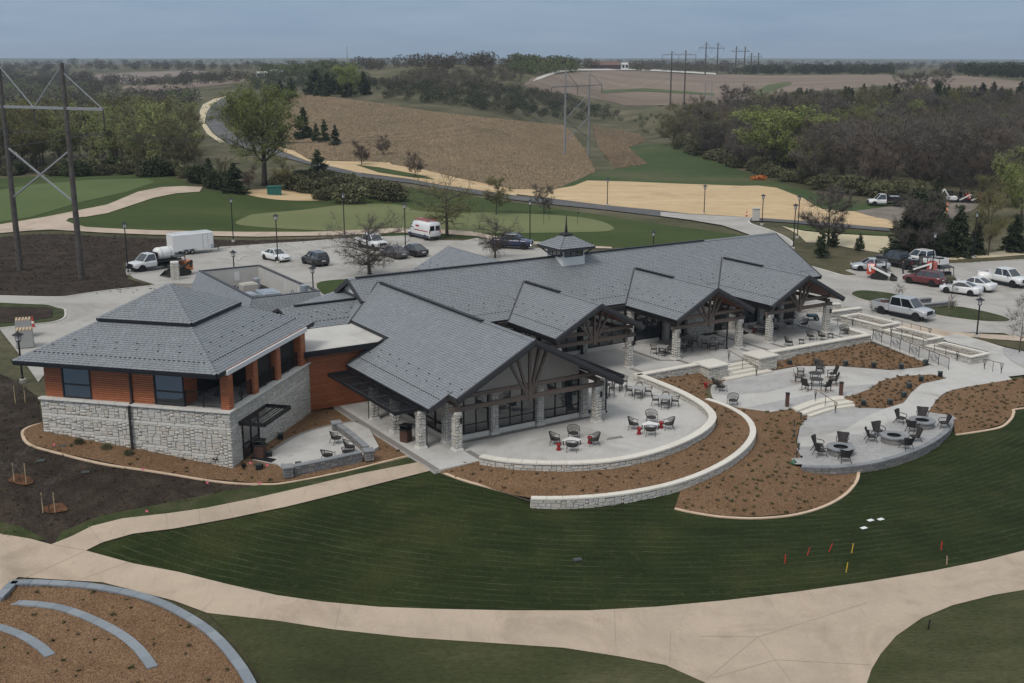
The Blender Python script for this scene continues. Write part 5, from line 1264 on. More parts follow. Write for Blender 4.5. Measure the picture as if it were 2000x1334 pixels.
# --- planter boxes beside the ramp
def planter(a0, a1, c0, c1, zt, zb, label):
    p = [club_w(a, c) for a, c in ((a0,c0),(a1,c0),(a1,c1),(a0,c1))]; t = .32
    core = MB()
    for i in range(4):
        q, r_ = p[i], p[(i+1)%4]; d = (r_-q).normalized(); n = Vector((-d.y, d.x, 0)); s = .04
        e0, e1 = (s, s) if i % 2 == 0 else (t, t)
        core.prism([(v.x, v.y) for v in (q+d*e0+n*s, r_-d*e1+n*s, r_-d*e1+n*(t-.0), q+d*e0+n*(t-.0))], zb, zt-.01)
    o = core.build('stone_planter', M_MORTAR); tag(o, label, 'planter', 'stepped stone planters beside the ramp')
    S = Pieces('stone', U_STONE, M_STONE, None, 140, 'stonework')
    for i in range(4):
        q, r_ = p[i], p[(i+1)%4]; d = (r_-q).normalized(); n = Vector((d.y, -d.x, 0)); L = (r_-q).length-.08
        stone_face(S, S, o, line_frame(Vector((q.x,q.y,zb))+d*.04-n*.04, Vector((r_.x,r_.y,zb))-d*.04-n*.04, n), ashlar(L, zt-zb, rs), rs)
        if i in (1, 2):
            stone_face(S, S, o, line_frame(Vector((r_.x,r_.y,zt-.5))-d*t-n*(t), Vector((q.x,q.y,zt-.5))+d*t-n*(t), -n), ashlar((r_-q).length-2*t, .5, rs), rs)
    S.emit()
    for i in range(4):
        q, r_ = p[i], p[(i+1)%4]; d = (r_-q).normalized(); n = Vector((-d.y, d.x, 0)); L = (r_-q).length; k = max(1, round(L/1.1)); w = t+.06; e = .06
        s0, s1 = (-e, L+e) if i % 2 == 0 else (w-e, L-(w-e))
        for j in range(k):
            x0, x1 = s0+(s1-s0)*j/k+.005, s0+(s1-s0)*(j+1)/k-.005; m = MB(); m.prism([(v.x,v.y) for v in (q+d*x0-n*e, q+d*x1-n*e, q+d*x1+n*(w-e), q+d*x0+n*(w-e))], zt, zt+.1); m.build('coping', M_CAP, o)
    m = MB(); m.poly([(v.x, v.y, zt-.42) for v in [club_w(a, c) for a, c in ((a0+.2,c0+.2),(a1-.2,c0+.2),(a1-.2,c1-.2),(a0+.2,c1-.2))]]); m.build('soil', M_MULCH, o)
planter(50.1, 52.6, 7.75, 12.8, .55, -.9, 'highest of the three stepped stone planters, nearest the clubhouse porch')
planter(50.1, 52.6, 2.75, 7.6, .22, -1.0, 'middle of the three stepped stone planters beside the ramp')
planter(49.95, 52.5, -2.15, 2.6, -.22, -1.1, 'lowest of the three stepped stone planters, nearest the plaza')
stone_wall_path('porch_side_wall', [club_w(47.6,19.0), club_w(53.8,16.3)], .45, .75, lambda x, y: -.1, 'stone retaining wall behind the last porch column at the car park side', limit=80, faces=(1,))
stone_wall_path('walk_wall', [club_w(50.6,14.6), club_w(54.6,14.3)], .45, .6, lambda x, y: -.2, 'short coped stone wall beside the sidewalk above the highest planter', limit=60)
# --- planting beds
bedA = [Vector((p.x, p.y, -.02)) for p in IN_C[3:-1]] + [club_w(20.6,6.7,-.04), club_w(26.9,6.7,-.25), club_w(26.9,5.4,-.62), club_w(28.6,5.2,-.74)] + pxz([(1376,757,-.74),(1381,773,-.74)]) + [Vector((p.x, p.y, -.40)) for p in reversed(OUT_C[:-1])] + pxz([(1000,966,-.62),(960,954,-.5),(900,937,-.3),(858,922,-.12),(900,906,-.05),(945,896,-.02)])
patch('terrace_bed', bedA, M_MULCH, step=.9, bump=.03, over=.07)
bedB = [Vector((p.x, p.y, min(gz(p.x, p.y), -.85) - .02 if i < 40 else -.9)) for i, p in enumerate(OUT_C[22:])] + pxz([(1382,779,-.76),(1402,784,-.76),(1440,796,-.78),(1505,805,-.8),(1548,799,-.8),(1580,815,-1.22),(1560,838,-1.24),(1554,862,-1.26),(1564,890,-1.3),(1562,914,-1.5),(1600,922,-1.72),(1676,922,-1.76),(1672,940,-1.74),(1650,966,-1.72),(1610,989,-1.7),(1555,1005,-1.62),(1490,1012,-1.55),(1420,1011,-1.42),(1360,1003,-1.3),(1318,994,-1.2)])
patch('lower_bed', bedB, M_MULCH, step=.9, bump=.03, over=.07)
patch('triangle_bed', pxz([(1500,724,-.74),(1516,702,-.35),(1560,694,-.22),(1640,680,-.16),(1697,668,-.14),(1740,682,-.36),(1824,708,-.80),(1800,716,-.79),(1740,722,-.76),(1640,714,-.74),(1560,714,-.74)]), M_MULCH, step=.9, bump=.03, over=.07)
patch('path_bed', pxz([(1646,774,-.78),(1672,770,-.74),(1700,759,-.74),(1720,744,-.75),(1760,734,-.77),(1820,731,-.81),(1849,738,-.84),(1800,749,-.93),(1780,766,-1.0),(1765,786,-1.08),(1730,797,-1.16),(1680,796,-1.18),(1668,793,-1.12)]), M_MULCH, step=.9, bump=.03, over=.07)
patch('east_bed', pxz([(1813,804,-1.17),(1829,782,-1.08),(1849,766,-1.0),(1886,756,-.93),(1977,741,-.86),(2080,726,-.85),(2080,792,-1.3),(1988,799,-1.36),(1979,806,-1.4),(1974,818,-1.44),(1955,834,-1.5),(1920,842,-1.52),(1866,850,-1.55),(1862,828,-1.3),(1856,811,-1.2)]), M_MULCH, step=.9, bump=.03, over=.07)
# --- concrete edging strips
def edging(px, label, w=.20, mat=M_EDGE, ground=True, z=None, h=.09):
    c = [GP(*p) if z is None else P(p[0], p[1], z) for p in px]; c = catmull(c, 5); m = MB(); l, r_ = offset(c, -w/2), offset(c, w/2); n = len(c)
    zt = [(max(gz(p.x, p.y), -9) if z is None else z) + h for p in c]
    vs = [(p.x,p.y,zt[i]) for i,p in enumerate(l)]+[(p.x,p.y,zt[i]) for i,p in enumerate(r_)]+[(p.x,p.y,zt[i]-.25) for i,p in enumerate(l)]+[(p.x,p.y,zt[i]-.25) for i,p in enumerate(r_)]
    fs = []
    for i in range(n-1): fs += [(i,n+i,n+i+1,i+1),(2*n+i,i,i+1,2*n+i+1),(n+i,3*n+i,3*n+i+1,n+i+1)]
    m.add(vs, fs); o = m.build('edging_kerb', mat); return tag(o, label, 'edging', kind='structure')
edging([(84,828),(56,836),(44,848),(60,871),(130,891),(240,914),(400,939),(500,947.5),(560,944.5),(650,927.5),(760,901),(806,889)], 'pale concrete edging round the pavilion bed')
edging([(856,922),(900,938),(960,955),(1000,967),(1036,979)], 'pale concrete edging between lawn and terrace bed')
edging([(1318,995),(1360,1004),(1420,1012),(1490,1013.5),(1555,1006.5),(1611,990),(1651,967),(1673,941),(1677,922)], 'pale concrete edging round the lower bed')
edging([(2080,792),(1988,800),(1980,807),(1975,819),(1956,835),(1920,843),(1866,851)], 'pale concrete edging of the east bed')
edging([(310,497),(325,490),(430,484),(520,478),(600,473),(675,467),(770,463),(807,461)], 'car park kerb', .2, M_KERB, h=.14)
edging([(1547,482),(1546,474),(1530,463),(1500,450),(1470,440),(1462,434),(1466,427)], 'entry drive kerb', .3, M_KERB, h=.2)
edging([(1585,523),(1620,533),(1650,541),(1678,541)], 'right car park kerb', .3, M_KERB, h=.2)
edging([(0,579.5),(60,581),(120,581.5),(160,576),(210,569),(290,560),(350,552)], 'service drive kerb', .2, M_KERB, h=.14)
edging([(127,606),(127,621),(108,630),(70,635),(0,643)], 'service drive inner kerb', .2, M_KERB, h=.14)
edging([(1663,577),(1675,572),(1700,572),(1740,577),(1790,588),(1840,600),(1880,604),(1920,612),(1955,621),(1971,628),(1965,632),(1930,632),(1880,627),(1830,619),(1780,608),(1730,598),(1690,590),(1670,583),(1663,577)], 'kerb round the planted island', .2, M_KERB, h=.24)
edging([(1850,666),(1862,655),(1882,657),(1960,681),(2000,691),(2060,702)], 'plaza edge strip', .2, M_EDGE, h=.14)
edging([(466,510),(470,505),(480,502),(505,500),(520,503)], 'parking island kerb', .2, M_KERB, h=.16)
# --- block seat wall of the left patio
lw = stone_wall_path('block_seat_wall', [P(572,912,.4), P(640,898,.4), P(705,884,.4)], .34, .42, lambda x, y: -.12, 'low grey block seat wall along the front of the small patio', faces=(1,-1), stone=M_BLOCK, cap=M_BLOCKCAP, cop_len=.6, cop_w=.42, cop_h=.08, regular=(.42,.17), limit=120)
stone_wall_path('block_seat_wall', [P(716,874,.4), P(690,851,.4), P(663,831,.4)], .34, .42, lambda x, y: -.12, 'low grey block seat wall between the small patio and the walkway bed', faces=(1,-1), stone=M_BLOCK, cap=M_BLOCKCAP, cop_len=.6, cop_w=.42, cop_h=.08, regular=(.42,.17), limit=120)
for i, ((x, y), lb) in enumerate((((562,912),'grey block pillar at the front corner of the small patio wall'), ((720,880),'grey block pillar at the corner where the two patio walls meet'), ((657,826),'grey block pillar nearest the cedar wall on the small patio'))):
    c = P(x, y, .5); m = MB(); a = math.radians(20); T = Matrix.Translation((c.x, c.y, 0)) @ Matrix.Rotation(a, 4, 'Z'); m.T = T; m.box(-.26,.26,-.26,.26,-.15,.5); o = m.build('block_pillar', M_MORTAR); tag(o, lb, 'pillar')
    S = Pieces('block', U_STONE, M_BLOCK, None, 60)
    for k in range(4):
        R_ = Matrix.Rotation(a + k*math.pi/2, 3, 'Z'); d = R_ @ Vector((1,0,0)); n = R_ @ Vector((0,-1,0)); q = Vector((c.x,c.y,-.1)) - d*.27 + n*.26
        rects = [(s0,s1,h0,h0+.16,False) for h0 in (0,.17,.34,.48) for s0,s1 in ((0,.27),(.27,.54))] if k % 2 else [(s0,s1,h0,h0+.16,False) for h0 in (0,.17,.34,.48) for s0,s1 in ((0,.38),(.38,.54))]
        stone_face(S, S, o, line_frame(q, q+d*.54, n), rects, rs)
    S.emit(); m = MB(); m.T = T; m.bbox(-.36,.36,-.36,.36,.5,.6,.02); m.build('pillar_cap', M_BLOCKCAP, o)
# --- amphitheatre in the foreground
def amph(px, z, label, h=.42, w=.5):
    c = catmull([P(x, y, z) for x, y in px], 6)
    return stone_wall_path('amphitheatre_seat', c, w - .08, z - .1, lambda x, y: z - h, label, faces=(1, -1), cop_w=w, cop_h=.1, cop_len=1.05, stone=M_BLOCK, cap=M_BLUECAP, regular=(.45, .16), limit=60, cname='seat_cap')
RING2 = [(-40,1176),(0,1176),(60,1177),(120,1186),(176,1206),(234,1236),(272,1267),(298,1302)]; RING3 = [(-50,1212),(0,1224),(38,1237),(76,1259),(98,1279)]
patch('amphitheatre_bed', pxz([(22,1138),(100,1137),(200,1146),(280,1163),(338,1186),(396,1221),(436,1255),(476,1306),(497,1352),(510,1420)], -2.27) + pxz([(-80,1420,-3.2),(-80,1215,-2.75),(0,1168,-2.3)]), M_MULCH, step=.6, bump=.02, ctrl=pxz(RING2, -2.57) + pxz(RING3, -2.93) + pxz([(30,1290,-3.05),(200,1320,-2.85),(400,1310,-2.45),(0,1330,-3.1)]))
amph([(22,1136),(60,1135),(100,1136.5),(150,1140),(200,1146),(280,1163),(337,1186),(396,1221),(435,1256),(474,1306),(497,1352),(505,1400)], -2.15, 'long blue-grey stone seat ring round the outside of the foreground mulch bed')
amph([(28,1134),(14,1148),(-4,1166)], -2.15, 'short straight blue-grey seat block joining the two outer rings')
amph(RING2, -2.5, 'middle curved blue-grey stone seat ring in the foreground mulch bed')
amph(RING3, -2.85, 'inner curved blue-grey stone seat ring at the bottom left corner')
# saw-cut joints in the foreground path
m = MB()
def joint(a, b, w=.02, k=3.2):
    n = 12; p = [Vector((a[0]+(b[0]-a[0])*i/n, a[1]+(b[1]-a[1])*i/n, 0)) for i in range(n+1)]; q = [Vector(v) for v in GP_many([(v.x, v.y) for v in p])]
    l, r_ = offset(q, -w/2), offset(q, w/2)
    for s in (l, r_):
        for v in s: v.z = gz(v.x, v.y) + .02*k + v.length*1.6e-4*k + .004
    m.add(l + r_, [(i, n+1+i, n+2+i, i+1) for i in range(n)])
for a, b in (((200,1064),(172,1030)),((326,1036),(325,1006)),((392,1026),(388,997)),((455,1013),(444,985)),((512,1004),(500,975)),((690,962),(672,935)),((770,940),(752,918)),
             ((100,1066),(168,1078)),((165,1080),(10,1150)),((250,1101),(150,1138)),((420,1170),(395,1196)),((530,1205),(520,1212)),((665,1182),(655,1231)),((1200,1194),(1203,1266)),((1310,1236),(1308,1300)),((1480,1247),(1380,1330)),((1480,1247),(1695,1180)),((1480,1247),(1545,1334)),((1515,1292),(1700,1302)),((1515,1292),(1390,1328)),((1480,1247),(1365,1246)),((1940,1140),(1968,1160))): joint(a, b)
j = m.build('path_joint', plain('joint_line', (.27, .22, .17), .9)); tag(j, kind='structure')  # joint strips in a tone darker than the path concrete
# parking bay lines
m = MB()
for a, b in (((444,487),(470,496)),((484,483),(508,493)),((522,480),(546,490)),((562,477),(582,486)),((602,475),(622,484)),((580,500),(620,520)),((640,507),(690,527)),((690,500),(740,520)),((716,470),(760,482)),((1750,530),(1790,526)),((1860,548),(1905,544)),((1900,575),(1960,560))): joint(a, b, .10, 3)
tag(m.build('bay_line', M_WHITE), kind='structure')
# ================================================================== furniture and small site objects
M_WICK = plain('dark_wicker', (.030, .026, .024), .7, scale=40, var=.35)
M_WOODR = plain('rocker_wood', (.33, .19, .11), .6, scale=6)
M_RED = plain('red_glaze', (.24, .012, .014), .25, var=.06)
M_TABW = plain('white_tabletop', (.66, .66, .65), .4, var=.03)
M_TABG = plain('grey_tabletop', (.30, .30, .295), .5, var=.05)
M_FRAME = plain('chair_frame', (.042, .040, .038), .5, .2)
M_PLAST = plain('dark_green_box', (.045, .058, .055), .6)
M_CORT = plain('rusty_steel', (.085, .042, .03), .8, var=.3, scale=8)
M_YEL = plain('yellow_stake', (.62, .42, .04), .6); M_REDP = plain('red_stake', (.42, .035, .025), .6); M_TANP = plain('tan_stake', (.45, .33, .2), .7)
M_PINK = plain('pink_flag', (.75, .16, .24), .6)
M_GLOW = plain('frosted_glass', (.72, .72, .70), .3, var=.02)
def finish(o, label, cat, group=None): return tag(o, label, cat, group)
def part(m, name, mat, root, smooth=False):
    m.sm = smooth; return m.build(name, mat, root)
def arc(r, a0, a1, z, n=9, sx=1, sy=1): return [(sx*r*math.cos(math.radians(a0+(a1-a0)*i/n)), sy*r*math.sin(math.radians(a0+(a1-a0)*i/n)), z) for i in range(n+1)]
# front of every chair looks along -Y of its own frame
def lounge_chair():
    r = empty('lounge_chair')
    m = MB(); m.lathe((0,-.02),[(.30,.34),(.34,.36),(.34,.40),(.30,.42)],14); part(m,'seat',M_WICK,r)
    m = MB()
    hoop = [(-.40,-.30,.56),(-.42,-.05,.62),(-.40,.20,.74),(-.25,.36,.84),(0,.42,.87),(.25,.36,.84),(.40,.20,.74),(.42,-.05,.62),(.40,-.30,.56)]
    m.tube(catmull(hoop,4),.022,6); part(m,'back_rail',M_FRAME,r,True)
    m = MB(); hp = catmull(hoop,3); n = len(hp)
    for i in range(3, n-3):
        t = math.pi*(i/(n-1)); b = Vector((-.33*math.cos(t), -.02+.33*math.sin(t), .40)); m.beam(b, hp[i], .028, .012)
    mid = [Vector((-.38*math.cos(math.pi*k/10),-.0+.37*math.sin(math.pi*k/10),.56+.06*math.sin(math.pi*k/10))) for k in range(11)]
    m.tube(mid,.012,4); part(m,'backrest',M_WICK,r)
    for x in (-1,1):
        for y, p in ((-.28,[(x*.40,-.30,.56),(x*.36,-.30,.36),(x*.40,-.36,0)]),(.25,[(x*.27,.22,.38),(x*.33,.36,0)])):
            m = MB(); m.tube(p,.018,5); part(m,'leg',M_FRAME,r)
    return r
def dining_chair():
    r = empty('dining_chair')
    m = MB(); m.bbox(-.24,.24,-.24,.23,.43,.46,.015); part(m,'seat',M_FRAME,r)
    m = MB(); m.tube(catmull([(-.27,-.18,.66),(-.28,.05,.67),(-.22,.25,.72),(0,.30,.74),(.22,.25,.72),(.28,.05,.67),(.27,-.18,.66)],4),.02,6); m.tube(catmull([(-.2,.26,.80),(0,.32,.82),(.2,.26,.80)],4),.03,5); part(m,'backrest',M_FRAME,r,True)
    for x in (-1,1):
        m = MB(); m.tube([(x*.27,-.18,.66),(x*.25,-.22,.44),(x*.27,-.26,0)],.016,5); part(m,'leg',M_FRAME,r)
        m = MB(); m.tube([(x*.2,.26,.8),(x*.22,.22,.44),(x*.25,.30,0)],.016,5); part(m,'leg',M_FRAME,r)
    return r
def rocking_chair():
    r = empty('rocking_chair')
    for i in range(6): m = MB(); x = -.24+.096*i; m.beam((x,.20,.40),(x*1.05,.44,1.08),.082,.022,0,up=(0,1,0)); part(m,'back_slat',M_WICK,r)
    for i in range(5): m = MB(); y = -.24+.1*i; m.box(-.27,.27,y-.04,y+.04,.40-.0*i,.425); part(m,'seat_slat',M_WICK,r)
    for x in (-1,1):
        m = MB(); m.tube(catmull([(x*.29,-.50,.10),(x*.29,-.2,.025),(x*.29,.15,.02),(x*.29,.62,.13)],4),.024,5); part(m,'rocker',M_WOODR,r)
        m = MB(); m.beam((x*.29,-.25,.04),(x*.30,-.26,.62),.05,.05,0,up=(0,1,0)); m.beam((x*.29,.22,.04),(x*.28,.24,.66),.05,.05,0,up=(0,1,0)); part(m,'leg',M_WICK,r)
        m = MB(); m.beam((x*.31,-.34,.64),(x*.30,.30,.64),.10,.025); part(m,'armrest',M_WICK,r)
    return r
def fire_chair():
    r = empty('fire_chair')
    m = MB(); m.bbox(-.30,.30,-.30,.26,.34,.42,.03); part(m,'seat',M_WICK,r)
    m = MB(); v = []; n = 8
    for j in range(5):
        t = j/4
        for i in range(n+1):
            s = -1+2*i/n; v.append((s*(.30+.14*t), .22+.24*t-.12*abs(s)**2*(.5+t), .40+.52*t+.07*t*abs(s)**1.5*(1 if abs(s) < .9 else .6)))
    f = [(j*(n+1)+i,j*(n+1)+i+1,(j+1)*(n+1)+i+1,(j+1)*(n+1)+i) for j in range(4) for i in range(n)]
    m.add(v,f); m.add([(a,b+.05,c) for a,b,c in v],[tuple(reversed(q)) for q in f]); part(m,'backrest',M_WICK,r,True)
    for x in (-1,1):
        m = MB(); m.tube(catmull([(x*.40,.20,.66),(x*.42,-.05,.62),(x*.37,-.30,.60),(x*.33,-.32,.40)],4),.028,5); part(m,'armrest',M_WICK,r)
        m = MB(); m.tube([(x*.30,-.26,.36),(x*.37,-.36,0)],.025,5); part(m,'leg',M_WICK,r)
        m = MB(); m.tube([(x*.28,.22,.36),(x*.34,.42,0)],.025,5); part(m,'leg',M_WICK,r)
    return r
def table(w, h, mat, name='table', round_=False):
    r = empty(name); m = MB()
    if round_: m.lathe((0,0),[(w/2-.02,h-.05),(w/2,h-.04),(w/2,h-.01),(w/2-.02,h)],20)
    else: m.bbox(-w/2,w/2,-w/2,w/2,h-.04,h,.012)
    part(m,'tabletop',mat,r)
    for x in (-1,1):
        for y in (-1,1): m = MB(); q = w/2-.07 if not round_ else w*.30; m.beam((x*q,y*q,h-.04),(x*q,y*q,0),.045,.045,0,up=(0,1,0)); part(m,'leg',M_FRAME,r)
    return r
def stool():
    m = MB(); m.lathe((0,0),[(.15,0),(.17,.02),(.17,.06),(.10,.20),(.105,.26),(.18,.38),(.185,.44),(.165,.47)],16); m.sm = True
    return m.build('garden_stool', M_RED)
PROTO = {}
def place(kind, builder, px, z, face, label, cat, group=None, scale=1.0):
    """stand a thing at a survey pixel on level z; face = compass of its front in degrees clockwise from away-from-camera"""
    if kind not in PROTO: PROTO[kind] = builder(); o = PROTO[kind]
    else: o = copy_tree(PROTO[kind])
    p = P(px[0], px[1], z); o.location = p; o.rotation_euler = (0, 0, math.pi - math.radians(face) + random.uniform(-.06, .06)); o.scale = (scale,)*3
    for k in ('group',):
        if k in o: del o[k]
    return finish(o, label, cat, group)
GL = 'wicker lounge chairs'; GD = 'terrace dining chairs'
# first lounge group on the round terrace
place('coffee', lambda: table(.95,.38,M_TABW,'coffee_table'), (1117,869), 0, 38, 'white square coffee table in the lounge group nearest the seat wall', 'table')
for px, f, lb in (((1084,868),95,'black wicker lounge chair on the left of the nearer white coffee table'),((1120,856),180,'black wicker lounge chair behind the nearer white coffee table'),((1160,869),265,'black wicker lounge chair on the right of the nearer white coffee table'),((1117,881),5,'black wicker lounge chair in front of the nearer white coffee table')):
    place('lounge', lounge_chair, px, 0, f, lb, 'chair', GL)
place('stool', stool, (1091,879), 0, 0, 'red garden stool in front of the nearer coffee table', 'stool', 'red garden stools')
place('stool', stool, (1152,866), 0, 0, 'red garden stool behind the chair right of the nearer coffee table', 'stool', 'red garden stools')
place('coffee', None, (1270,838), 0, 38, 'white square coffee table in the lounge group farther along the seat wall', 'table')
for px, f, lb in (((1237,838),95,'black wicker lounge chair on the left of the farther white coffee table'),((1272,825),180,'black wicker lounge chair behind the farther white coffee table'),((1306,838),265,'black wicker lounge chair on the right of the farther white coffee table'),((1270,850),5,'black wicker lounge chair in front of the farther white coffee table')):
    place('lounge', None, px, 0, f, lb, 'chair', GL)
place('stool', None, (1248,848), 0, 0, 'red garden stool in front of the farther coffee table', 'stool', 'red garden stools')
place('stool', None, (1291,836), 0, 0, 'red garden stool between farther coffee table and its right chair', 'stool', 'red garden stools')
place('stool', None, (1378,758), -.75, 0, 'red garden stool at the edge of the middle plaza', 'stool', 'red garden stools')
# dining sets
def dining(px, z, lb, chairs, face=20, w=.9):
    place('dining_table', lambda: table(.95,.74,M_TABG,'dining_table'), px, z, face, 'grey square dining table ' + lb, 'table', 'square dining tables')
    c = P(px[0], px[1], z)
    for a in chairs:
        t = math.radians(a); q = c + Vector((math.sin(t), math.cos(t), 0)) * .72
        nm = {0:'far',45:'far right',90:'right',135:'near right',180:'near',225:'near left',270:'left',315:'far left'}[round(a/45)%8*45]
        o = place('dining', dining_chair, (1000,700), 0, a+180, 'dark chair %s of the grey table %s' % (nm, lb), 'chair', GD); o.location = q
dining((1247,774),0,'close to the gable trellis',(10,100,190,280))
dining((1299,793),0,'beside the far curve of the seat wall',(10,100,190,280))
dining((1293,692),0,'left of the nearest middle porch column',(10,100,190,280))
dining((1330,686),0,'under the porch touching the column',(100,190))
dining((1340,674),0,'deep under the middle porch',(10,100,190,280))
dining((1392,681),0,'at the open side of the middle porch',(10,100,190,280))
dining((1482,652),0,'under the end porch beside its left column',(10,100,190,280))
# bar tables under the trellis
def bar_table():
    r = table(.8,1.05,M_FRAME,'bar_table'); return r
def bar_stool():
    r = empty('bar_stool'); m = MB(); m.bbox(-.21,.21,-.21,.21,.74,.78,.015); part(m,'seat',M_FRAME,r)
    m = MB(); m.tube(catmull([(-.22,-.1,.95),(-.2,.22,1.02),(.2,.22,1.02),(.22,-.1,.95)],4),.018,5); part(m,'backrest',M_FRAME,r)
    for x in (-1,1):
        for y in (-1,1): m = MB(); m.tube([(x*.19,y*.19,.75 if y<0 else 1.0),(x*.24,y*.24,0)],.015,5); part(m,'leg',M_FRAME,r)
    m = MB(); m.tube([(-.22,-.22,.28),(.22,-.22,.28),(.22,.22,.28),(-.22,.22,.28),(-.22,-.22,.28)],.012,4); part(m,'footrest',M_FRAME,r); return r
for px, lb in (((1180,776),'just outside the right gable column'),((1205,762),'farther back beside the gable trellis')):
    place('bar_table', bar_table, px, 0, 20, 'tall dark bar table ' + lb, 'table', 'bar tables')
    c = P(*px, 0)
    for a, w in ((190,'in front of'),(280,'left of'),(100,'right of')):
        t = math.radians(a); o = place('bar_stool', bar_stool, px, 0, a+180, 'dark bar stool %s the bar table %s' % (w, lb), 'stool', 'bar stools'); o.location = c + Vector((math.sin(t), math.cos(t), 0))*.55
# lounge chairs along the long terrace wall, end porch
for px, f, lb in (((1540,676),100,'black wicker lounge chair turned away at the near end of the long terrace wall'),((1583,664),150,'black wicker lounge chair with fan back, second along the long terrace wall'),((1605,664),60,'black wicker lounge chair beside the fan-backed pair by the long wall'),((1648,653),200,'black wicker lounge chair at the corner by the planter return wall')):
    place('lounge', None, px, 0, f, lb, 'chair', GL)
for px, lb in (((1565,672),'between the first two lounge chairs by the long wall'),((1622,660),'between the last two lounge chairs by the long wall')):
    place('side_table', lambda: table(.5,.42,M_FRAME,'side_table'), px, 0, 15, 'low dark side table ' + lb, 'table')
for px, f, lb in (((1512,650),20,'black wicker lounge chair in the shade right of the end porch left column'),((1540,640),200,'black wicker lounge chair in the middle of the end porch'),((1570,640),250,'black wicker lounge chair at the open right side of the end porch'),((1548,628),160,'black wicker lounge chair deepest in the end porch'),((1500,634),120,'black wicker lounge chair by the glass of the end porch')):
    place('lounge', None, px, 0, f, lb, 'chair', GL)
place('stool', None, (1472,650), 0, 0, 'red garden stool in the shade of the end porch', 'stool', 'red garden stools')
# middle plaza
for px, f, lb in (((1400,758),60,'black wicker lounge chair stacked by the stair pier on the middle plaza'),((1408,764),70,'black wicker lounge chair in front of the stacked chair by the stair pier'),((1431,791),200,'single black wicker lounge chair at the plaza edge above the curved wall')):
    place('lounge', None, px, -.75, f, lb, 'chair', GL)
for px, lb in (((1592,742),'nearer the terrace steps in the rocking chair ring'),((1594,754),'nearer the curved steps in the rocking chair ring')):
    place('round_table', lambda: table(1.1,.62,M_FRAME,'round_table',True), px, -.75, 0, 'dark round table ' + lb, 'table')
for px, f, lb in (((1563,735),105,'dark rocking chair at the far left of the two round tables'),((1559,747),95,'dark rocking chair at the left of the two round tables'),((1601,729),190,'dark rocking chair with its back to the triangular bed'),((1625,739),260,'dark rocking chair at the far right of the round tables'),((1627,752),275,'dark rocking chair at the right of the round tables'),((1575,762),45,'dark rocking chair at the near left, back to the curved steps'),((1613,764),330,'dark rocking chair at the near right by the brown bollard')):
    place('rocker', rocking_chair, px, -.75, f, lb, 'rocking chair', 'ring of rocking chairs')
# fire pits
def fire_pit():
    r = empty('fire_pit'); m = MB(); m.lathe((0,0),[(.80,0),(.80,.42),(.50,.42),(.50,.1),(.0,.1)],28,0,False); part(m,'core',M_MORTAR,r)
    me = None
    for j in range(3):
        for i in range(16):
            m = MB(); a = 2*math.pi*(i+.5*(j%2))/16; d = 2*math.pi/16*.485; z0, z1 = .005+j*.14, .005+j*.14+.133
            c = [(rr*math.cos(a+s*d), rr*math.sin(a+s*d)) for s, rr in ((-1,.79),(-1,.86),(1,.86),(1,.79))]
            m.prism(c,z0,z1); part(m,'block',M_BLOCK,r)
    for i in range(10):
        m = MB(); a0, a1 = 2*math.pi*(i+.01)/10, 2*math.pi*(i+.99)/10; am = (a0+a1)/2
        m.prism([(.50*math.cos(a0),.50*math.sin(a0)),(.93*math.cos(a0),.93*math.sin(a0)),(.95*math.cos(am),.95*math.sin(am)),(.93*math.cos(a1),.93*math.sin(a1)),(.50*math.cos(a1),.50*math.sin(a1)),(.50*math.cos(am),.50*math.sin(am))],.43,.52); part(m,'cap_stone',M_BLOCKCAP,r)
    m = MB(); m.lathe((0,0),[(.49,.50),(.49,.36),(.0,.34)],24,0,False); part(m,'fire_bowl',M_BLACK,r); return r
for k, (px, lb) in enumerate((((1641,886),'nearest the left end of the fire terrace'),((1745,863),'in the middle of the fire terrace'),((1800,833),'at the far right of the fire terrace'))):
    place('fire_pit', fire_pit, px, -1.185, 0, 'round grey block fire pit ' + lb, 'fire pit', 'fire pits')
    nm = ('left', 'middle', 'far right')[k]; c = P(*px, -1.185)
    for a, w in (((300,'far left side'),(20,'far side'),(255,'left side'),(185,'near side')) if k == 0 else ((335,'far side'),(275,'left side'),(165,'near side'),(85,'right side')) if k == 1 else ((305,'far left side'),(20,'far side'),(225,'near left side'),(100,'right side'))):
        t = math.radians(a); o = place('fire_chair', fire_chair, px, -1.185, a+180, 'dark wicker high-back chair on the %s of the %s fire pit' % (w, nm), 'chair', 'wicker chairs round the fire pits'); o.location = c + Vector((math.sin(t), math.cos(t), 0))*1.55
# small patio
for px, f, lb in (((657,866),60,'black wicker lounge chair nearest the cedar wall on the small patio'),((683,883),75,'black wicker lounge chair against the walkway block wall'),((640,900),20,'black wicker lounge chair at the front block wall of the small patio'),((680,893),350,'black wicker lounge chair in the corner of the small patio')):
    place('lounge', None, px, .03, f, lb, 'chair', GL)
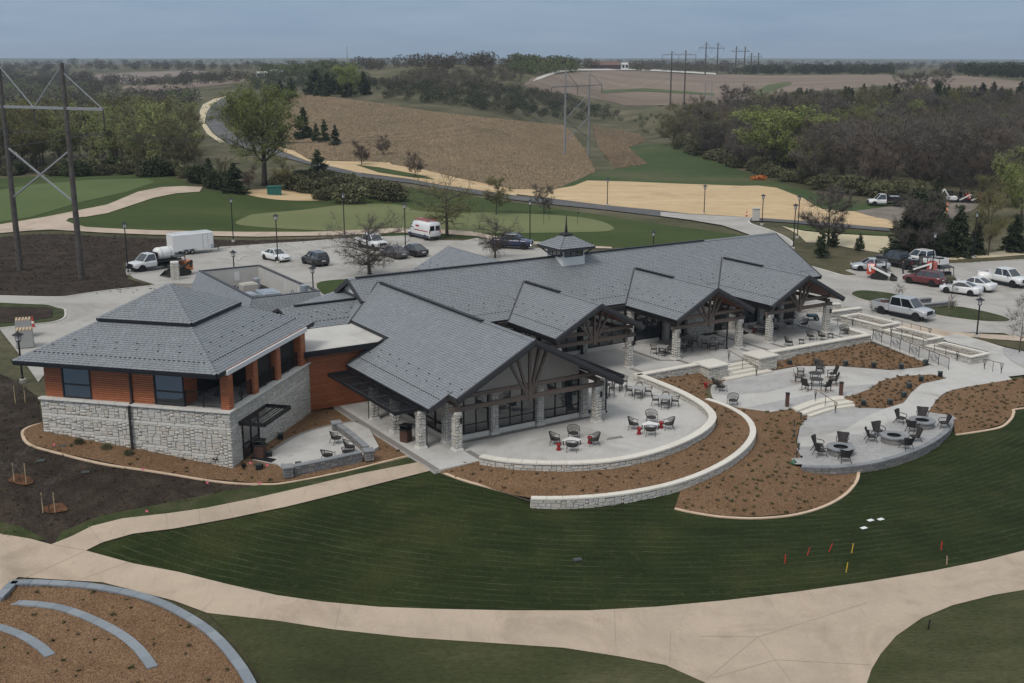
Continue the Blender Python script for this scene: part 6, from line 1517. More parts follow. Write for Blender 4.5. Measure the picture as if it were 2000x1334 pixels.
# bins
def litter_bin():
    r = empty('litter_bin'); m = MB(); m.bbox(-.30,.30,-.30,.30,.04,.84,.02); part(m,'body',M_CORT,r)
    for s in range(-2,3): m = MB(); m.box(-.315,.315,s*.115-.045,s*.115+.045,.08,.82); part(m,'slat',M_CORT,r)
    m = MB(); m.bbox(-.33,.33,-.33,.33,.84,.92,.02); part(m,'lid',M_BLACK,r); m = MB(); m.box(-.28,-.24,-.28,.28,.92,1.15); m.box(.24,.28,-.28,.28,.92,1.15); part(m,'post',M_BLACK,r); m = MB(); m.bbox(-.36,.36,-.36,.36,1.15,1.2,.02); part(m,'hood',M_BLACK,r); return r
place('bin', litter_bin, (793,862), 0, 30, 'brown slatted litter bin under the front wing trellis', 'bin', 'litter bins')
place('bin', None, (509,893), .03, 10, 'brown slatted litter bin beside the pavilion garden door', 'bin', 'litter bins')
# door mats
for q, lb in ((((1360,650),(1386,645),(1404,650),(1378,655)),'black door mat outside the middle porch doors'),(((1442,647),(1452,644),(1463,650),(1453,653)),'black door mat outside the end porch doors'),(((488,895),(500,890),(540,897),(530,903)),'black door mat at the pavilion garden door'),(((1143,802),(1150,799),(1158,803),(1150,806)),'small black door mat beside the right gable column')):
    m = MB(); pl = [P(x,y,.045) for x,y in q]; m.poly([(p.x,p.y,.012 if q[0][0]>600 else .045) for p in pl]); m.poly([(p.x,p.y,.035 if q[0][0]>600 else .07) for p in pl]); o = m.build('door_mat', M_BLACK); tag(o, lb, 'mat')
# garden boxes (weatherproof speakers) and path lights
BOX = [(1419,728 ,-.7),(1518,722,-.72)][:0] + [(1542,712,-.66),(1595,711,-.66),(1651,714,-.68),(1706,717,-.7),(1760,720,-.72),(1807,712,-.72),(1836,735,-.8),(1799,744,-.86),(1775,758,-.95),(1765,776,-1.04),(1738,790,-1.1),(1686,791,-1.1)]
WHERE = ['left-most at the foot of the triangular bed','second along the foot of the triangular bed','third along the foot of the triangular bed','fourth along the foot of the triangular bed','fifth along the foot of the triangular bed','at the right tip of the triangular bed','at the far tip of the path bed','near the far tip of the path bed','on the upper bend of the path bed','on the lower bend of the path bed','at the near right corner of the path bed','at the near left corner of the path bed']
def garden_box():
    r = empty('garden_box'); m = MB(); m.bbox(-.19,.19,-.15,.15,.02,.40,.025); part(m,'body',M_PLAST,r); m = MB(); m.box(-.15,.15,-.165,-.151,.06,.34); part(m,'grille',M_BLACK,r); m = MB(); m.bbox(-.2,.2,-.16,.16,.40,.43,.012); part(m,'lid',M_PLAST,r); return r
for (x, y, z), w in zip(BOX, WHERE): place('garden_box', garden_box, (x,y), z, random.uniform(150,210), 'small dark green garden box ' + w, 'box', 'garden boxes')
for (x, y), w in (((505,918),'in front of the pavilion corner beside pink flags'),((526,893),'beside the garden door mat'),((583,915),'leaning by the front block wall'),((548,858),'on the bed edge left of the small patio')): 
    o = place('garden_box', None, (x,y), gz(*P(x,y,-.1)[:2])+.06, 170, 'small dark green garden box ' + w, 'box', 'garden boxes')
def path_light():
    r = empty('path_light'); m = MB(); m.cyl((0,0),.05,0,.42,8); part(m,'stem',M_PLAST,r); m = MB(); m.cyl((0,0),.075,.42,.48,8); part(m,'cap',M_BLACK,r); return r
for k, (x, y, z) in enumerate(((1551,833,-1.2),(1551,853,-1.2),(1560,879,-1.2),(1556,895,-1.22),(1564,818,-1.15))): place('path_light', path_light, (x,y), z, 0, '%s dark path light along the left edge of the fire terrace' % ('second','third','fourth','lowest','uppermost')[k], 'light', 'path lights')
# bollards
def bollard():
    r = empty('bollard'); m = MB(); m.box(-.13,.13,-.13,.13,0,1.02); part(m,'post',M_CORT,r); m = MB(); m.bbox(-.16,.16,-.16,.16,1.02,1.1,.02); part(m,'cap',M_BLACK,r); m = MB(); m.box(-.06,.06,-.14,-.128,.72,.95); part(m,'light_slot',M_BLACK,r); return r
place('bollard', bollard, (1537,794), -.75, 0, 'rusty brown bollard light left of the curved steps', 'bollard', 'bollard lights')
place('bollard', None, (1642,772), -.75, 0, 'rusty brown bollard light right of the curved steps', 'bollard', 'bollard lights')
# handrails with flared end posts
def handrail(p, q, label, n=1, h=.92, v=.16):
    p = Vector(p); q = Vector(q); d = (q-p); dh = Vector((d.x,d.y,0)).normalized(); U = Vector((0,0,1)); r = empty('handrail', p)
    m = MB(); m.T = Matrix.Translation(-p); m.tube([p+U*h-dh*.12, p+U*h+dh*.1, q+U*h-dh*.1, q+U*h+dh*.12], .025, 6); part(m,'rail',M_CORT,r)
    for e in (p, q):
        m = MB(); m.T = Matrix.Translation(-p)
        for s in (-1,-.4,.4,1): m.tube([e, e+U*.35+dh*s*.03, e+U*h+dh*s*v], .016, 5)
        m.tube([e+U*h-dh*v, e+U*h+dh*v], .018, 5); part(m,'end_post',M_BLACK,r)
    for i in range(1, n+1):
        e = p+d*i/(n+1); m = MB(); m.T = Matrix.Translation(-p); m.tube([e, e+U*h], .02, 6); part(m,'post',M_BLACK,r)
    return tag(r, label, 'handrail')
handrail(club_w(30.7,7.55,0), club_w(31.2,4.7,-.75), 'dark handrail in the middle of the terrace steps')
handrail(P(1592,783,-.75), P(1631,808,-1.2), 'dark handrail in the middle of the curved steps')
handrail(club_w(47.4,12.6,0), club_w(49.6,10.9,0), 'dark handrail by the last porch column')
handrail(club_w(49.75,6.4,-.02), club_w(49.6,-1.0,-.75), 'dark handrail along the stepped planters', 5)
handrail(P(1743,640,-.5), P(1815,660,-.9), 'dark handrail behind the planters beside the sidewalk', 3)
handrail(P(1922,722,-.87), P(1955,730,-.88), 'short dark handrail beside the lowest planter', 1)
# guard rail of the ramp with lattice panels
gp, gq = club_w(47.15,6.3,-.0), club_w(46.9,-2.2,-.82)
gr = empty('ramp_railing', gp); tag(gr, 'dark metal ramp railing with alternating lattice and bar panels', 'railing')
N = 8; U = Vector((0,0,1)); T = Matrix.Translation(-gp)
for i in range(N+1):
    e = gp+(gq-gp)*i/N; m = MB(); m.T = T; m.tube([e-U*.05,e+U*1.02],.028,6); part(m,'post',M_BLACK,gr)
m = MB(); m.T = T; m.beam(gp+U*1.02,gq+U*1.02,.06,.04); part(m,'top_rail',M_CORT,gr); m = MB(); m.T = T; m.beam(gp+U*.12,gq+U*.12,.04,.04); m.beam(gp-U*.06,gq-U*.06,.3,.12); part(m,'bottom_rail',M_KERB,gr)
for i in range(N):
    a = gp+(gq-gp)*i/N; b = gp+(gq-gp)*(i+1)/N; d = b-a; m = MB(); m.T = T
    if i % 2: 
        for k in range(1,9): e = a+d*k/9; m.beam(e+U*.12,e+U*1.0,.016,.016,0,up=tuple(d.normalized()))
        part(m,'bar_panel',M_BLACK,gr)
    else:
        c = (a+b)/2+U*.56; dn = d.normalized()
        for k in range(1,5):
            r_ = .10*k
            for s in (-1,1):
                for t in (-1,1): m.beam(c+dn*s*r_*1.15, c+U*t*r_, .02,.02,0,up=tuple(d.cross(U)))
                m.beam(c+dn*s*(r_+.08)+U*-.42, c+dn*s*(r_+.08)+U*.42, .014,.014,0,up=tuple(dn))
        part(m,'lattice_panel',M_BLACK,gr)
# stakes in the lawn
for (x, y), mt, h, tl, lb in (((1533,1101),M_REDP,.55,.0,'red survey stake leftmost in the lawn'),((1576,1086),M_REDP,.5,.25,'leaning red survey stake second from the left in the lawn'),((1618,1079),M_REDP,.55,.35,'leaning red survey stake beside the yellow one in the lawn'),((1663,1081),M_YEL,.6,.1,'yellow survey stake among the row of red stakes'),((1652,1119),M_YEL,.6,.1,'yellow survey stake standing alone near the path edge'),((1838,1075),M_REDP,.55,0,'red survey stake on the right, above the tan stake'),((1849,1104),M_TANP,.55,-.05,'tan wooden stake near the path on the right')):
    p = GP(x,y); m = MB(); m.beam(p-Vector((0,0,.05)), p+Vector((tl*h,0,h)), .06,.035); tag(m.build('survey_stake', mt), lb, 'stake', 'survey stakes in the lawn')
for (x, y), lb in (((1687,1033),'flat pale paper scrap lowest on the lawn right of the bed'),((1700,1018),'flat pale paper scrap in the middle on the lawn'),((1720,1016),'flat pale paper scrap rightmost on the lawn')):
    p = GP(x,y); m = MB(); m.T = Matrix.Translation((p.x,p.y,p.z+.06)) @ Matrix.Rotation(.5,4,'Z'); m.bbox(-.2,.2,-.13,.13,0,.02,.005); tag(m.build('paper_scrap', M_GLOW), lb, 'paper', 'paper scraps on the lawn')
p = GP(1812,1232); m = MB(); m.beam(p, p+Vector((.06,0,.6)), .05,.05); r = m.build('hose_stand', M_BLACK); tag(r, 'small black hose stand in the corner lawn', 'stake')
for (x, y), lb in (((98,1083-40),None),):
    pass
for k, (x, y) in enumerate(((104,879),(278,927),(487,915),(520,919),(403,954),(505,955),(285,1010))):
    p = GP(x,y); m = MB(); m.beam(p, p+Vector((0,0,.45)), .012,.012); o = m.build('marker_flag', M_FRAME); tag(o, 'small pink marker flag stuck in the planting soil near the pavilion', 'flag', 'pink marker flags'); m = MB(); m.poly([p+Vector((0,0,.45)),p+Vector((.16,0,.43)),p+Vector((.15,0,.30)),p+Vector((0,0,.32))]); f = m.build('pennant', M_PINK, o)
for (x, y), lb in (((122,873),'green valve box lid in the mulch bed left of the downpipe'),((168,924),'green valve box lid in the dark soil below the edging'),((80,902),'open green valve box in the dark soil at the far left'),((1128,1095),'round green valve lid in the front lawn')):
    p = GP(x,y); m = MB(); m.T = Matrix.Translation((p.x,p.y,p.z+.05)) @ Matrix.Rotation(.3,4,'Z'); m.bbox(-.24,.24,-.17,.17,0,.06,.02); m.bbox(-.19,.19,-.12,.12,.06,.075,.01); tag(m.build('valve_box', M_PLAST), lb, 'valve box', 'irrigation valve boxes')
p = P(1550,914,-1.6); m = MB(); m.lathe((p.x,p.y),[(.16,-1.6),(.16,-1.35),(.22,-1.32),(.22,-1.2),(.12,-1.1),(.06,-1.0)],12); m.sm=True; tag(m.build('hydrant', plain('green_paint',(.03,.10,.06),.5)), 'small green hydrant beside the fire terrace wall', 'hydrant')
for k, (x, y, lb) in enumerate(((476,915,'black nursery pot nearest the pavilion corner'),(510,916,'black nursery pot beside the block pillar'))):
    p = GP(x,y); m = MB(); m.lathe((p.x,p.y),[(.12,p.z),(.16,p.z+.28),(.17,p.z+.30),(.15,p.z+.30),(.14,p.z+.24)],10); tag(m.build('nursery_pot', M_BLACK), lb, 'pot')
# floor drain plates
for (x,y) in ((1200,857),):
    q = [(1183,860),(1188,855),(1213,851),(1219,855)]; m = MB(); m.poly([(P(a,b,0).x,P(a,b,0).y,.006) for a,b in q]); tag(m.build('floor_plate', M_BORDER), kind='structure')
# loggia furniture
for (x, y, f, lb) in ((-1.9,2.2,200,'black lounge chair behind the front balustrade of the loggia'),(-1.3,5.6,90,'black lounge chair behind the middle loggia balustrade'),(-1.5,9.2,90,'black lounge chair behind the far loggia balustrade')):
    o = place('lounge', None, (1000,700), 0, f, lb, 'chair', GL); o.location = pav_w(x, y, SZ+.06)
# ================================================================== vehicles
M_TYRE = plain('tyre_rubber', (.018, .018, .018), .85); M_RIM = plain('wheel_rim', (.42, .43, .44), .35, .8, var=.05); M_RIMD = plain('dark_rim', (.06, .06, .062), .4, .6)
M_LAMPR = plain('tail_lamp', (.30, .012, .012), .3); M_LAMPW = plain('head_lamp', (.62, .64, .66), .15, var=.03); M_UNDER = plain('underbody', (.012, .012, .012), .9); M_CHROME = plain('chrome', (.5, .5, .51), .2, .9, var=.03)
def paint(name, c, metal=.0):
    t = NT(name); p = t.pos(); c2 = t.mix(t.ramp(t.noise(p, 1.2, 5), [(.45, 0.0), (.8, .35)]), c, tuple(x*.72+.012 for x in c)); t.color(c2).rough(.28).set(Metallic=metal); t.b.inputs['Coat Weight'].default_value = .6; t.b.inputs['Coat Roughness'].default_value = .08; return t.mat
PW, PS, PB, PBL, PG, PR, PO, PREDM = paint('white_paint',(.66,.67,.67)), paint('silver_paint',(.46,.48,.50),.3), paint('black_paint',(.016,.017,.019)), paint('blue_paint',(.018,.026,.075)), paint('grey_paint',(.075,.078,.085),.2), paint('maroon_paint',(.11,.018,.022)), paint('orange_paint',(.50,.15,.03)), paint('red_machine',(.48,.05,.03))
def wheel(root, x, y, r, w, rim=None):
    """wheel with its axle along y"""
    s = 1 if y > 0 else -1; m = MB(); n = 20; m.T = Matrix.Translation((x, y, r)) @ Matrix.Rotation(math.pi/2*s, 4, 'X')
    m.lathe((0,0),[(r*.62,-.0*w),(r*.93,-.02*w),(r,.12*w),(r,.88*w),(r*.93,1.0*w),(r*.62,w)],n); m.sm = False; t = m.build('wheel', M_TYRE, root)
    m = MB(); m.T = Matrix.Translation((x, y, r)) @ Matrix.Rotation(math.pi/2*s, 4, 'X'); m.lathe((0,0),[(r*.64,-.012),(r*.60,-.03),(r*.52,.02),(r*.20,.0),(r*.16,-.03),(0.001,-.03)],n,0,False)
    for k in range(5):
        a = k*2*math.pi/5; m.beam((r*.12*math.cos(a),r*.12*math.sin(a),-.02),(r*.58*math.cos(a),r*.58*math.sin(a),-.018),r*.2,.03)
    m.build('rim', rim or M_RIM, t); return t
def loft(st, seg=None):
    """stations (x, z0, z1, half width at sill, half width at shoulder, half width at top) -> shell"""
    m = MB(); vs = []; k = 14
    for (x, z0, z1, wa, wb, wc) in st:
        h = z1 - z0; prof = [(wa*.75,z0),(wa*.97,z0+.03*h),(wb*.985,z0+.25*h),(wb,z0+.55*h),(wb*.985,z0+.78*h),(wc+(wb-wc)*.35,z0+.94*h),(wc*.8,z1)]
        vs += [(x, y, z) for y, z in prof] + [(x, -y, z) for y, z in reversed(prof)]
    fs = []
    for i in range(len(st)-1):
        for j in range(k): a, b = i*k+j, i*k+(j+1)%k; fs.append((a, a+k, b+k, b))
    fs.append(tuple(range(k))); fs.append(tuple(range((len(st)-1)*k+k-1, (len(st)-1)*k-1, -1)))
    m.add(vs, fs); return m
def greenhouse(root, body, xb0, xb1, xt0, xt1, zb, zt, wb, wt, pillars=(), glass=None):
    """glass box with painted roof and pillars; xb* at the belt, xt* at the roof; 0 = rear, 1 = front"""
    m = MB(); B = [(xb0,-wb,zb),(xb1,-wb,zb),(xb1,wb,zb),(xb0,wb,zb)]; T = [(xt0,-wt,zt),(xt1,-wt,zt),(xt1,wt,zt),(xt0,wt,zt)]
    names = ('side_window','windscreen','side_window','rear_window')
    for i, nm in enumerate(names):
        j = (i+1) % 4; m = MB(); m.poly([B[i],B[j],T[j],T[i]]); m.build(nm, M_GLASSC, root)
    m = MB(); ins = .06
    m.bbox(xt0-.02,xt1+.02,-wt-.02,wt+.02,zt-.012,zt+.045,.05); m.sm = False; r_ = m.build('roof', body, root)
    for i in range(4): m = MB(); m.beam(Vector(B[i]), Vector(T[i]), .085, .075); m.build('pillar', body, root)
    for f in pillars:
        for s in (-1, 1): m = MB(); m.beam((xb0+(xb1-xb0)*f, s*(wb+.004), zb), (xt0+(xt1-xt0)*f, s*(wt+.004), zt), .09, .03, 0, up=(0,1,0)); m.build('pillar', body, root)
def arches(root, xs, r, w):
    for x in xs:
        for s in (-1, 1):
            m = MB(); m.T = Matrix.Translation((x, s*(w+.006), r*1.02)) @ Matrix.Rotation(-math.pi/2*s, 4, 'X'); m.lathe((0,0),[(r*1.17,-.06),(r*1.17,.004),(0.001,.004)],20,0,False); m.build('wheel_arch', M_UNDER, root)
def lights(root, xf, xr, yf, yr, zf, zr, hf=.12, hr=.14):
    for s in (-1, 1):
        m = MB(); m.bbox(xf-.14,xf+.02,s*yf-.17,s*yf+.17,zf,zf+hf,.02); m.build('headlight', M_LAMPW, root)
        m = MB(); m.bbox(xr-.02,xr+.10,s*yr-.14,s*yr+.14,zr,zr+hr,.02); m.build('taillight', M_LAMPR, root)
def mirror(root, x, y, z, mat):
    for s in (-1, 1): m = MB(); m.bbox(x-.06,x+.06,s*y-.09,s*y+.09,z,z+.15,.03); m.build('mirror', mat, root)
def sedan(mat, L=4.8, W=1.82, H=1.45, coupe=False, suv=False, name='sedan'):
    r = empty(name); h = L/2; w = W/2; bl = .95 if not suv else 1.06; g = .20 if not suv else .26
    st = [(-h,g+.25,bl-.12,w*.74,w*.80,w*.72),(-h+.10,g+.08,bl+.05,w*.90,w*.93,w*.84),(-h*.72,g,bl+.08,w*.95,w*.99,w*.88),(-h*.3,g,bl+.03,w*.96,w,w*.88),(h*.2,g,bl,w*.96,w,w*.88),(h*.42,g,bl-.02,w*.96,w*.99,w*.86),(h*.72,g,bl-.11,w*.93,w*.96,w*.80),(h-.12,g+.06,bl-.23,w*.86,w*.89,w*.70),(h,g+.16,bl-.33,w*.72,w*.76,w*.6)]
    if suv: st = [(-h,g+.2,bl+.02,w*.80,w*.86,w*.78),(-h+.10,g+.06,bl+.06,w*.92,w*.95,w*.86)] + [(x,a,b+(.04 if x>0 else .0),c,d,e) for (x,a,b,c,d,e) in st[2:]]
    m = loft(st); m.sm = True; m.build('body', mat, r)
    if suv: greenhouse(r, mat, -h+.12, h*.40, -h+.42, h*.12, bl, H, w*.86, w*.68, (.33,.66))
    else: greenhouse(r, mat, -h*.72, h*.42, -h*(.30 if not coupe else .22), h*.10, bl+.02, H, w*.85, w*.63, (.52,) if not coupe else ())
    rr = .33 if not suv else .37
    for x in (-h*.60, h*.60):
        for s in (-1, 1): wheel(r, x, s*(w-.21), rr, .22)
    arches(r, (-h*.60, h*.60), rr, w*.985); lights(r, h-.06, -h+.03, w*.62, w*.66, bl-.30, bl-.22); mirror(r, h*.30, w+.04, bl, mat)
    m = MB(); m.box(h-.03,h+.012,-w*.4,w*.4,g+.28,g+.40); m.build('grille', M_BLACK, r); m = MB(); m.box(-h-.012,-h+.05,-.26,.26,g+.42,g+.55); m.build('number_plate', M_WHITE, r); m = MB(); m.box(-h+.25,h-.25,-w*.7,w*.7,g-.02,g+.12); m.build('underbody', M_UNDER, r)
    if suv:
        for s in (-1, 1): m = MB(); m.beam((-h+.5,s*w*.6,H+.07),(h*.05,s*w*.6,H+.07),.04,.05); m.build('roof_rail', M_CHROME, r)
    return r
def pickup(mat, L=6.0, W=2.0, H=1.92, cab=2.3, load=None, name='pickup_truck', chrome=True, flat=False):
    r = empty(name); h = L/2; w = W/2; g = .42; bl = 1.22; xc = h-1.55; xb = xc-cab
    m = loft([(xb,g,bl,w*.92,w*.97,w*.9),(xb+.1,g,bl,w*.95,w*.99,w*.92),(xc,g,bl,w*.95,w,w*.92),(h-.9,g,bl-.02,w*.95,w*.99,w*.88),(h-.2,g+.05,bl-.10,w*.93,w*.96,w*.84),(h,g+.1,bl-.18,w*.86,w*.9,w*.8)]); m.sm = True; m.build('body', mat, r)
    greenhouse(r, mat, xb+.02, xc+.32, xb+.12, xc-.45, bl-.02, H, w*.88, w*.72, (.5,) if cab > 1.7 else ())
    if not flat:
        m = MB(); x0, x1 = -h, xb-.03; z0, z1 = g+.15, bl+.03; t = .07
        m.bbox(x0,x1,-w*.98,-w*.98+t,z0,z1,.025); m.bbox(x0,x1,w*.98-t,w*.98,z0,z1,.025); m.bbox(x1-t,x1,-w*.98+t+.002,w*.98-t-.002,z0,z1+.05,.02); m.build('cargo_bed', mat, r)
        m = MB(); m.bbox(x0-.03,x0+.04,-w*.9,w*.9,z0+.02,z1-.01,.02); m.build('tailgate', mat, r); m = MB(); m.box(x0+.02,x1-.05,-w*.92,w*.92,g+.28,g+.36); m.build('bed_floor', M_UNDER, r)
    m = MB(); m.box(-h+.2,h-.3,-w*.55,w*.55,g-.12,g+.12); m.build('chassis', M_UNDER, r); rr = .41
    xs = (-h+1.25, h-.98)
    for x in xs:
        for s in (-1, 1): wheel(r, x, s*(w-.24), rr, .27)
    arches(r, xs, rr, w*.985)
    for s in (-1, 1):
        m = MB(); m.bbox(h-.10,h+.03,s*w*.68-.17,s*w*.68+.17,bl-.42,bl-.20,.02); m.build('headlight', M_LAMPW, r)
        if not flat: m = MB(); m.bbox(-h-.03,-h+.06,s*w*.9-.08,s*w*.9+.08,bl-.42,bl-.05,.02); m.build('taillight', M_LAMPR, r)
    m = MB(); m.bbox(h-.04,h+.06,-w*.5,w*.5,bl-.55,bl-.20,.02); m.build('grille', M_BLACK, r); m = MB(); m.bbox(h-.05,h+.14,-w*.95,w*.95,g-.02,g+.22,.04); m.build('front_bumper', M_CHROME if chrome else M_BLACK, r); m = MB(); m.bbox(-h-.16,-h-.02,-w*.9,w*.9,g+.02,g+.2,.03); m.build('rear_bumper', M_CHROME if chrome else M_BLACK, r)
    mirror(r, xc-.05, w+.12, bl, M_BLACK); m = MB()
    for s in (-1, 1): m.box(xb+.1,xc+.1,s*(w-.02)-.07,s*(w-.02)+.07,g-.06,g-.01)
    m.build('running_boards', M_BLACK, r)
    if load:
        rg = random.Random(load)
        for i in range(9): m = MB(); x = rg.uniform(-h+.4,xb-.4); y = rg.uniform(-.5,.5); a = rg.uniform(.2,.5); m.T = Matrix.Translation((x,y,g+.36)) @ Matrix.Rotation(rg.uniform(0,3),4,'Z'); m.bbox(-a,a,-.16,.16,0,rg.uniform(.2,.55),.03); m.build('load_box', rg.choice([M_BLACK,M_FRAME,M_CORT,M_GALV]), r)
        m = MB(); m.tube([(xb-.2,-.8,bl+.3),(xb-.2,.8,bl+.3)],.04,6); m.tube([(xb-.2,-.85,bl),(xb-.2,-.8,bl+.3)],.03,6); m.tube([(xb-.2,.85,bl),(xb-.2,.8,bl+.3)],.03,6); m.build('rack', M_BLACK, r)
    return r
def head_to(o, rear, front, z=None, k=.5):
    """stand a vehicle between two survey pixels, nose at the second"""
    a = GP(*rear) if z is None else P(*rear, z); b = GP(*front) if z is None else P(*front, z); c = a+(b-a)*k; o.location = (c.x, c.y, c.z+.05+c.length*4e-4); o.rotation_euler = (0, 0, math.atan2(b.y-a.y, b.x-a.x)); return o
def veh(o, rear, front, label, cat, group=None, scale=1.0): head_to(o, rear, front); o.scale = (scale,)*3; return tag(o, label, cat, group)
veh(sedan(PW), (523,506), (557,513), 'white sedan parked by the tall lamp post in the left car park', 'car', 'parked cars')
veh(sedan(PB, 4.6, 1.88, 1.68, suv=True, name='suv'), (634,523), (598,513), 'black SUV parked right of the white sedan', 'car', 'parked cars')
veh(pickup(PW, 5.6), (706,481), (748,491), 'white pickup half hidden behind the wide leafless tree', 'pickup truck', 'parked cars')
veh(sedan(PG, 4.8), (788,508), (752,499), 'dark grey sedan behind the right branches of the leafless tree', 'car', 'parked cars')
veh(sedan(PB, 4.9), (826,504), (791,495), 'black sedan rightmost of the two dark sedans', 'car', 'parked cars')
veh(pickup(PBL, 5.6, load=4), (972,484), (1028,487), 'dark blue pickup behind the leafless tree left of the cupola', 'pickup truck', 'parked cars')
veh(pickup(PS, 6.2, 2.05, 2.0, 2.55, load=7), (1716,609), (1808,629), 'silver crew-cab pickup with a loaded bed near the planters', 'pickup truck', 'parked cars')
veh(pickup(PW, 5.9, 2.0, 1.92, 2.1), (1922,549), (1996,564), 'white pickup parked at the right side of the right car park', 'pickup truck', 'parked cars')
veh(pickup(PB, 6.0, 2.0, 1.95, 2.4, load=3), (1784,529), (1724,515), 'black pickup in the row behind the red loader', 'pickup truck', 'parked cars')
veh(pickup(PW, 6.0, 2.0, 1.95, 2.4, load=5), (1836,526), (1774,513), 'white pickup right of the black pickup, tail toward the drive', 'pickup truck', 'parked cars')
veh(sedan(PS, 4.7), (1722,530), (1676,528), 'silver sedan at the left end of the right car park', 'car', 'parked cars')
veh(sedan(PR, 4.7, 1.88, 1.66, suv=True, name='suv'), (1832,561), (1776,552), 'maroon SUV in the middle of the right car park', 'car', 'parked cars')
veh(sedan(PW, 4.5, 1.78, 1.38, coupe=True, name='coupe'), (1906,579), (1847,571), 'white coupe behind the young tree in the right car park', 'car', 'parked cars')
veh(sedan(PW, 4.7), (1928,571), (1878,563), 'white sedan beside the white coupe', 'car', 'parked cars')
# white van with ladders
v = empty('service_van'); h, w = 2.95, 1.02
m = loft([(-h,.38,2.35,w*.92,w*.96,w*.82),(-h+.08,.3,2.5,w*.97,w,w*.86),(0,.3,2.52,w*.97,w,w*.86),(h-1.7,.3,2.45,w*.97,w,w*.86),(h-1.15,.3,2.0,w*.97,w,w*.8),(h-.75,.3,1.5,w*.97,w*.99,w*.82),(h-.2,.34,1.12,w*.93,w*.96,w*.8),(h,.42,.95,w*.84,w*.88,w*.7)]); m.sm = True; m.build('body', PW, v)
m = MB(); m.poly([(h-1.60,-w*.78,2.36),(h-.80,-w*.84,1.52),(h-.80,w*.84,1.52),(h-1.60,w*.78,2.36)]); m.T = None; o = m.build('windscreen', M_GLASSC, v); o.location = (.05, 0, .04)
for s in (-1, 1):
    m = MB(); m.poly([(h-1.9,s*(w+.012),1.45),(h-1.0,s*(w+.012),1.45),(h-1.25,s*(w*.93),2.05),(h-1.85,s*(w*.93),2.05)]); m.build('side_window', M_GLASSC, v)
    m = MB(); m.box(-h+.3,h-1.9,s*(w+.008)-.006,s*(w+.008)+.006,1.18,1.30); m.build('red_stripe', M_LAMPR, v); m = MB(); m.box(-h+.05,h-.4,s*(w+.008)-.006,s*(w+.008)+.006,.42,.66); m.build('blue_stripe', PBL, v)
    m = MB(); m.box(-.4,.5,s*(w+.008)-.006,s*(w+.008)+.006,1.72,1.95); m.build('logo_patch', M_LAMPR, v)
    m = MB(); m.bbox(-h-.03,-h+.05,s*w*.86-.07,s*w*.86+.07,1.0,1.5,.02); m.build('taillight', M_LAMPR, v); m = MB(); m.bbox(h-.12,h+.02,s*w*.7-.15,s*w*.7+.15,.78,.98,.02); m.build('headlight', M_LAMPW, v)
    m = MB(); m.poly([(-h-.012,s*.08,1.35),(-h-.012,s*.85,1.35),(-h-.012,s*.80,2.05),(-h-.012,s*.08,2.05)]); m.build('rear_window', M_GLASSC, v)
for x in (-h+1.05, h-1.0):
    for s in (-1, 1): wheel(v, x, s*(w-.22), .36, .24)
arches(v, (-h+1.05, h-1.0), .36, w*.985); m = MB(); m.bbox(-h-.1,-h+.02,-w*.9,w*.9,.35,.55,.03); m.build('rear_bumper', M_BLACK, v)
for y in (-.5, .1, .55):
    m = MB(); m.T = Matrix.Translation((0, y, 2.68))
    for s in (-1, 1): m.beam((-2.4,s*.2,0),(1.2,s*.2,.06),.05,.08)
    for i in range(12): m.beam((-2.3+i*.31,-.2,0),(-2.3+i*.31,.2,0),.035,.035)
    m.build('ladder', PREDM if y != .1 else M_GALV, v)
m = MB()
for x in (-2.2,-.8,.6): m.beam((x,-.85,2.62),(x,.85,2.62),.05,.05)
m.build('roof_rack', M_GALV, v); veh(v, (848,471), (808,461), 'white service van with red ladders on its roof', 'van')
# white enclosed trailer
t = empty('box_trailer'); m = MB(); L, W, z0, z1 = 5.6, 2.2, .55, 2.75
m.bbox(-L/2,L/2,-W/2,W/2,z0,z1,.12); m.build('body', PW, t); m = MB(); m.bbox(-L/2-.03,-L/2+.0,-W/2+.06,W/2-.06,z0+.05,z1-.10,.02); m.build('rear_door', M_GLOW, t)
for s in (-1, 1):
    m = MB(); y = s*(W/2+.006); m.box(1.3,1.95,y-.006,y+.006,z0+.12,z1-.25); m.build('side_door', PW, t); m = MB(); 
    for (a,b,c,d) in ((1.28,1.30,z0+.1,z1-.23),(1.95,1.97,z0+.1,z1-.23)): m.box(a,b,y-.012,y+.012,c,d)
    m.box(1.28,1.97,y-.012,y+.012,z1-.25,z1-.23); m.build('door_seam', M_FRAME, t)
    m = MB(); m.box(L/2-.5,L/2-.02,y-.008,y+.008,z0,z0+.55); m.build('stone_guard', M_GALV, t); m = MB(); m.bbox(-1.6,.25,s*W/2-.02*s,s*(W/2+.22) if s>0 else -W/2+.02,z0+.16,z0+.22,.02) if s>0 else m.bbox(-1.6,.25,-(W/2+.22),-W/2+.02,z0+.16,z0+.22,.02); m.build('mudguard', M_GALV, t)
    for x in (-1.1, -.25): wheel(t, x, s*(W/2+.02) if s<0 else W/2-.0, .34, .2)
m = MB(); m.beam((L/2,-.7,.5),(L/2+1.3,0,.5),.1,.12); m.beam((L/2,.7,.5),(L/2+1.3,0,.5),.1,.12); m.beam((L/2+1.1,0,0),(L/2+1.1,0,.9),.08,.08,0,up=(1,0,0)); m.build('hitch', M_FRAME, t); veh(t, (332,499), (414,492), 'white enclosed twin-axle trailer at the far edge of the car park', 'trailer')
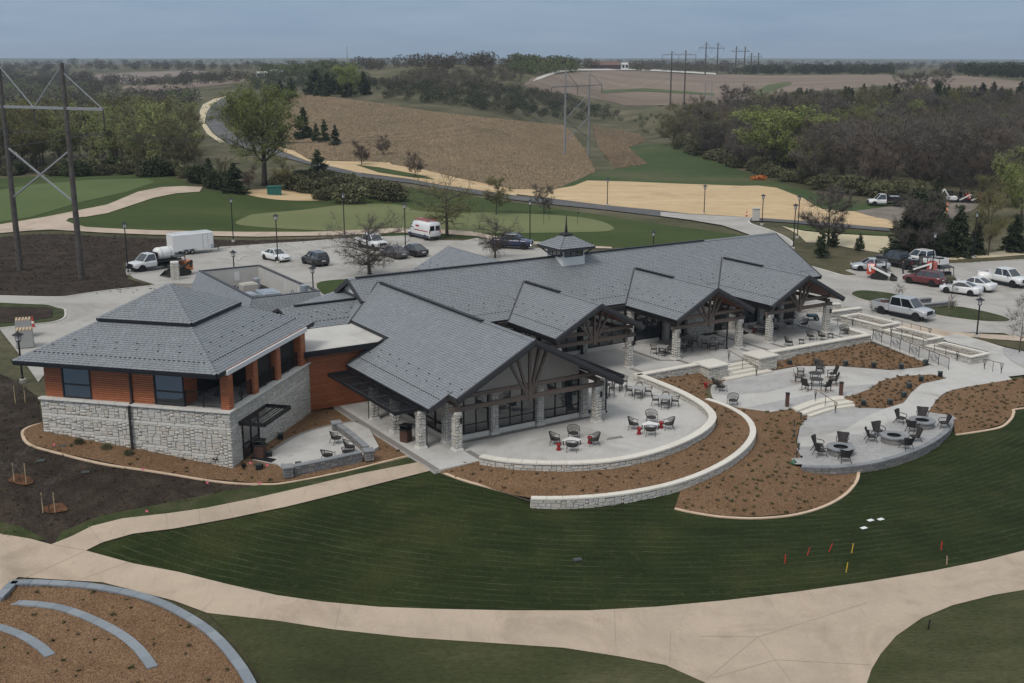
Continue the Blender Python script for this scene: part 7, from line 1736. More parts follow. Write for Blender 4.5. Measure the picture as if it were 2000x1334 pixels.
# tank truck
k = pickup(PW, 6.4, 2.1, 1.98, 1.45, name='tank_truck', flat=True, chrome=False); m = MB(); m.box(-3.2,.05,-1.05,1.05,.85,1.0); m.build('flatbed', M_UNDER, k); m = MB(); m.T = Matrix.Translation((-1.35,0,1.78)) @ Matrix.Rotation(math.pi/2,4,'Y'); m.lathe((0,0),[(.3,-1.25),(.68,-1.12),(.78,-.9),(.78,.9),(.68,1.12),(.3,1.25)],20); m.sm = True; m.build('tank', M_GLOW, k)
m = MB(); m.T = Matrix.Translation((-1.35,0,1.78)) @ Matrix.Rotation(math.pi/2,4,'Y')
for z in (-.6,.6): m.lathe((0,0),[(.79,z-.04),(.79,z+.04)],20,0,False)
m.build('tank_straps', M_GALV, k); m = MB(); m.box(.0,.14,-1.0,1.0,.9,2.1); m.build('headboard', M_BLACK, k); veh(k, (338,522), (266,531), 'white truck carrying a white water tank by the stone pillar', 'truck')
# compact track loaders
def skid(c1, c2, name='track_loader'):
    r = empty(name)
    for s in (-1, 1):
        m = MB(); m.T = Matrix.Translation((0,s*.72,0)); pr = [(-.95,.30),(-.75,.06),(.75,.06),(.95,.28),(.55,.62),(-.7,.66)]; m.add([(x,-.2,z) for x,z in pr]+[(x,.2,z) for x,z in pr],[tuple(range(5,-1,-1)),tuple(range(6,12))]+[(i,(i+1)%6,6+(i+1)%6,6+i) for i in range(6)]); m.build('track', M_TYRE, r)
        m = MB(); m.beam((-1.15,s*.66,1.45),(1.15,s*.66,.45),.14,.22); m.beam((-1.15,s*.66,1.45),(-.95,s*.66,.8),.14,.2); m.build('lift_arm', c1, r)
    m = MB(); m.bbox(-1.35,-.45,-.62,.62,.45,1.55,.1); m.build('engine_cover', c2, r); m = MB(); m.bbox(-.5,.75,-.5,.5,.4,1.0,.05); m.build('body', M_FRAME, r)
    m = MB()
    for x,y in ((-.5,-.48),(-.5,.48),(.6,-.48),(.6,.48)): m.beam((x,y,.9),(x*.95,y,2.0),.07,.07,0,up=(1,0,0))
    m.build('cab_frame', M_BLACK, r); m = MB(); m.bbox(-.55,.68,-.54,.54,2.0,2.08,.03); m.build('cab_roof', M_FRAME, r); m = MB(); m.poly([(.58,-.45,.95),(.58,.45,.95),(.56,.45,1.98),(.56,-.45,1.98)]); m.build('windscreen', M_GLASSC, r)
    m = MB(); m.add([(1.15,-.9,.55),(1.15,.9,.55),(1.1,.9,.08),(1.1,-.9,.08),(1.85,-.9,.05),(1.85,.9,.05)],[(0,1,2,3),(3,2,5,4),(0,3,4),(1,5,2)]); m.build('bucket', M_FRAME, r); return r
veh(skid(M_FRAME, PO), (372,536), (330,541), 'orange track loader beside the stone pillar', 'loader', 'track loaders', 1.12); veh(skid(M_GLOW, PREDM), (1697,543), (1738,547), 'red and white track loader in the drive of the right car park', 'loader', 'track loaders', 1.1); veh(skid(M_GLOW, PREDM), (1822,538), (1788,533), 'red and white track loader half hidden behind the maroon SUV', 'loader', 'track loaders')
# utility vehicle
u = empty('utility_vehicle'); m = loft([(-1.4,.4,1.0,.6,.68,.6),(-.4,.35,.95,.66,.72,.62),(.5,.35,.9,.66,.72,.6),(1.3,.4,.78,.58,.64,.5)]); m.build('body', plain('camouflage',(.07,.068,.04),.7,var=.6,scale=6), u)
for x in (-.75,.55):
    for s in (-1,1): m = MB(); m.beam((x,s*.66,.9),(x*.8,s*.58,1.85),.06,.06,0,up=(1,0,0)); m.build('roll_bar', M_BLACK, u)
m = MB(); m.bbox(-.85,.6,-.64,.64,1.85,1.92,.03); m.build('roof', M_BLACK, u); m = MB(); m.bbox(-.5,.1,-.6,.6,.9,1.25,.05); m.build('seat', M_BLACK, u)
for x in (-.95,.9):
    for s in (-1,1): wheel(u, x, s*.5, .33, .24, M_RIMD)
veh(u, (1836,548), (1858,558), 'camouflage utility vehicle behind the maroon SUV', 'utility vehicle')
# dump truck and machines far off
d = pickup(PW, 6.4, 2.1, 2.1, 1.5, name='dump_truck', flat=True, chrome=False); m = MB(); m.bbox(-3.1,-.05,-1.05,1.05,.9,1.15,.03); m.box(-3.1,-.05,-1.05,-1.0,1.15,1.7); m.box(-3.1,-.05,1.0,1.05,1.15,1.7); m.box(-.1,-.0,-1.0,1.0,1.15,2.1); m.build('dump_bed', M_BLACK, d); m = MB(); m.box(-2.2,-.6,-.95,.95,1.2,1.75); m.build('load', M_GALV, d); veh(d, (1752,404), (1708,402), 'white dump truck with a black bed at the wood edge', 'truck')
def excavator(name='mini_excavator', c=None):
    r = empty(name)
    for s in (-1,1): m = MB(); m.bbox(-.9,.9,s*.6-.16,s*.6+.16,0,.42,.1); m.build('track', M_TYRE, r)
    m = MB(); m.bbox(-.9,.6,-.65,.65,.45,1.15,.1); m.build('body', c or M_GLOW, r); m = MB(); m.bbox(-.3,.6,-.6,.2,1.15,2.2,.06); m.build('cab', M_GLASSC, r); m = MB(); m.beam((.6,.3,1.0),(1.7,.3,2.5),.18,.22); m.beam((1.7,.3,2.5),(2.5,.3,1.6),.14,.18); m.build('boom', c or M_GLOW, r); m = MB(); m.bbox(2.35,2.75,.05,.55,1.0,1.6,.08); m.build('bucket', M_FRAME, r); return r
veh(excavator(), (1868,396), (1845,396), 'white mini excavator leftmost of the machines by the wood', 'excavator'); veh(skid(M_GLOW, PREDM), (1892,396), (1868,396), 'red and white loader second in the row by the wood', 'loader', 'track loaders'); veh(skid(M_GLOW, PREDM), (1914,397), (1892,397), 'red loader at the end of the row by the wood', 'loader', 'track loaders')
b = empty('boom_lift', GP(1846,440)); m = MB(); m.beam((0,0,.9),(2.0,5,3.0),.28,.32); m.build('boom', PO, b); m = MB(); m.bbox(-1.2,1.2,-.9,.9,.4,1.2,.1); m.build('chassis', M_FRAME, b)
for x in (-.8,.8):
    for s in (-1,1): wheel(b, x, s*.8, .42, .3)
tag(b, 'orange boom lift behind the dark spruces', 'boom lift')
m = MB(); rr_ = random.Random(9); p0 = GP(1482,352)
br = empty('brush_pile', p0)
for i in range(60): m = MB(); a = rr_.uniform(0,6.28); l = rr_.uniform(.6,1.8); q = Vector((rr_.uniform(-1.4,1.4),rr_.uniform(-.8,.8),rr_.uniform(.1,.9))); m.beam(q-Vector((math.cos(a)*l/2,math.sin(a)*l/2,rr_.uniform(-.2,.2))), q+Vector((math.cos(a)*l/2,math.sin(a)*l/2,rr_.uniform(-.2,.3))), .12,.12); m.build('rake_bar', PO, br)
tag(br, 'orange farm rake parked at the edge of the spring grass', 'implement')
w_ = empty('water_tank', GP(1921,553)); m = MB(); m.T = Matrix.Translation((0,0,.75)) @ Matrix.Rotation(math.pi/2,4,'Y'); m.lathe((0,0),[(.3,-.8),(.6,-.65),(.62,.65),(.3,.8)],16); m.sm = True; m.build('tank', M_GLOW, w_); m = MB(); m.box(-.8,.8,-.4,.4,0,.25); m.build('skid', M_FRAME, w_); tag(w_, 'white water tank behind the right white pickup', 'tank')
# ------------------------------------------------------------------ a worker by the loader
def person(px, label, shirt, trousers, rz):
    p = GP(*px); me = bpy.data.meshes.new('body'); J = [(0,0,.95),(0,0,1.2),(0,.02,1.42),(0,.03,1.52),(0,.05,1.66),(-.10,0,.90),(-.12,.03,.5),(-.12,-.02,.08),(-.12,.12,.03),(.10,0,.90),(.14,-.03,.5),(.15,-.08,.08),(.15,.06,.03),(-.19,.02,1.42),(-.26,.05,1.14),(-.20,.24,1.0),(.19,.02,1.42),(.26,.06,1.14),(.20,.25,1.02)]
    E_ = [(0,1),(1,2),(2,3),(3,4),(0,5),(5,6),(6,7),(7,8),(0,9),(9,10),(10,11),(11,12),(2,13),(13,14),(14,15),(2,16),(16,17),(17,18)]; R_ = [.15,.15,.16,.06,.105,.095,.065,.05,.045,.095,.065,.05,.045,.065,.045,.035,.065,.045,.035]
    me.from_pydata(J, E_, []); o = bpy.data.objects.new('person', me); link(o); o.modifiers.new('skin','SKIN'); sv = me.skin_vertices[0].data
    for v, r_ in zip(sv, R_): v.radius = (r_, r_*.85)
    sv[0].use_root = True; s = o.modifiers.new('sub','SUBSURF'); s.levels = 1; s.render_levels = 1
    t = NT('work_clothes'); g = t.co('Object'); z = t.new('ShaderNodeSeparateXYZ'); t.l.new(g, z.inputs[0]); c = t.ramp(t.math('DIVIDE', z.outputs[2], 2.0), [(.0,(.02,.015,.01)),(.05,trousers),(.47,trousers),(.475,shirt),(.755,shirt),(.76,(.35,.2,.14)),(.86,(.35,.2,.14)),(.865,(.03,.02,.015))]); c.node.color_ramp.interpolation = 'CONSTANT'; t.color(c).rough(.85); me.materials.append(t.mat)
    o.location = p; o.rotation_euler = (0,0,rz); return tag(o, label, 'person')
person((1763,536), 'person in dark work clothes standing behind the loader', (.035,.03,.03), (.02,.022,.03), 1.2)
person((1823,533), 'person in a pale shirt leaning by the second loader', (.45,.46,.47), (.03,.035,.05), -1.0)
# ------------------------------------------------------------------ street lamps
def street_lamp(h, base=True):
    r = empty('street_lamp'); m = MB(); m.lathe((0,0),[(.11,.0),(.11,.5),(.075,.55),(.065,h-.75)],10); m.build('pole', M_BLACK, r)
    m = MB(); m.lathe((0,0),[(.25,-.1),(.25,.32),(.22,.34)],14); m.build('footing', M_KERB, r)
    m = MB(); m.lathe((0,0),[(.07,h-.78),(.20,h-.70),(.20,h-.66)],10)
    for k in range(4): a = k*math.pi/2+.4; m.beam((.17*math.cos(a),.17*math.sin(a),h-.68),(.23*math.cos(a),.23*math.sin(a),h-.22),.03,.03)
    m.build('lantern_frame', M_BLACK, r); m = MB(); m.lathe((0,0),[(.15,h-.66),(.20,h-.24)],10); m.build('lantern_glass', M_GLOW, r)
    m = MB(); m.lathe((0,0),[(.42,h-.24),(.40,h-.20),(.12,h-.06),(.05,h-.02),(.02,h+.08)],14); m.build('lantern_roof', M_BLACK, r); return r
LAMP = {}
def lamp(px, h, label, z=None):
    if h not in LAMP: LAMP[h] = street_lamp(h); o = LAMP[h]
    else: o = copy_tree(LAMP[h])
    p = GP(*px) if z is None else P(*px, z); o.location = p; return tag(o, label, 'street lamp', 'black street lamps')
for px, h, lb in (((251,537),6.3,'tall black street lamp beside the white tank truck'),((456,473),6.3,'tall black street lamp on the dark bank behind the trailer'),((543,515),6.3,'tall black street lamp in front of the white sedan'),((673,462),6.3,'tall black street lamp behind the wide leafless tree'),((792,487),6.3,'tall black street lamp left of the white van'),((1035,479),6.3,'tall black street lamp beside the blue pickup'),((1186,402),4.9,'tall black street lamp leftmost on the straw field'),((1375,418),4.9,'tall black street lamp in the middle of the straw field edge'),((1488,440),4.9,'tall black street lamp at the entry drive fork'),((1549,487),6.3,'tall black street lamp nearest the right roof end'),((1557,465),6.3,'tall black street lamp just behind the one at the roof end'),((1818,556),6.3,'tall black street lamp in front of the maroon SUV'),((1900,505),6.3,'tall black street lamp below the spruces on the right'),((1907,660),3.95,'short black street lamp at the entrance sidewalk'),((45,748),3.95,'short black street lamp left of the pavilion'),((459,556),3.95,'short black street lamp behind the roof well'),((613,592),3.95,'short black street lamp on the small lawn patch'),((1275,510),3.95,'short black street lamp showing above the main ridge')): lamp(px, h, lb)
# ------------------------------------------------------------------ transmission lines
M_POLE = plain('weathered_pole', (.075,.066,.06), .95, var=.3, scale=2); M_STEEL = plain('grey_steel', (.24,.245,.25), .6, .2); M_WIRE = plain('wire', (.10,.10,.105), .5, .5)
def hframe(name, p, q, h, mat, label, cat, r=.24, arm_ext=.9, z_arm=.82, xb=True, ins=True, two=False):
    """two-pole transmission structure; p, q = pole feet"""
    p = Vector(p); q = Vector(q); o = empty(name, p); d = (q-p); d.z = 0; W = d.length; d.normalize(); U = Vector((0,0,1)); T = Matrix.Translation(-p); z = h*z_arm
    for e in (p, q): m = MB(); m.T = T; m.tube([e-U*.5, e+U*h*.5, e+U*h], [r*1.25, r, r*.75], 10); m.build('pole', mat, o)
    a0, a1 = p-d*W*arm_ext+U*z, q+d*W*arm_ext+U*z; a1.z = a0.z = p.z+z
    m = MB(); m.T = T; m.beam(a0, a1, r*.7, r*1.0); m.build('crossarm', M_STEEL, o)
    c = (p+q)/2; c.z = p.z+z
    for s, e in ((0,p),(0,q)): m = MB(); m.T = T; m.beam(Vector((e.x,e.y,p.z+h*.98)), c, r*.36, r*.36); m.build('brace', M_STEEL, o)
    for e, a in ((p,a0),(q,a1)): m = MB(); m.T = T; m.beam(Vector((e.x,e.y,p.z+h*.95)), a, r*.3, r*.3); m.build('brace', M_STEEL, o)
    if xb:
        spans = ((.36,.60),) if not two else ((.16,.42),(.42,.70))
        for za, zb in spans:
            for e, f in ((p,q),(q,p)): m = MB(); m.T = T; m.beam(Vector((e.x,e.y,p.z+h*za)), Vector((f.x,f.y,p.z+h*zb)), r*.55, r*.55); m.build('cross_brace', M_STEEL, o)
    pts = [a0, c, a1]
    if ins:
        for e in pts:
            m = MB(); m.T = T @ Matrix.Translation(e)
            pr = [(.03,0)]
            for k in range(12): pr += [(.14,-.25-k*.17),(.04,-.30-k*.17)]
            pr += [(.03,-2.5)]; m.lathe((0,0),pr,8); m.build('insulator', M_FRAME, o)
    tag(o, label, cat, 'transmission line structures'); return [e-U*2.5 for e in pts]
t0 = hframe('power_pylon', P(40,530,.5), P(160,548,.3), 24.3, M_POLE, 'large near wooden H-frame power structure at the left edge', 'power pylon', .30, .56, .79)
pa, pb = GP(1103,303), GP(1149,307); t1 = hframe('power_pylon', pa, pb, 24, M_STEEL, 'grey steel H-frame power structure standing in the prairie', 'power pylon', .28, .55, .80, two=True)
pc, pd = GP(1309,205), GP(1336,205); t2 = hframe('power_pylon', pc, pd, 25, M_POLE, 'dark wooden H-frame power structure on the far crop hill', 'power pylon', .32, .7, .93, xb=False)
t3 = hframe('power_pylon', GP(1377,146), GP(1400,146), 25, M_POLE, 'far H-frame power structure standing against the sky', 'power pylon', .5, .55, .82); t4 = hframe('power_pylon', GP(1436,145), GP(1453,145), 23, M_POLE, 'smaller far H-frame power structure right of the sky one', 'power pylon', .5, .55, .82, ins=False); t5 = hframe('power_pylon', GP(1466,145), GP(1480,145), 18, M_POLE, 'smallest far H-frame power structure on the horizon', 'power pylon', .5, .55, .8, ins=False)
t6 = hframe('power_pylon', GP(1376,208), GP(1389,208), 11, M_STEEL, 'small lattice-braced steel structure at the foot of the crop hill', 'power pylon', .2, .4, .9, two=True, ins=False)
def wires(A, B, label, sag=3.5, r=.022):
    for a, b, w in zip(A, B, ('near', 'middle', 'far')):
        pts = [a+(b-a)*t - Vector((0,0,sag*4*t*(1-t))) for t in np.linspace(0,1,17)]; m = MB(); m.tube(pts, r, 4); tag(m.build('power_wire', M_WIRE), 'thin sagging power conductor %s, %s strand' % (label, w), 'wire', 'power conductors')
wires(t0, t1, 'from the left pylon to the prairie pylon', 6.0, .03); wires(t1, t2, 'from the prairie pylon to the crop hill pylon', 3.5, .035); wires(t2, t3, 'from the crop hill pylon to the sky pylon', 4, .05)
L0 = [Vector((p.x-60, p.y-8, p.z-1.5)) for p in t0]; wires(L0, t0, 'leaving the picture left of the near pylon', 2, .03)
# ------------------------------------------------------------------ far buildings
def far_house(px, L, W, H, rh, rz, wall, roof, label, name='far_building', win=6):
    p = GP(*px); o = empty(name, p, rz); m = MB(); m.box(-L/2,L/2,-W/2,W/2,-1,H); m.build('wall', wall, o); m = MB(); e = .5
    m.add([(-L/2-e,-W/2-e,H),(L/2+e,-W/2-e,H),(L/2+e,W/2+e,H),(-L/2-e,W/2+e,H),(-L/2*.92,0,H+rh),(L/2*.92,0,H+rh)],[(0,1,5,4),(2,3,4,5),(1,2,5),(3,0,4),(3,2,1,0)]); m.build('roof', roof, o)
    for i in range(win): x = -L/2+L*(i+.5)/win; m = MB(); m.box(x-L/win*.3,x+L/win*.3,-W/2-.04,-W/2+.02,.8,H-.5); m.build('window', M_GLASSC, o)
    return tag(o, label, 'building')
M_BRN = plain('brown_roof', (.13,.085,.07), .8); M_RDW = plain('dark_red_wall', (.10,.045,.04), .8)
far_house((1181,135),24,9,3.0,3.2,0.02,M_RDW,M_BRN,'long low building with brown roof on the far hilltop',win=12); far_house((1220,134),7,7,4.0,2.0,.02,M_WHITE,M_FLATROOF,'white cottage at the right end of the hilltop building',win=2)
far_house((512,150),8,5,2.4,1.4,.3,M_WHITE,M_FLATROOF,'white house among trees beyond the road crest',win=4); far_house((540,146),9,5,2.4,1.4,.2,M_WHITE,M_GALV,'white barn right of the house beyond the road crest',win=3)
m = MB(); b = GP(679,136); t_ = ray(679,91); hh = CAMZ+t_[2]/t_[1]*b.y-b.z; m.tube([b,b+Vector((0,0,hh))],[b.y*3.5e-4,b.y*2.5e-4],6); mo = m.build('radio_mast', M_STEEL); tag(mo, 'thin radio mast rising above the horizon', 'mast')
sheet('hilltop_drive', [(1040,160),(1050,152),(1085,139),(1130,136),(1230,135),(1300,138),(1400,144),(1400,147),(1300,141),(1230,138),(1130,139),(1090,143),(1060,154)], M_KERB, 3)
# ------------------------------------------------------------------ odds and ends
p = P(343,548,.1); o = empty('stone_pillar', (p.x,p.y,gz(p.x,p.y)), .3); tag(o, 'free-standing pale stone pillar by the tank truck', 'pillar'); STONES = Pieces('stone', U_STONE, M_STONE, o, 80, 'stonework'); stone_column(o, 0, 0, .95, -.1, 2.1, 'shaft', base=False); STONES.emit()
p = GP(536,381); m = MB(); m.T = Matrix.Translation(p) @ Matrix.Rotation(.3,4,'Z'); m.bbox(-1.2,1.2,-.8,.8,0,1.5,.06); m.bbox(-1.25,1.25,-.85,.85,1.5,1.6,.03); m.box(-.02,.02,-.83,-.8,.2,1.4); tag(m.build('transformer_box', plain('utility_green',(.02,.11,.09),.5)), 'green utility box on the straw patch behind the putting green', 'utility box')
p = GP(1476,432); m = MB(); m.T = Matrix.Translation(p); m.bbox(-.55,.55,-.3,.3,0,2.0,.05); m.bbox(-.65,.65,-.4,.4,2.0,2.15,.03); tag(m.build('gate_pillar', M_STONE), 'pale stone gate pillar at the entry drive fork', 'pillar')
for (x, y, lb) in ((1458,424,'orange traffic cone by the entry gate pillar'),(65,640,'tall red and white traffic cone on the service drive')):
    p = GP(x,y); m = MB(); m.T = Matrix.Translation(p); m.bbox(-.25,.25,-.25,.25,0,.06,.02); m.lathe((0,0),[(.17,.06),(.12,.5),(.03,1.1)],10); c = m.build('traffic_cone', PREDM); tag(c, lb, 'cone'); m = MB(); m.T = Matrix.Translation(p); m.lathe((0,0),[(.135,.42),(.105,.62)],10,0,False); m.build('reflective_band', M_GLOW, c)
for (x, y, lb) in ((50,679,'pallet stack wrapped in grey tarp nearer the pavilion'),(48,658,'pallet stack wrapped in grey tarp farther from the pavilion')):
    p = GP(x,y); o = empty('wrapped_pallet', p, .35)
    for k in range(6):
        m = MB(); m.box(-.6,.6,-.6,.6,.1+k*.25,.28+k*.25); m.build('stone_layer', M_STONE, o)
    m = MB(); v = [(-.66,-.66,.15),(.66,-.66,.15),(.70,.66,.15),(-.66,.66,.15),(-.62,-.62,1.55),(.62,-.62,1.6),(.62,.62,1.55),(-.62,.62,1.6)]; m.add(v,[(0,1,5,4),(1,2,6,5)]); m.build('tarp', M_TABG, o)
    for k in range(5): m = MB(); m.box(-.6+k*.26,-.44+k*.26,-.6,.6,1.62,1.66); m.build('slat', M_TANP, o)
    m = MB(); m.box(-.62,.62,-.62,.62,0,.1); m.build('pallet', M_CORT, o); tag(o, lb, 'pallet')
for (x, y, lb) in ((1062,452,'left golf pin flag on the putting green'),(1072,443,'back golf pin flag on the putting green'),(1128,452,'right golf pin flag on the putting green')):
    p = GP(x,y-12); m = MB(); m.tube([p,p+Vector((0,0,2.1))],.03,5); o = m.build('golf_pin', M_FRAME); tag(o, lb, 'flag', 'golf pins'); m = MB(); m.poly([p+Vector((.02,0,2.1)),p+Vector((.4,0,2.0)),p+Vector((.02,0,1.75))]); m.build('pennant', M_FRAME, o)
o = empty('garden_cart', P(1586,625,0)); m = MB(); m.bbox(-.5,.5,-.35,.35,.35,.6,.05); m.build('tray', plain('teal_paint',(.05,.10,.12),.5), o)
for s in (-1,1): wheel(o, .4, s*.38, .22, .1)
m = MB(); m.tube([(-.5,.2,.5),(-1.0,.2,.15)],.02,5); m.tube([(-.5,-.2,.5),(-1.0,-.2,.15)],.02,5); m.build('handle', M_BLACK, o); tag(o, 'small teal garden cart behind the last porch column', 'cart')
for i, (x, y, lb) in enumerate(((1790,597,'left low stone wall on the planted island behind the pickup'),(1822,604,'right low stone wall on the planted island behind the pickup'))):
    p = GP(x,y); q = p+Vector((5.5 if i else 4.8,2.2,0)); stone_wall_path('island_wall', [p-Vector((1.5,.6,0)), q-Vector((3,1.2,0))], .4, p.z+.6, lambda x_, y_: gz(x_, y_), lb, stone=M_BLOCK, cap=M_BLOCKCAP, cop_len=.6, regular=(.42,.18), limit=40)
# ------------------------------------------------------------------ haze
m = MB(); m.box(-14000, 14000, -200, 11900, -40, 130); hz_ = m.build('haze', None); hz_.data.materials.clear()
t = bpy.data.materials.new('haze_air'); t.use_nodes = True; nt = t.node_tree; nt.nodes.clear(); ou = nt.nodes.new('ShaderNodeOutputMaterial'); vo = nt.nodes.new('ShaderNodeVolumePrincipled'); vo.inputs['Color'].default_value = (.72,.84,.98,1); vo.inputs['Density'].default_value = 1.15e-4; vo.inputs['Anisotropy'].default_value = .2; nt.links.new(vo.outputs[0], ou.inputs['Volume']); hz_.data.materials.append(t); tag(hz_, kind='stuff', label='thin bluish haze over the distant fields', cat='haze')
# ================================================================== trees and plants
def leafmat(name, cols, rough=.8, trans=.25):
    t = NT(name); c = t.ramp(t.rnd(), [(i/(len(cols)-1), k) for i, k in enumerate(cols)]); o = t.new('ShaderNodeObjectInfo')
    c = t.mix(1.0, c, t.ramp(o.outputs['Random'], [(0, .75), (1, 1.3)]), 'MULTIPLY'); t.color(c).rough(rough); t.b.inputs['Specular IOR Level'].default_value = .15
    return t.mat
M_BARK = plain('bark', (.060, .048, .040), .95, var=.25, scale=4)
M_BARKL = plain('pale_bark', (.15, .13, .11), .95, var=.25, scale=4)
M_TWIG = leafmat('grey_brown_twigs', [(.085,.074,.064),(.125,.110,.094),(.10,.088,.074)])
M_TWIG2 = leafmat('reddish_twigs', [(.11,.082,.064),(.135,.105,.082),(.095,.08,.065)])
M_TWIG3 = leafmat('olive_twigs', [(.10,.096,.050),(.135,.125,.064),(.09,.08,.05)])
M_LEAFY = leafmat('fresh_green_leaves', [(.15,.19,.048),(.20,.24,.068),(.17,.205,.062),(.225,.255,.09)])
M_LEAFP = leafmat('pale_green_leaves', [(.21,.24,.09),(.26,.28,.115),(.185,.205,.08)])
M_BUD = leafmat('bud_leaves', [(.15,.145,.055),(.18,.165,.065),(.125,.115,.045)])
M_CEDAR = leafmat('cedar_needles', [(.030,.042,.019),(.042,.056,.024),(.054,.066,.030),(.036,.046,.022)])
M_SPRUCE = leafmat('spruce_needles', [(.032,.044,.024),(.046,.060,.032),(.060,.074,.042)])
M_SHRUB = leafmat('shrub_twigs', [(.085,.092,.046),(.115,.115,.06),(.09,.08,.052)])
M_CEDARB = leafmat('bronzed_cedar', [(.05,.042,.022),(.06,.055,.028),(.035,.04,.02)])
M_FARW = leafmat('far_wood_brown', [(.085,.076,.06),(.105,.093,.07),(.075,.072,.05)])
M_FARG = leafmat('far_wood_green', [(.085,.105,.045),(.11,.13,.055),(.085,.092,.045)])
M_FARD = leafmat('far_wood_dark', [(.040,.050,.03),(.052,.062,.036),(.06,.058,.038)])
def tri_mesh(name, A, B, C, mat, quad=None):
    n = len(A); V = np.empty((n*3, 3)); V[0::3] = A; V[1::3] = B; V[2::3] = C
    me = bpy.data.meshes.new(name); me.vertices.add(n*3); me.vertices.foreach_set('co', V.ravel()); me.loops.add(n*3); me.loops.foreach_set('vertex_index', np.arange(n*3, dtype=np.int32))
    me.polygons.add(n); me.polygons.foreach_set('loop_start', np.arange(0, n*3, 3, dtype=np.int32))
    try: me.polygons.foreach_set('loop_total', np.full(n, 3, dtype=np.int32))
    except Exception: pass
    me.materials.append(mat); me.update(calc_edges=True); return me
def runit(rg, n):
    v = rg.normal(size=(n, 3)); return v / np.linalg.norm(v, axis=1, keepdims=True)
def make_tree(seed, h, tr, th, rx, n_limb=11, n_sub=5, n_twig=2600, twig=(.9, .022), n_leaf=0, leaf=.22, m_bark=None, m_twig=None, m_leaf=None, low=False, up=.55, rz=None, name='tree', stems=1, flat=1.0):
    """broadleaf tree: tapered trunk with limbs; the crown is fine twigs and leaf-sized faces along them"""
    rg = np.random.default_rng(seed); rr = random.Random(seed); r = empty(name); m = MB(); segs = []
    cz = th + (h - th) * .52; rz = rz or (h - th) * .52
    for s in range(stems):
        bx, by = (0, 0) if stems == 1 else (rr.uniform(-.1, .1)*rx, rr.uniform(-.1, .1)*rx)
        lean = Vector((rr.uniform(-.05, .05)*h + (0 if stems == 1 else rr.uniform(-.4, .4)*rx), rr.uniform(-.05, .05)*h + (0 if stems == 1 else rr.uniform(-.4, .4)*rx), 0))
        top = h * (.80 if stems == 1 else rr.uniform(.7, .88))
        tp = [Vector((bx, by, 0)) + lean*(t**1.3) + Vector((rr.uniform(-.02, .02)*h*t, rr.uniform(-.02, .02)*h*t, top*t)) for t in (0, .05, .2, .4, .6, .8, 1)]
        k = tr / math.sqrt(stems); m.tube(tp, [k*1.35, k, k*.85, k*.65, k*.45, k*.28, k*.08], 7 if tr > .15 else 5)
        for i in range(n_limb // stems + 1):
            t = rr.uniform(th/top*.8, .92); f = t*6; ia = min(5, int(f)) ; 
            z = t*top; base = None
            for q in range(6):
                if tp[q].z <= z <= tp[q+1].z: base = tp[q] + (tp[q+1]-tp[q])*((z-tp[q].z)/(tp[q+1].z-tp[q].z+1e-6)); break
            if base is None: base = tp[3]
            az = rr.uniform(0, 2*math.pi) if stems > 1 else i*2.4 + rr.uniform(-.5, .5); e = (z - th)/(top - th + 1e-6)
            hz = cz + rz*(-.55 + 1.35*e) * flat if not low else cz + rz*(-.95 + 1.7*e)
            w = math.sqrt(max(.05, 1 - min(.97, ((hz-cz)/rz)**2)))
            tgt = Vector((math.cos(az)*rx*w*rr.uniform(.75, 1), math.sin(az)*rx*w*rr.uniform(.75, 1), hz + rr.uniform(-.06, .06)*h))
            mid = base + (tgt-base)*.5 + Vector((0, 0, rr.uniform(-.02, .05)*h if low else rr.uniform(-.06, .0)*h)); lp = catmull([base, mid, tgt], 3); lr = k*.5*(1-t*.55)
            m.tube(lp, [lr*(1-.85*j/(len(lp)-1)) for j in range(len(lp))], 5, cap=False); segs.append((lp, lr))
            for s2 in range(n_sub):
                u = rr.uniform(.25, 1); j = min(len(lp)-2, int(u*(len(lp)-1))); b = lp[j] + (lp[j+1]-lp[j])*(u*(len(lp)-1)-j)
                d = (tgt-base).normalized()*rr.uniform(.4, 1.0) + Vector((rr.uniform(-1, 1), rr.uniform(-1, 1), rr.uniform(-.35, 1)*up*1.6)); d.normalize()
                ln = rx*rr.uniform(.25, .55); e2 = b + d*ln; md = b + d*ln*.5 + Vector((rr.uniform(-.1,.1),rr.uniform(-.1,.1),rr.uniform(-.02,.12)))*ln
                m.tube([b, md, e2], [lr*.35, lr*.22, lr*.06], 4, cap=False); segs.append(([b, md, e2], lr*.3)); segs.append(([md, e2], lr*.3))
        segs.append((tp[3:], k*.3))
    m.sm = True; m.build('trunk', m_bark or M_BARK, r)
    # twigs
    idx = rg.integers(0, len(segs), n_twig); u = rg.random(n_twig); Bp = np.empty((n_twig, 3)); Dp = np.empty((n_twig, 3))
    for i in range(n_twig):
        p = segs[idx[i]][0]; x = (.25 + .75*u[i])*(len(p)-1); j = min(len(p)-2, int(x)); a, b = p[j], p[j+1]; Bp[i] = a + (b-a)*(x-j); Dp[i] = (b-a).normalized()
    D = Dp*.55 + runit(rg, n_twig)*.75 + np.array([0, 0, .22 if not low else .1]); D /= np.linalg.norm(D, axis=1, keepdims=True)
    L = twig[0]*rg.uniform(.4, 1.25, (n_twig, 1)); W = np.cross(D, runit(rg, n_twig)); W /= np.linalg.norm(W, axis=1, keepdims=True); W *= twig[1]*rg.uniform(.6, 1.4, (n_twig, 1))
    T1 = Bp + D*L
    # every twig carries two side shoots
    A = [Bp - W]; B = [Bp + W]; C = [T1]
    for k in range(2):
        q = Bp + D*L*rg.uniform(.3, .8, (n_twig, 1)); d2 = D*.6 + runit(rg, n_twig)*.8; d2 /= np.linalg.norm(d2, axis=1, keepdims=True); A.append(q - W*.6); B.append(q + W*.6); C.append(q + d2*L*rg.uniform(.3, .6, (n_twig, 1)))
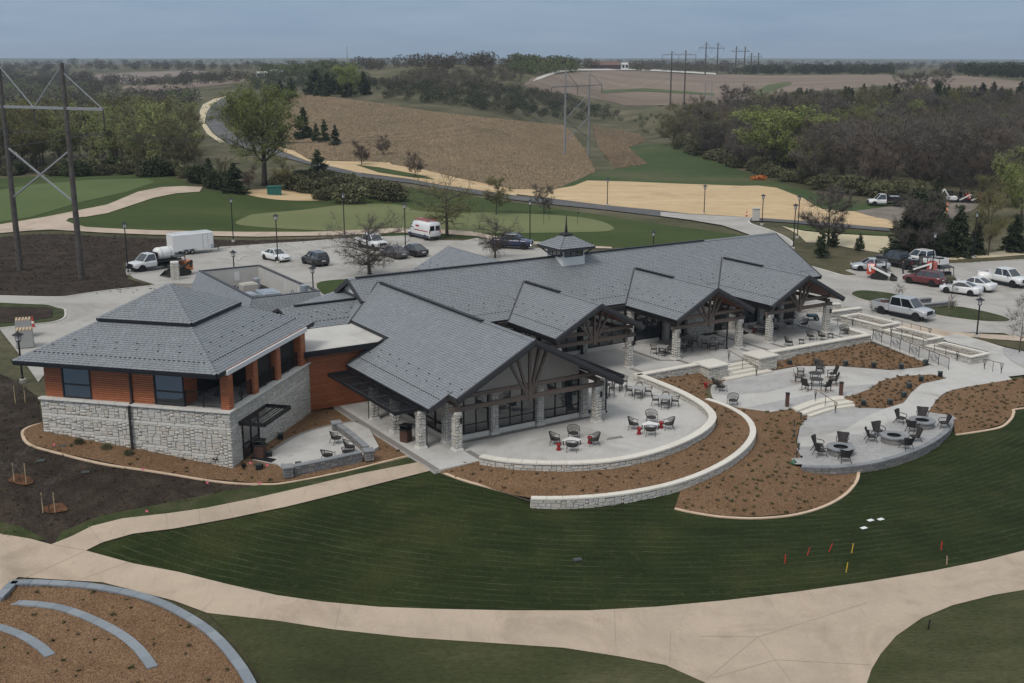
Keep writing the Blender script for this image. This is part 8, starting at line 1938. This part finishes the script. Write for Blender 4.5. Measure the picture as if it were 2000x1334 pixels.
    cr = obj_from('crown', tri_mesh('crown', np.vstack(A), np.vstack(B), np.vstack(C), m_twig or M_TWIG), r)
    if n_leaf:
        pts = np.vstack(C); pick = rg.integers(0, len(pts), n_leaf); c = pts[pick] + rg.normal(size=(n_leaf, 3))*leaf*.9; a = runit(rg, n_leaf); b = np.cross(a, runit(rg, n_leaf)); b /= np.linalg.norm(b, axis=1, keepdims=True); s = leaf*rg.uniform(.5, 1.3, (n_leaf, 1))
        obj_from('foliage', tri_mesh('foliage', c - a*s, c + a*s*.6 + b*s*.8, c + a*s*.5 - b*s*.8, m_leaf), r)
    return r
def make_conifer(seed, h, r0, tr, mat, n=3200, s=.34, droop=.25, bare=.06, name='conifer', power=.85, gap=.3):
    rg = np.random.default_rng(seed); r = empty(name); m = MB(); m.tube([(0,0,0),(0,0,h*.5),(0,0,h*.97)], [tr, tr*.6, tr*.1], 6); m.build('trunk', M_BARK, r)
    nb = int(26 + h*9); bz = bare*h + (1-bare)*h*rg.random(nb)**1.25; ba = rg.random(nb)*2*np.pi; bl = r0*(1 - bz/h)**power*rg.uniform(.6, 1.12, nb) + .06*r0
    k = rg.choice(nb, n, p=bl/bl.sum()); u = rg.random(n)**.6; rad = u*bl[k]; z = bz[k] - droop*rad*u + rg.normal(size=n)*.06*r0 + .10*bl[k]*(u > .85)
    c = np.stack([np.cos(ba[k])*rad, np.sin(ba[k])*rad, z], -1) + rg.normal(size=(n, 3))*.09*r0*np.array([1, 1, .5]); c[:, 2] = np.maximum(c[:, 2], .05)
    out = np.stack([np.cos(ba[k]), np.sin(ba[k]), np.full(n, -droop)], -1) + rg.normal(size=(n, 3))*.45; out /= np.linalg.norm(out, axis=1, keepdims=True)
    w = np.cross(out, runit(rg, n)); w /= np.linalg.norm(w, axis=1, keepdims=True); S = s*rg.uniform(.5, 1.3, (n, 1))
    obj_from('crown', tri_mesh('crown', c - out*S*.5 - w*S*.36, c - out*S*.5 + w*S*.36, c + out*S, mat), r); return r
def make_shrub(seed, rx, h, n, mat, s=.16, name='shrub', stem=True):
    rg = np.random.default_rng(seed); r = empty(name)
    if stem:
        m = MB()
        for i in range(7): a = rg.random()*6.28; m.tube([(0,0,0),(math.cos(a)*rx*.3,math.sin(a)*rx*.3,h*.5),(math.cos(a)*rx*.6,math.sin(a)*rx*.6,h*.9)], [.03,.02,.006], 4)
        m.build('stem', M_BARK, r)
    d = runit(rg, n); rad = rg.random((n, 1))**.4; c = d*rad*np.array([rx, rx, h*.55]) + np.array([0, 0, h*.5]); c[:, 2] = np.abs(c[:, 2])
    a = d*.7 + runit(rg, n)*.7; a /= np.linalg.norm(a, axis=1, keepdims=True); b = np.cross(a, runit(rg, n)); b /= np.linalg.norm(b, axis=1, keepdims=True); S = s*rg.uniform(.5, 1.4, (n, 1))
    obj_from('crown', tri_mesh('crown', c - b*S*.4, c + b*S*.4, c + a*S*1.6, mat), r); return r
TREES = {}
def proto(k, f): TREES[k] = f(); TREES[k].location = (0, -500, -200); TREES[k]['_used'] = 0
proto('bareA', lambda: make_tree(11, 12, .22, 1.2, 4.8, 16, 6, 3600, (1.3, .034), name='bare_tree'))
proto('bareB', lambda: make_tree(12, 12, .20, 1.0, 4.2, 15, 6, 3400, (1.3, .034), m_twig=M_TWIG2, name='bare_tree'))
proto('bareC', lambda: make_tree(13, 12, .22, .8, 5.2, 17, 6, 3600, (1.3, .034), m_twig=M_TWIG3, stems=3, name='bare_tree'))
proto('olive', lambda: make_tree(14, 13, .22, 2.4, 4.2, 13, 6, 2600, (1.2, .03), 5200, .11, m_twig=M_TWIG3, m_leaf=M_BUD, name='budding_tree'))
proto('green', lambda: make_tree(15, 14, .28, 2.8, 4.8, 16, 7, 2000, (1.1, .026), 17000, .125, m_leaf=M_LEAFY, name='green_tree'))
proto('slender', lambda: make_tree(16, 14, .20, 3.2, 2.9, 13, 6, 1700, (1.0, .026), 8500, .115, m_bark=M_BARKL, m_twig=M_TWIG3, m_leaf=M_LEAFP, up=1.0, name='green_tree'))
proto('slenderB', lambda: make_tree(17, 14, .18, 3.0, 2.6, 12, 6, 2300, (1.1, .03), 3000, .11, m_bark=M_BARKL, m_twig=M_TWIG, m_leaf=M_LEAFP, up=1.0, stems=2, name='bare_tree'))
proto('cedar', lambda: make_conifer(21, 6, 1.9, .13, M_CEDAR, 2600, .34, .1, .02, 'cedar_tree', .8))
proto('cedarB', lambda: make_conifer(22, 5, 1.9, .12, M_CEDARB, 2200, .34, .05, .02, 'cedar_tree', .6))
proto('spruce', lambda: make_conifer(23, 10, 3.3, .2, M_SPRUCE, 6500, .42, .35, .03, 'spruce_tree', .85))
proto('shrub', lambda: make_shrub(31, 2.0, 2.6, 1500, M_SHRUB, .26))
proto('shrubD', lambda: make_shrub(32, 1.8, 2.4, 1500, M_CEDAR, .24))
def put_tree(kind, p, h, label, cat='tree', group=None, wide=1.0, rz=None, base=None):
    k = TREES[kind]; H0 = {'bareA':12,'bareB':12,'bareC':12,'olive':13,'green':14,'slender':14,'slenderB':14,'cedar':6,'cedarB':5,'spruce':10,'shrub':2.6,'shrubD':2.4}.get(kind) or base
    if not k['_used']: o = k; k['_used'] = 1
    else: o = copy_tree(k)
    s = h / H0; o.location = (p[0], p[1], p[2] - .05); o.rotation_euler = (0, 0, random.uniform(0, 6.28) if rz is None else rz); o.scale = (s*wide, s*wide, s)
    for kk in ('group',):
        if kk in o: del o[kk]
    return tag(o, label, cat, group)
def tree_px(kind, base, ytop, label, cat='tree', group=None, wide=1.0, rz=None, b0=None):
    """a tree whose foot stands at a survey pixel and whose top reaches the pixel row ytop"""
    p = GP(*base); d = math.hypot(p.x, p.y); t = ray(base[0], ytop); top = CAMZ + t[2]/t[1]*p.y
    return put_tree(kind, p, max(.8, top - p.z), label, cat, group, wide, rz, b0)
def scatter(poly, n, rng, mind):
    poly = np.array(poly, float); x0, y0 = poly.min(0); x1, y1 = poly.max(0); cand = []
    while len(cand) < n*6:
        q = np.array([[rng.uniform(x0, x1), rng.uniform(y0, y1)] for _ in range(400)]); q = q[inside(poly, q[:, 0], q[:, 1])]; cand += q.tolist()
    W = GP_many(cand); keep = []
    for w in W:
        if len(keep) >= n: break
        if w[1] > 5000: continue
        if all((w[0]-k[0])**2 + (w[1]-k[1])**2 > mind**2 for k in keep): keep.append(w)
    return keep
rt = random.Random(5)
# --- wood on the right
WOOD = [(1306,285),(1318,262),(1400,240),(1520,228),(1650,224),(1800,222),(2080,225),(2080,420),(1990,408),(1930,385),(1800,385),(1700,386),(1600,368),(1480,337),(1390,312)]
for w in scatter(WOOD, 230, rt, 6.2):
    k = rt.choice(['bareA','bareA','bareA','bareB','bareC','bareC','olive','bareB','bareA'])
    lb = {'bareA':'leafless grey-brown tree in the wood on the right','bareB':'leafless reddish-twigged tree in the wood on the right','bareC':'many-stemmed olive-twigged tree in the wood on the right','olive':'budding olive-brown tree in the wood on the right'}[k]
    put_tree(k, w, rt.uniform(9.5, 14), lb, 'tree', lb.replace('tree', 'trees'), rt.uniform(.9, 1.15))
for (b, t, lb) in (((1508,340),205,'big fresh green tree bulging from the left front of the wood'),((1560,318),215,'fresh green tree right behind the big green one at the wood edge'),((1480,300),208,'fresh green tree at the back left of the wood'),((1612,285),212,'fresh green tree top in the middle of the wood'),((1680,272),205,'green rounded treetop farther right in the wood'),((1760,262),195,'green rounded treetop below the cedar slope'),((1968,300),222,'small yellow-green treetop near the right edge of the wood'),((1400,300),235,'fresh green treetop at the left end of the wood'),((1580,345),262,'light green tree at the front of the wood below the big crown'),((1850,330),258,'light green treetop right of the middle of the wood'),((1900,270),212,'green treetop at the back right of the wood')):
    tree_px('green', b, t, lb, 'tree', 'fresh green trees in the wood', 1.55)
tree_px('slender', (1962,405), 275, 'pale green slender poplar at the right edge of the wood'); tree_px('green', (1995,430), 320, 'bright green tree cut by the right picture edge')
tree_px('slender', (2015,440), 300, 'pale green tree beyond the right picture edge'); tree_px('olive', (1930,430), 340, 'olive budding tree behind the spruces on the right')
for w in scatter([(1455,210),(1560,190),(1640,186),(1760,181),(2080,180),(2080,224),(1800,221),(1650,223),(1500,227),(1440,232)], 150, rt, 3.2):
    put_tree(rt.choice(['cedar','cedar','cedarB']), w, rt.uniform(3, 6.5), 'small dark cedar on the slope above the wood', 'tree', 'cedars on the slope above the wood', 1.15)
for (b, t, lb) in (((1440,228),163,'leafless spreading tree at the foot of the far field'),((1770,178),140,'leafless dark tree leftmost on the far ridge field'),((1795,178),138,'leafless dark tree in the middle of the far ridge group'),((1836,177),132,'leafless dark tree rightmost on the far ridge')): tree_px('bareA', b, t, lb, wide=1.3)
for w in scatter([(1310,290),(1390,315),(1480,340),(1600,370),(1700,388),(1800,388),(1800,380),(1700,378),(1600,360),(1480,328),(1390,300),(1320,276)], 60, rt, 2.2): put_tree('shrub', w, rt.uniform(1.5, 3.2), 'grey brush at the foot of the wood on the right', 'shrub', 'brush along the right wood', 1.3)
# --- left woods
LEFTW = [(-80,318),(60,308),(200,300),(330,292),(362,296),(372,318),(376,342),(330,340),(200,337),(60,338),(-80,340)]
for w in scatter(LEFTW, 95, rt, 5.5):
    k = rt.choice(['slender','slender','slender','slenderB','slenderB','olive','bareC'])
    lb = {'slender':'slender pale green tree in the wood behind the fairway','slenderB':'slender leafless tree in the wood behind the fairway','olive':'budding olive tree in the wood behind the fairway','bareC':'bushy leafless tree in the wood behind the fairway'}[k]
    put_tree(k, w, rt.uniform(11, 17), lb, 'tree', lb.replace('tree', 'trees'))
for w in scatter([(-80,338),(200,336),(400,338),(430,360),(440,372),(400,366),(340,346),(-80,345)], 34, rt, 2.2):
    put_tree(rt.choice(['shrub','shrubD','shrub']), w, rt.uniform(1.6, 3.4), 'low brush at the foot of the wood behind the fairway', 'shrub', 'brush at the edge of the left wood', 1.2)
proto('cotton', lambda: make_tree(41, 20, .55, 5.0, 7.2, 26, 8, 3600, (1.5, .026), 26000, .13, m_leaf=M_LEAFY, m_twig=M_TWIG3, up=1.1, name='green_tree'))
tree_px('cotton', (517,362), 146, 'tall spreading cottonwood in fresh leaf beside the curving road', b0=20)
for (b, t, k, lb, wd) in (((593,271),209,'cedar','tall dark evergreen leftmost on the prairie edge',1.1),((618,276),240,'cedar','dark evergreen second in the row on the prairie edge',1),((634,277),233,'cedar','dark evergreen third in the row on the prairie edge',.9),((655,284),244,'cedar','small dark evergreen at the end of the prairie row',.9),
    ((622,346),292,'cedar','round dark cedar beside the road below the cottonwood',1.5),((458,377),318,'cedar','round dark cedar at the end of the cart path',1.5),((408,352),308,'cedar','dark cedar at the corner of the left wood',1.3),((552,372),303,'olive','bushy dark tree between cottonwood and road cedar',.9),((488,372),318,'bareB','leafless tree just left of the cottonwood trunk',.8),((438,352),306,'bareC','tangled leafless tree in front of the curving road',.8)):
    tree_px(k, b, t, lb, wide=wd)
for w in scatter([(545,365),(600,355),(680,360),(770,385),(768,398),(700,402),(640,396),(590,378)], 26, rt, 2.4): put_tree('shrub', w, rt.uniform(1.8, 3.2), 'grey-green brush clump behind the putting green', 'shrub', 'brush behind the putting green', 1.25)
for w in scatter([(590,185),(660,180),(720,180),(720,195),(640,190),(600,192)], 10, rt, 6): put_tree('cedar', w, rt.uniform(5, 9), 'dark cedar on the crest above the prairie', 'tree', 'cedars on the prairie crest', 1.2)
tree_px('green', (680,190), 122, 'pale green tree standing up from the prairie crest'); tree_px('cedar', (617,183), 135, 'tall dark cedar mass on the crest left of the pale green tree', wide=1.8); tree_px('cedar', (640,183), 142, 'dark cedar next to the tall mass on the crest', wide=1.5); tree_px('cedar', (570,192), 152, 'pointed dark cedar where the road meets the crest', wide=1.1); tree_px('cedar', (548,190), 155, 'pointed dark cedar behind the cottonwood crown', wide=1.1)
# --- single trees on the course and in the car parks
for (b, t, k, lb, wd) in (((706,323),270,'bareB','small brown leafless tree on the grass strip by the road',1.0),((748,303),260,'bareB','small leafless tree standing in the prairie',1.0),((811,347),291,'bareB','small round leafless tree at the prairie foot',1.0),((1062,417),357,'bareA','small leafless tree by the road right of the putting green',.9),((969,420),343,'olive','leafless brownish tree behind the putting green',1.0)): tree_px(k, b, t, lb, wide=wd)
proto('oak', lambda: make_tree(51, 9, .28, 1.9, 5.4, 17, 7, 2600, (.75, .016), 3800, .085, m_leaf=M_BUD, m_twig=M_TWIG3, name='oak_tree', low=True))
tree_px('oak', (873,461), 343, 'spreading oak in bud beside the white van', b0=9)
proto('hero', lambda: make_tree(52, 8, .26, 1.3, 5.2, 22, 8, 5200, (.85, .011), name='bare_tree', low=True))
tree_px('hero', (722,537), 413, 'wide leafless tree in front of the parked dark sedans', b0=8); tree_px('hero', (967,505), 412, 'leafless tree behind the main roof beside the blue pickup', wide=.72, b0=8, rz=2.0)
tree_px('bareA', (1617,482), 357, 'large leafless tree on the straw slope', wide=1.05)
proto('pine', lambda: make_conifer(25, 6, 1.7, .12, M_SPRUCE, 2600, .30, -.15, .12, 'pine_tree', .55))
for (b, t, lb) in (((1627,484),444,'young pine in front of the large leafless tree'),((1603,505),452,'young pine lower on the weedy bank'),((1678,491),455,'young pine standing alone on the straw slope')): tree_px('pine', b, t, lb, b0=6)
for (b, t, lb, wd) in (((1783,500),372,'broad dark spruce left of the car park trees',1.25),((1800,496),378,'dark spruce pressed behind the broad one',1.1),((1868,500),400,'dark spruce beside the orange boom',1.05),((1840,490),415,'small dark spruce between the two broad ones',1.0),((1980,492),418,'dark spruce at the right picture edge',1.1),((1905,497),430,'dark spruce behind the right lamp post',.9),((1823,470),350,'dark pine standing up behind the broad spruce',.8)): tree_px('spruce', b, t, lb, wide=wd)
tree_px('bareA', (1790,507), 372, 'leafless tree in front of the broad spruce', wide=.9); tree_px('olive', (1930,500), 380, 'olive tree behind the right car park lamp', wide=.8)
proto('sapling', lambda: make_tree(61, 4, .05, 1.0, 1.3, 9, 4, 700, (.45, .008), name='sapling', up=1.0))
SAPL = [((1755,585),546,'staked sapling at the far end of the planted island'),((1859,607),572,'staked sapling in the middle of the planted island'),((1858,583),536,'young tree in front of the white coupe'),((1990,692),588,'bare young tree on the verge at the right edge'),((1703,614),588,'small bare shrub tree beside the silver pickup bed'),((40,788),725,'staked sapling left of the pavilion'),((40,945),868,'staked sapling in the dark soil at the left edge'),((96,1003),925,'staked sapling in a ring of bark mulch in the dark soil'),((2000,620),560,'bare young tree cut by the right picture edge')]
for (b, t, lb) in SAPL: tree_px('sapling', b, t, lb, b0=4)
def stake_pair(b, h=1.3, d=.35):
    p = GP(*b)
    for s in (-1, 1):
        m = MB(); m.beam(p+Vector((s*d,0,-.05)), p+Vector((s*d,0,h)), .045,.045); o = m.build('tree_stake', M_TANP); tag(o, 'wooden stake on the %s of the sapling near pixel column' % 'x', 'stake')
        o['label'] = 'wooden tree stake on the %s side of the %s' % ('left' if s < 0 else 'right', {1755:'far island sapling',1859:'middle island sapling',40:'sapling left of the pavilion' if b[1] < 900 else 'sapling at the left edge',96:'sapling in the bark ring'}[b[0]]); o['group'] = 'tree stakes'
for b in ((1755,585),(1859,607),(40,788),(40,945),(96,1003)): stake_pair(b)
M_BARKM = ground_mat('orange_bark', [(.3,(.07,.036,.022)),(.7,(.17,.085,.045))], 3, 4, 14, .3, .05)
for (x, y, lb) in ((108,996,'orange bark ring round the soil sapling'),(42,940,'orange bark ring round the left edge sapling')):
    sheet('bark_ring', [(x+24*math.cos(a)*(1+.15*math.sin(3*a)), y+10*math.sin(a)*(1+.2*math.cos(2*a+x))) for a in np.linspace(0, 6.28, 14)[:-1]], M_BARKM, 4, smooth=2)
# --- perennials in the beds: small tufts, one object per bed patch of look-alikes
def tufts(name, pts, mat, s, label, n=14, h=.22):
    rg = np.random.default_rng(len(pts)); A, B, C = [], [], []
    for p in pts:
        k = n; a = rg.random(k)*6.28; d = np.stack([np.cos(a), np.sin(a), rg.uniform(.5, 1.6, k)], -1); d /= np.linalg.norm(d, axis=1, keepdims=True); sz = s*rg.uniform(.6, 1.3)
        b = np.array(p) + np.c_[rg.normal(size=(k, 2))*.05*sz/.2, np.zeros(k)]; w = np.cross(d, runit(rg, k))*.18*sz; A.append(b - w); B.append(b + w); C.append(b + d*sz)
    o = obj_from(name, tri_mesh(name, np.vstack(A), np.vstack(B), np.vstack(C), mat)); return tag(o, label, 'plants', kind='stuff')
M_PER = leafmat('perennial_leaves', [(.045,.055,.022),(.07,.07,.03),(.06,.048,.026)]); M_DRY = leafmat('dry_tufts', [(.11,.065,.035),(.075,.055,.03),(.05,.05,.025)])
from mathutils.bvhtree import BVHTree
KEEP = IN_C + OUT_C + FIRE_C + catmull(pxz(RING2, -2.5), 6) + catmull(pxz(RING3, -2.85), 6)
dg = bpy.context.evaluated_depsgraph_get()
def on_surface(oname, px, n):
    o = bpy.data.objects[oname]; me = o.data; bv = BVHTree.FromPolygons([v.co for v in me.vertices], [tuple(p.vertices) for p in me.polygons]); xs = [v.co for v in me.vertices]
    x0, x1 = min(v.x for v in xs), max(v.x for v in xs); y0, y1 = min(v.y for v in xs), max(v.y for v in xs); out = []; t = 0
    while len(out) < n and t < n*30:
        t += 1; h = bv.ray_cast(Vector((rt.uniform(x0, x1), rt.uniform(y0, y1), 30)), Vector((0, 0, -1)))
        if h[0] is not None and min((h[0].xy-q.xy).length for q in KEEP) > .62 and all((h[0]-q).length > .45 for q in out[-60:]): out.append(h[0])
    return out
for nm, n, mt in (('terrace_bed',110,M_DRY),('lower_bed',150,M_PER),('triangle_bed',190,M_DRY),('path_bed',80,M_DRY),('east_bed',170,M_PER),('amphitheatre_bed',60,M_PER),('pavilion_bed',60,M_PER)):
    tufts('bed_plants', [tuple(p) for p in on_surface(nm, None, n)], mt, .19, 'young perennial tufts dotted over the ' + nm.replace('_', ' '))
tufts('soil_plants', [tuple(p) for p in on_surface('planting_soil', None, 420)], M_PER, .16, 'small plugs planted in rows in the dark soil', 8)
tufts('bank_plants', [tuple(p) for p in on_surface('planted_bank', None, 900)], M_DRY, .22, 'rows of dry plugs on the dark bank beside the car park', 8)
for k, (x, y) in enumerate(((155,868),(208,878),(252,890))):
    put_tree('shrub', GP(x, y), .42, 'small green shrub %s along the pavilion front wall' % ('farthest left', 'in the middle', 'nearest the downpipe')[k], 'shrub', 'shrubs at the pavilion wall', 1.0)
# --- prairie grass tussocks
def field_tufts(oname, n, s, mat, label):
    o = bpy.data.objects[oname]; me = o.data; co = np.empty(len(me.vertices)*3); me.vertices.foreach_get('co', co); co = co.reshape(-1, 3); me.calc_loop_triangles(); T = np.empty(len(me.loop_triangles)*3, dtype=np.int32); me.loop_triangles.foreach_get('vertices', T); T = T.reshape(-1, 3)
    a, b, c = co[T[:, 0]], co[T[:, 1]], co[T[:, 2]]; ar = np.linalg.norm(np.cross(b-a, c-a), axis=1); rg = np.random.default_rng(n); k = rg.choice(len(T), n, p=ar/ar.sum()); u, v = rg.random((2, n)); f = u+v > 1; u[f] = 1-u[f]; v[f] = 1-v[f]
    p = a[k] + (b-a)[k]*u[:, None] + (c-a)[k]*v[:, None]; d = np.c_[rg.normal(size=(n, 2))*.28, np.ones(n)]; d /= np.linalg.norm(d, axis=1, keepdims=True); w = np.c_[rg.normal(size=(n, 2)), np.zeros(n)]; w /= np.linalg.norm(w, axis=1, keepdims=True); S = s*rg.uniform(.5, 1.4, (n, 1))
    return tag(obj_from('prairie_tussocks', tri_mesh('prairie_tussocks', p - w*S*.42, p + w*S*.42, p + d*S, mat)), label, 'grass', kind='stuff')
M_TUSS = leafmat('tussock', [(.235,.178,.115),(.285,.21,.135),(.21,.17,.115),(.26,.205,.14),(.175,.15,.10)])
field_tufts('prairie_field', 110000, .26, M_TUSS, 'tall dry russet prairie grass on the hillside'); field_tufts('prairie_strip', 16000, .26, M_TUSS, 'tall dry prairie grass strip in the valley')
# --- far tree belts: masses one cannot count
def far_wood(poly, n, h, mat, label, per=260, mind=3.0, spread=.55):
    rg = np.random.default_rng(n); W = np.array(scatter(poly, n, rt, mind)); A, B, C = [], [], []
    for w in W:
        hh = h*rg.uniform(.55, 1.25); k = per; d = runit(rg, k)*rg.random((k, 1))**.33; c = np.array(w) + d*np.array([hh*spread, hh*spread, hh*.42]) + np.array([0, 0, hh*.38]); a = runit(rg, k); b = np.cross(a, runit(rg, k)); S = hh*.052*rg.uniform(.5, 1.4, (k, 1)); A.append(c-a*S); B.append(c+a*S*.6+b*S); C.append(c+a*S*.6-b*S)
    return tag(obj_from('far_wood', tri_mesh('far_wood', np.vstack(A), np.vstack(B), np.vstack(C), mat)), label, 'wood', kind='stuff')
FW = [([(-80,172),(60,168),(130,176),(240,182),(330,186),(384,192),(384,215),(370,232),(200,240),(-80,262)],230,8,M_FARW,'brown leafless woodland behind the left wood'),
 ([(-80,172),(60,168),(130,176),(300,186),(384,194),(380,222),(200,232),(-80,250)],90,8,M_FARG,'light green trees among the brown woodland on the left'),
 ([(-80,142),(90,140),(150,146),(240,164),(330,156),(480,148),(500,160),(360,168),(200,170),(-80,168)],200,8,M_FARW,'brown tree belts between the far fields on the left'),
 ([(480,152),(600,146),(720,150),(740,176),(640,178),(560,186),(500,176)],150,4.5,M_FARD,'dark trees round the houses beyond the road crest'),
 ([(500,142),(640,138),(700,146),(640,152),(500,152)],60,9,M_FARG,'green trees round the houses beyond the road crest'),
 ([(700,160),(860,166),(960,170),(1030,176),(1190,212),(1216,236),(1100,236),(980,222),(860,205),(740,192)],260,4,M_FARD,'dark cedar thicket along the valley above the prairie'),
 ([(740,158),(900,162),(1030,172),(1130,198),(1120,210),(1000,192),(880,182),(760,176)],110,4,M_FARW,'leafless trees along the valley above the prairie'),
 ([(820,140),(1020,138),(1030,158),(960,164),(760,158)],120,3.6,M_FARW,'brown woodland below the far hilltop building'),
 ([(1000,131),(1120,130),(1120,142),(1040,148),(1000,142)],60,9,M_FARG,'green trees left of the far hilltop building'),
 ([(1230,133),(1300,132),(1420,136),(1420,142),(1300,140),(1230,139)],70,9,M_FARW,'trees right of the far hilltop building'),
 ([(1420,140),(1740,138),(1750,146),(1600,146),(1420,146)],140,9,M_FARD,'dark wood behind the far crop field'),
 ([(1840,140),(2080,142),(2080,158),(1900,150)],110,10,M_FARD,'dark wood on the far right ridge'),
 ([(-80,128),(500,124),(1000,126),(1500,126),(2080,130),(2080,140),(1500,136),(1000,136),(500,138),(-80,140)],420,9,M_FARW,'hazy brown tree belts toward the horizon'),
 ([(-80,118),(300,117),(800,117),(1300,118),(2080,120),(2080,128),(1300,124),(800,123),(-80,126)],420,12,M_FARD,'hazy tree lines along the horizon'),
 ([(1230,230),(1300,222),(1330,240),(1320,262),(1260,262)],26,2,M_FARD,'scattered low cedars on the valley floor')]
for q in FW: far_wood(*q)
for k in TREES:
    if not TREES[k]['_used']:
        for c in KIDS.get(TREES[k], ()): bpy.data.objects.remove(c)
        bpy.data.objects.remove(TREES[k])
    else: del TREES[k]['_used']
for o in col.objects:
    if '_used' in o: del o['_used']
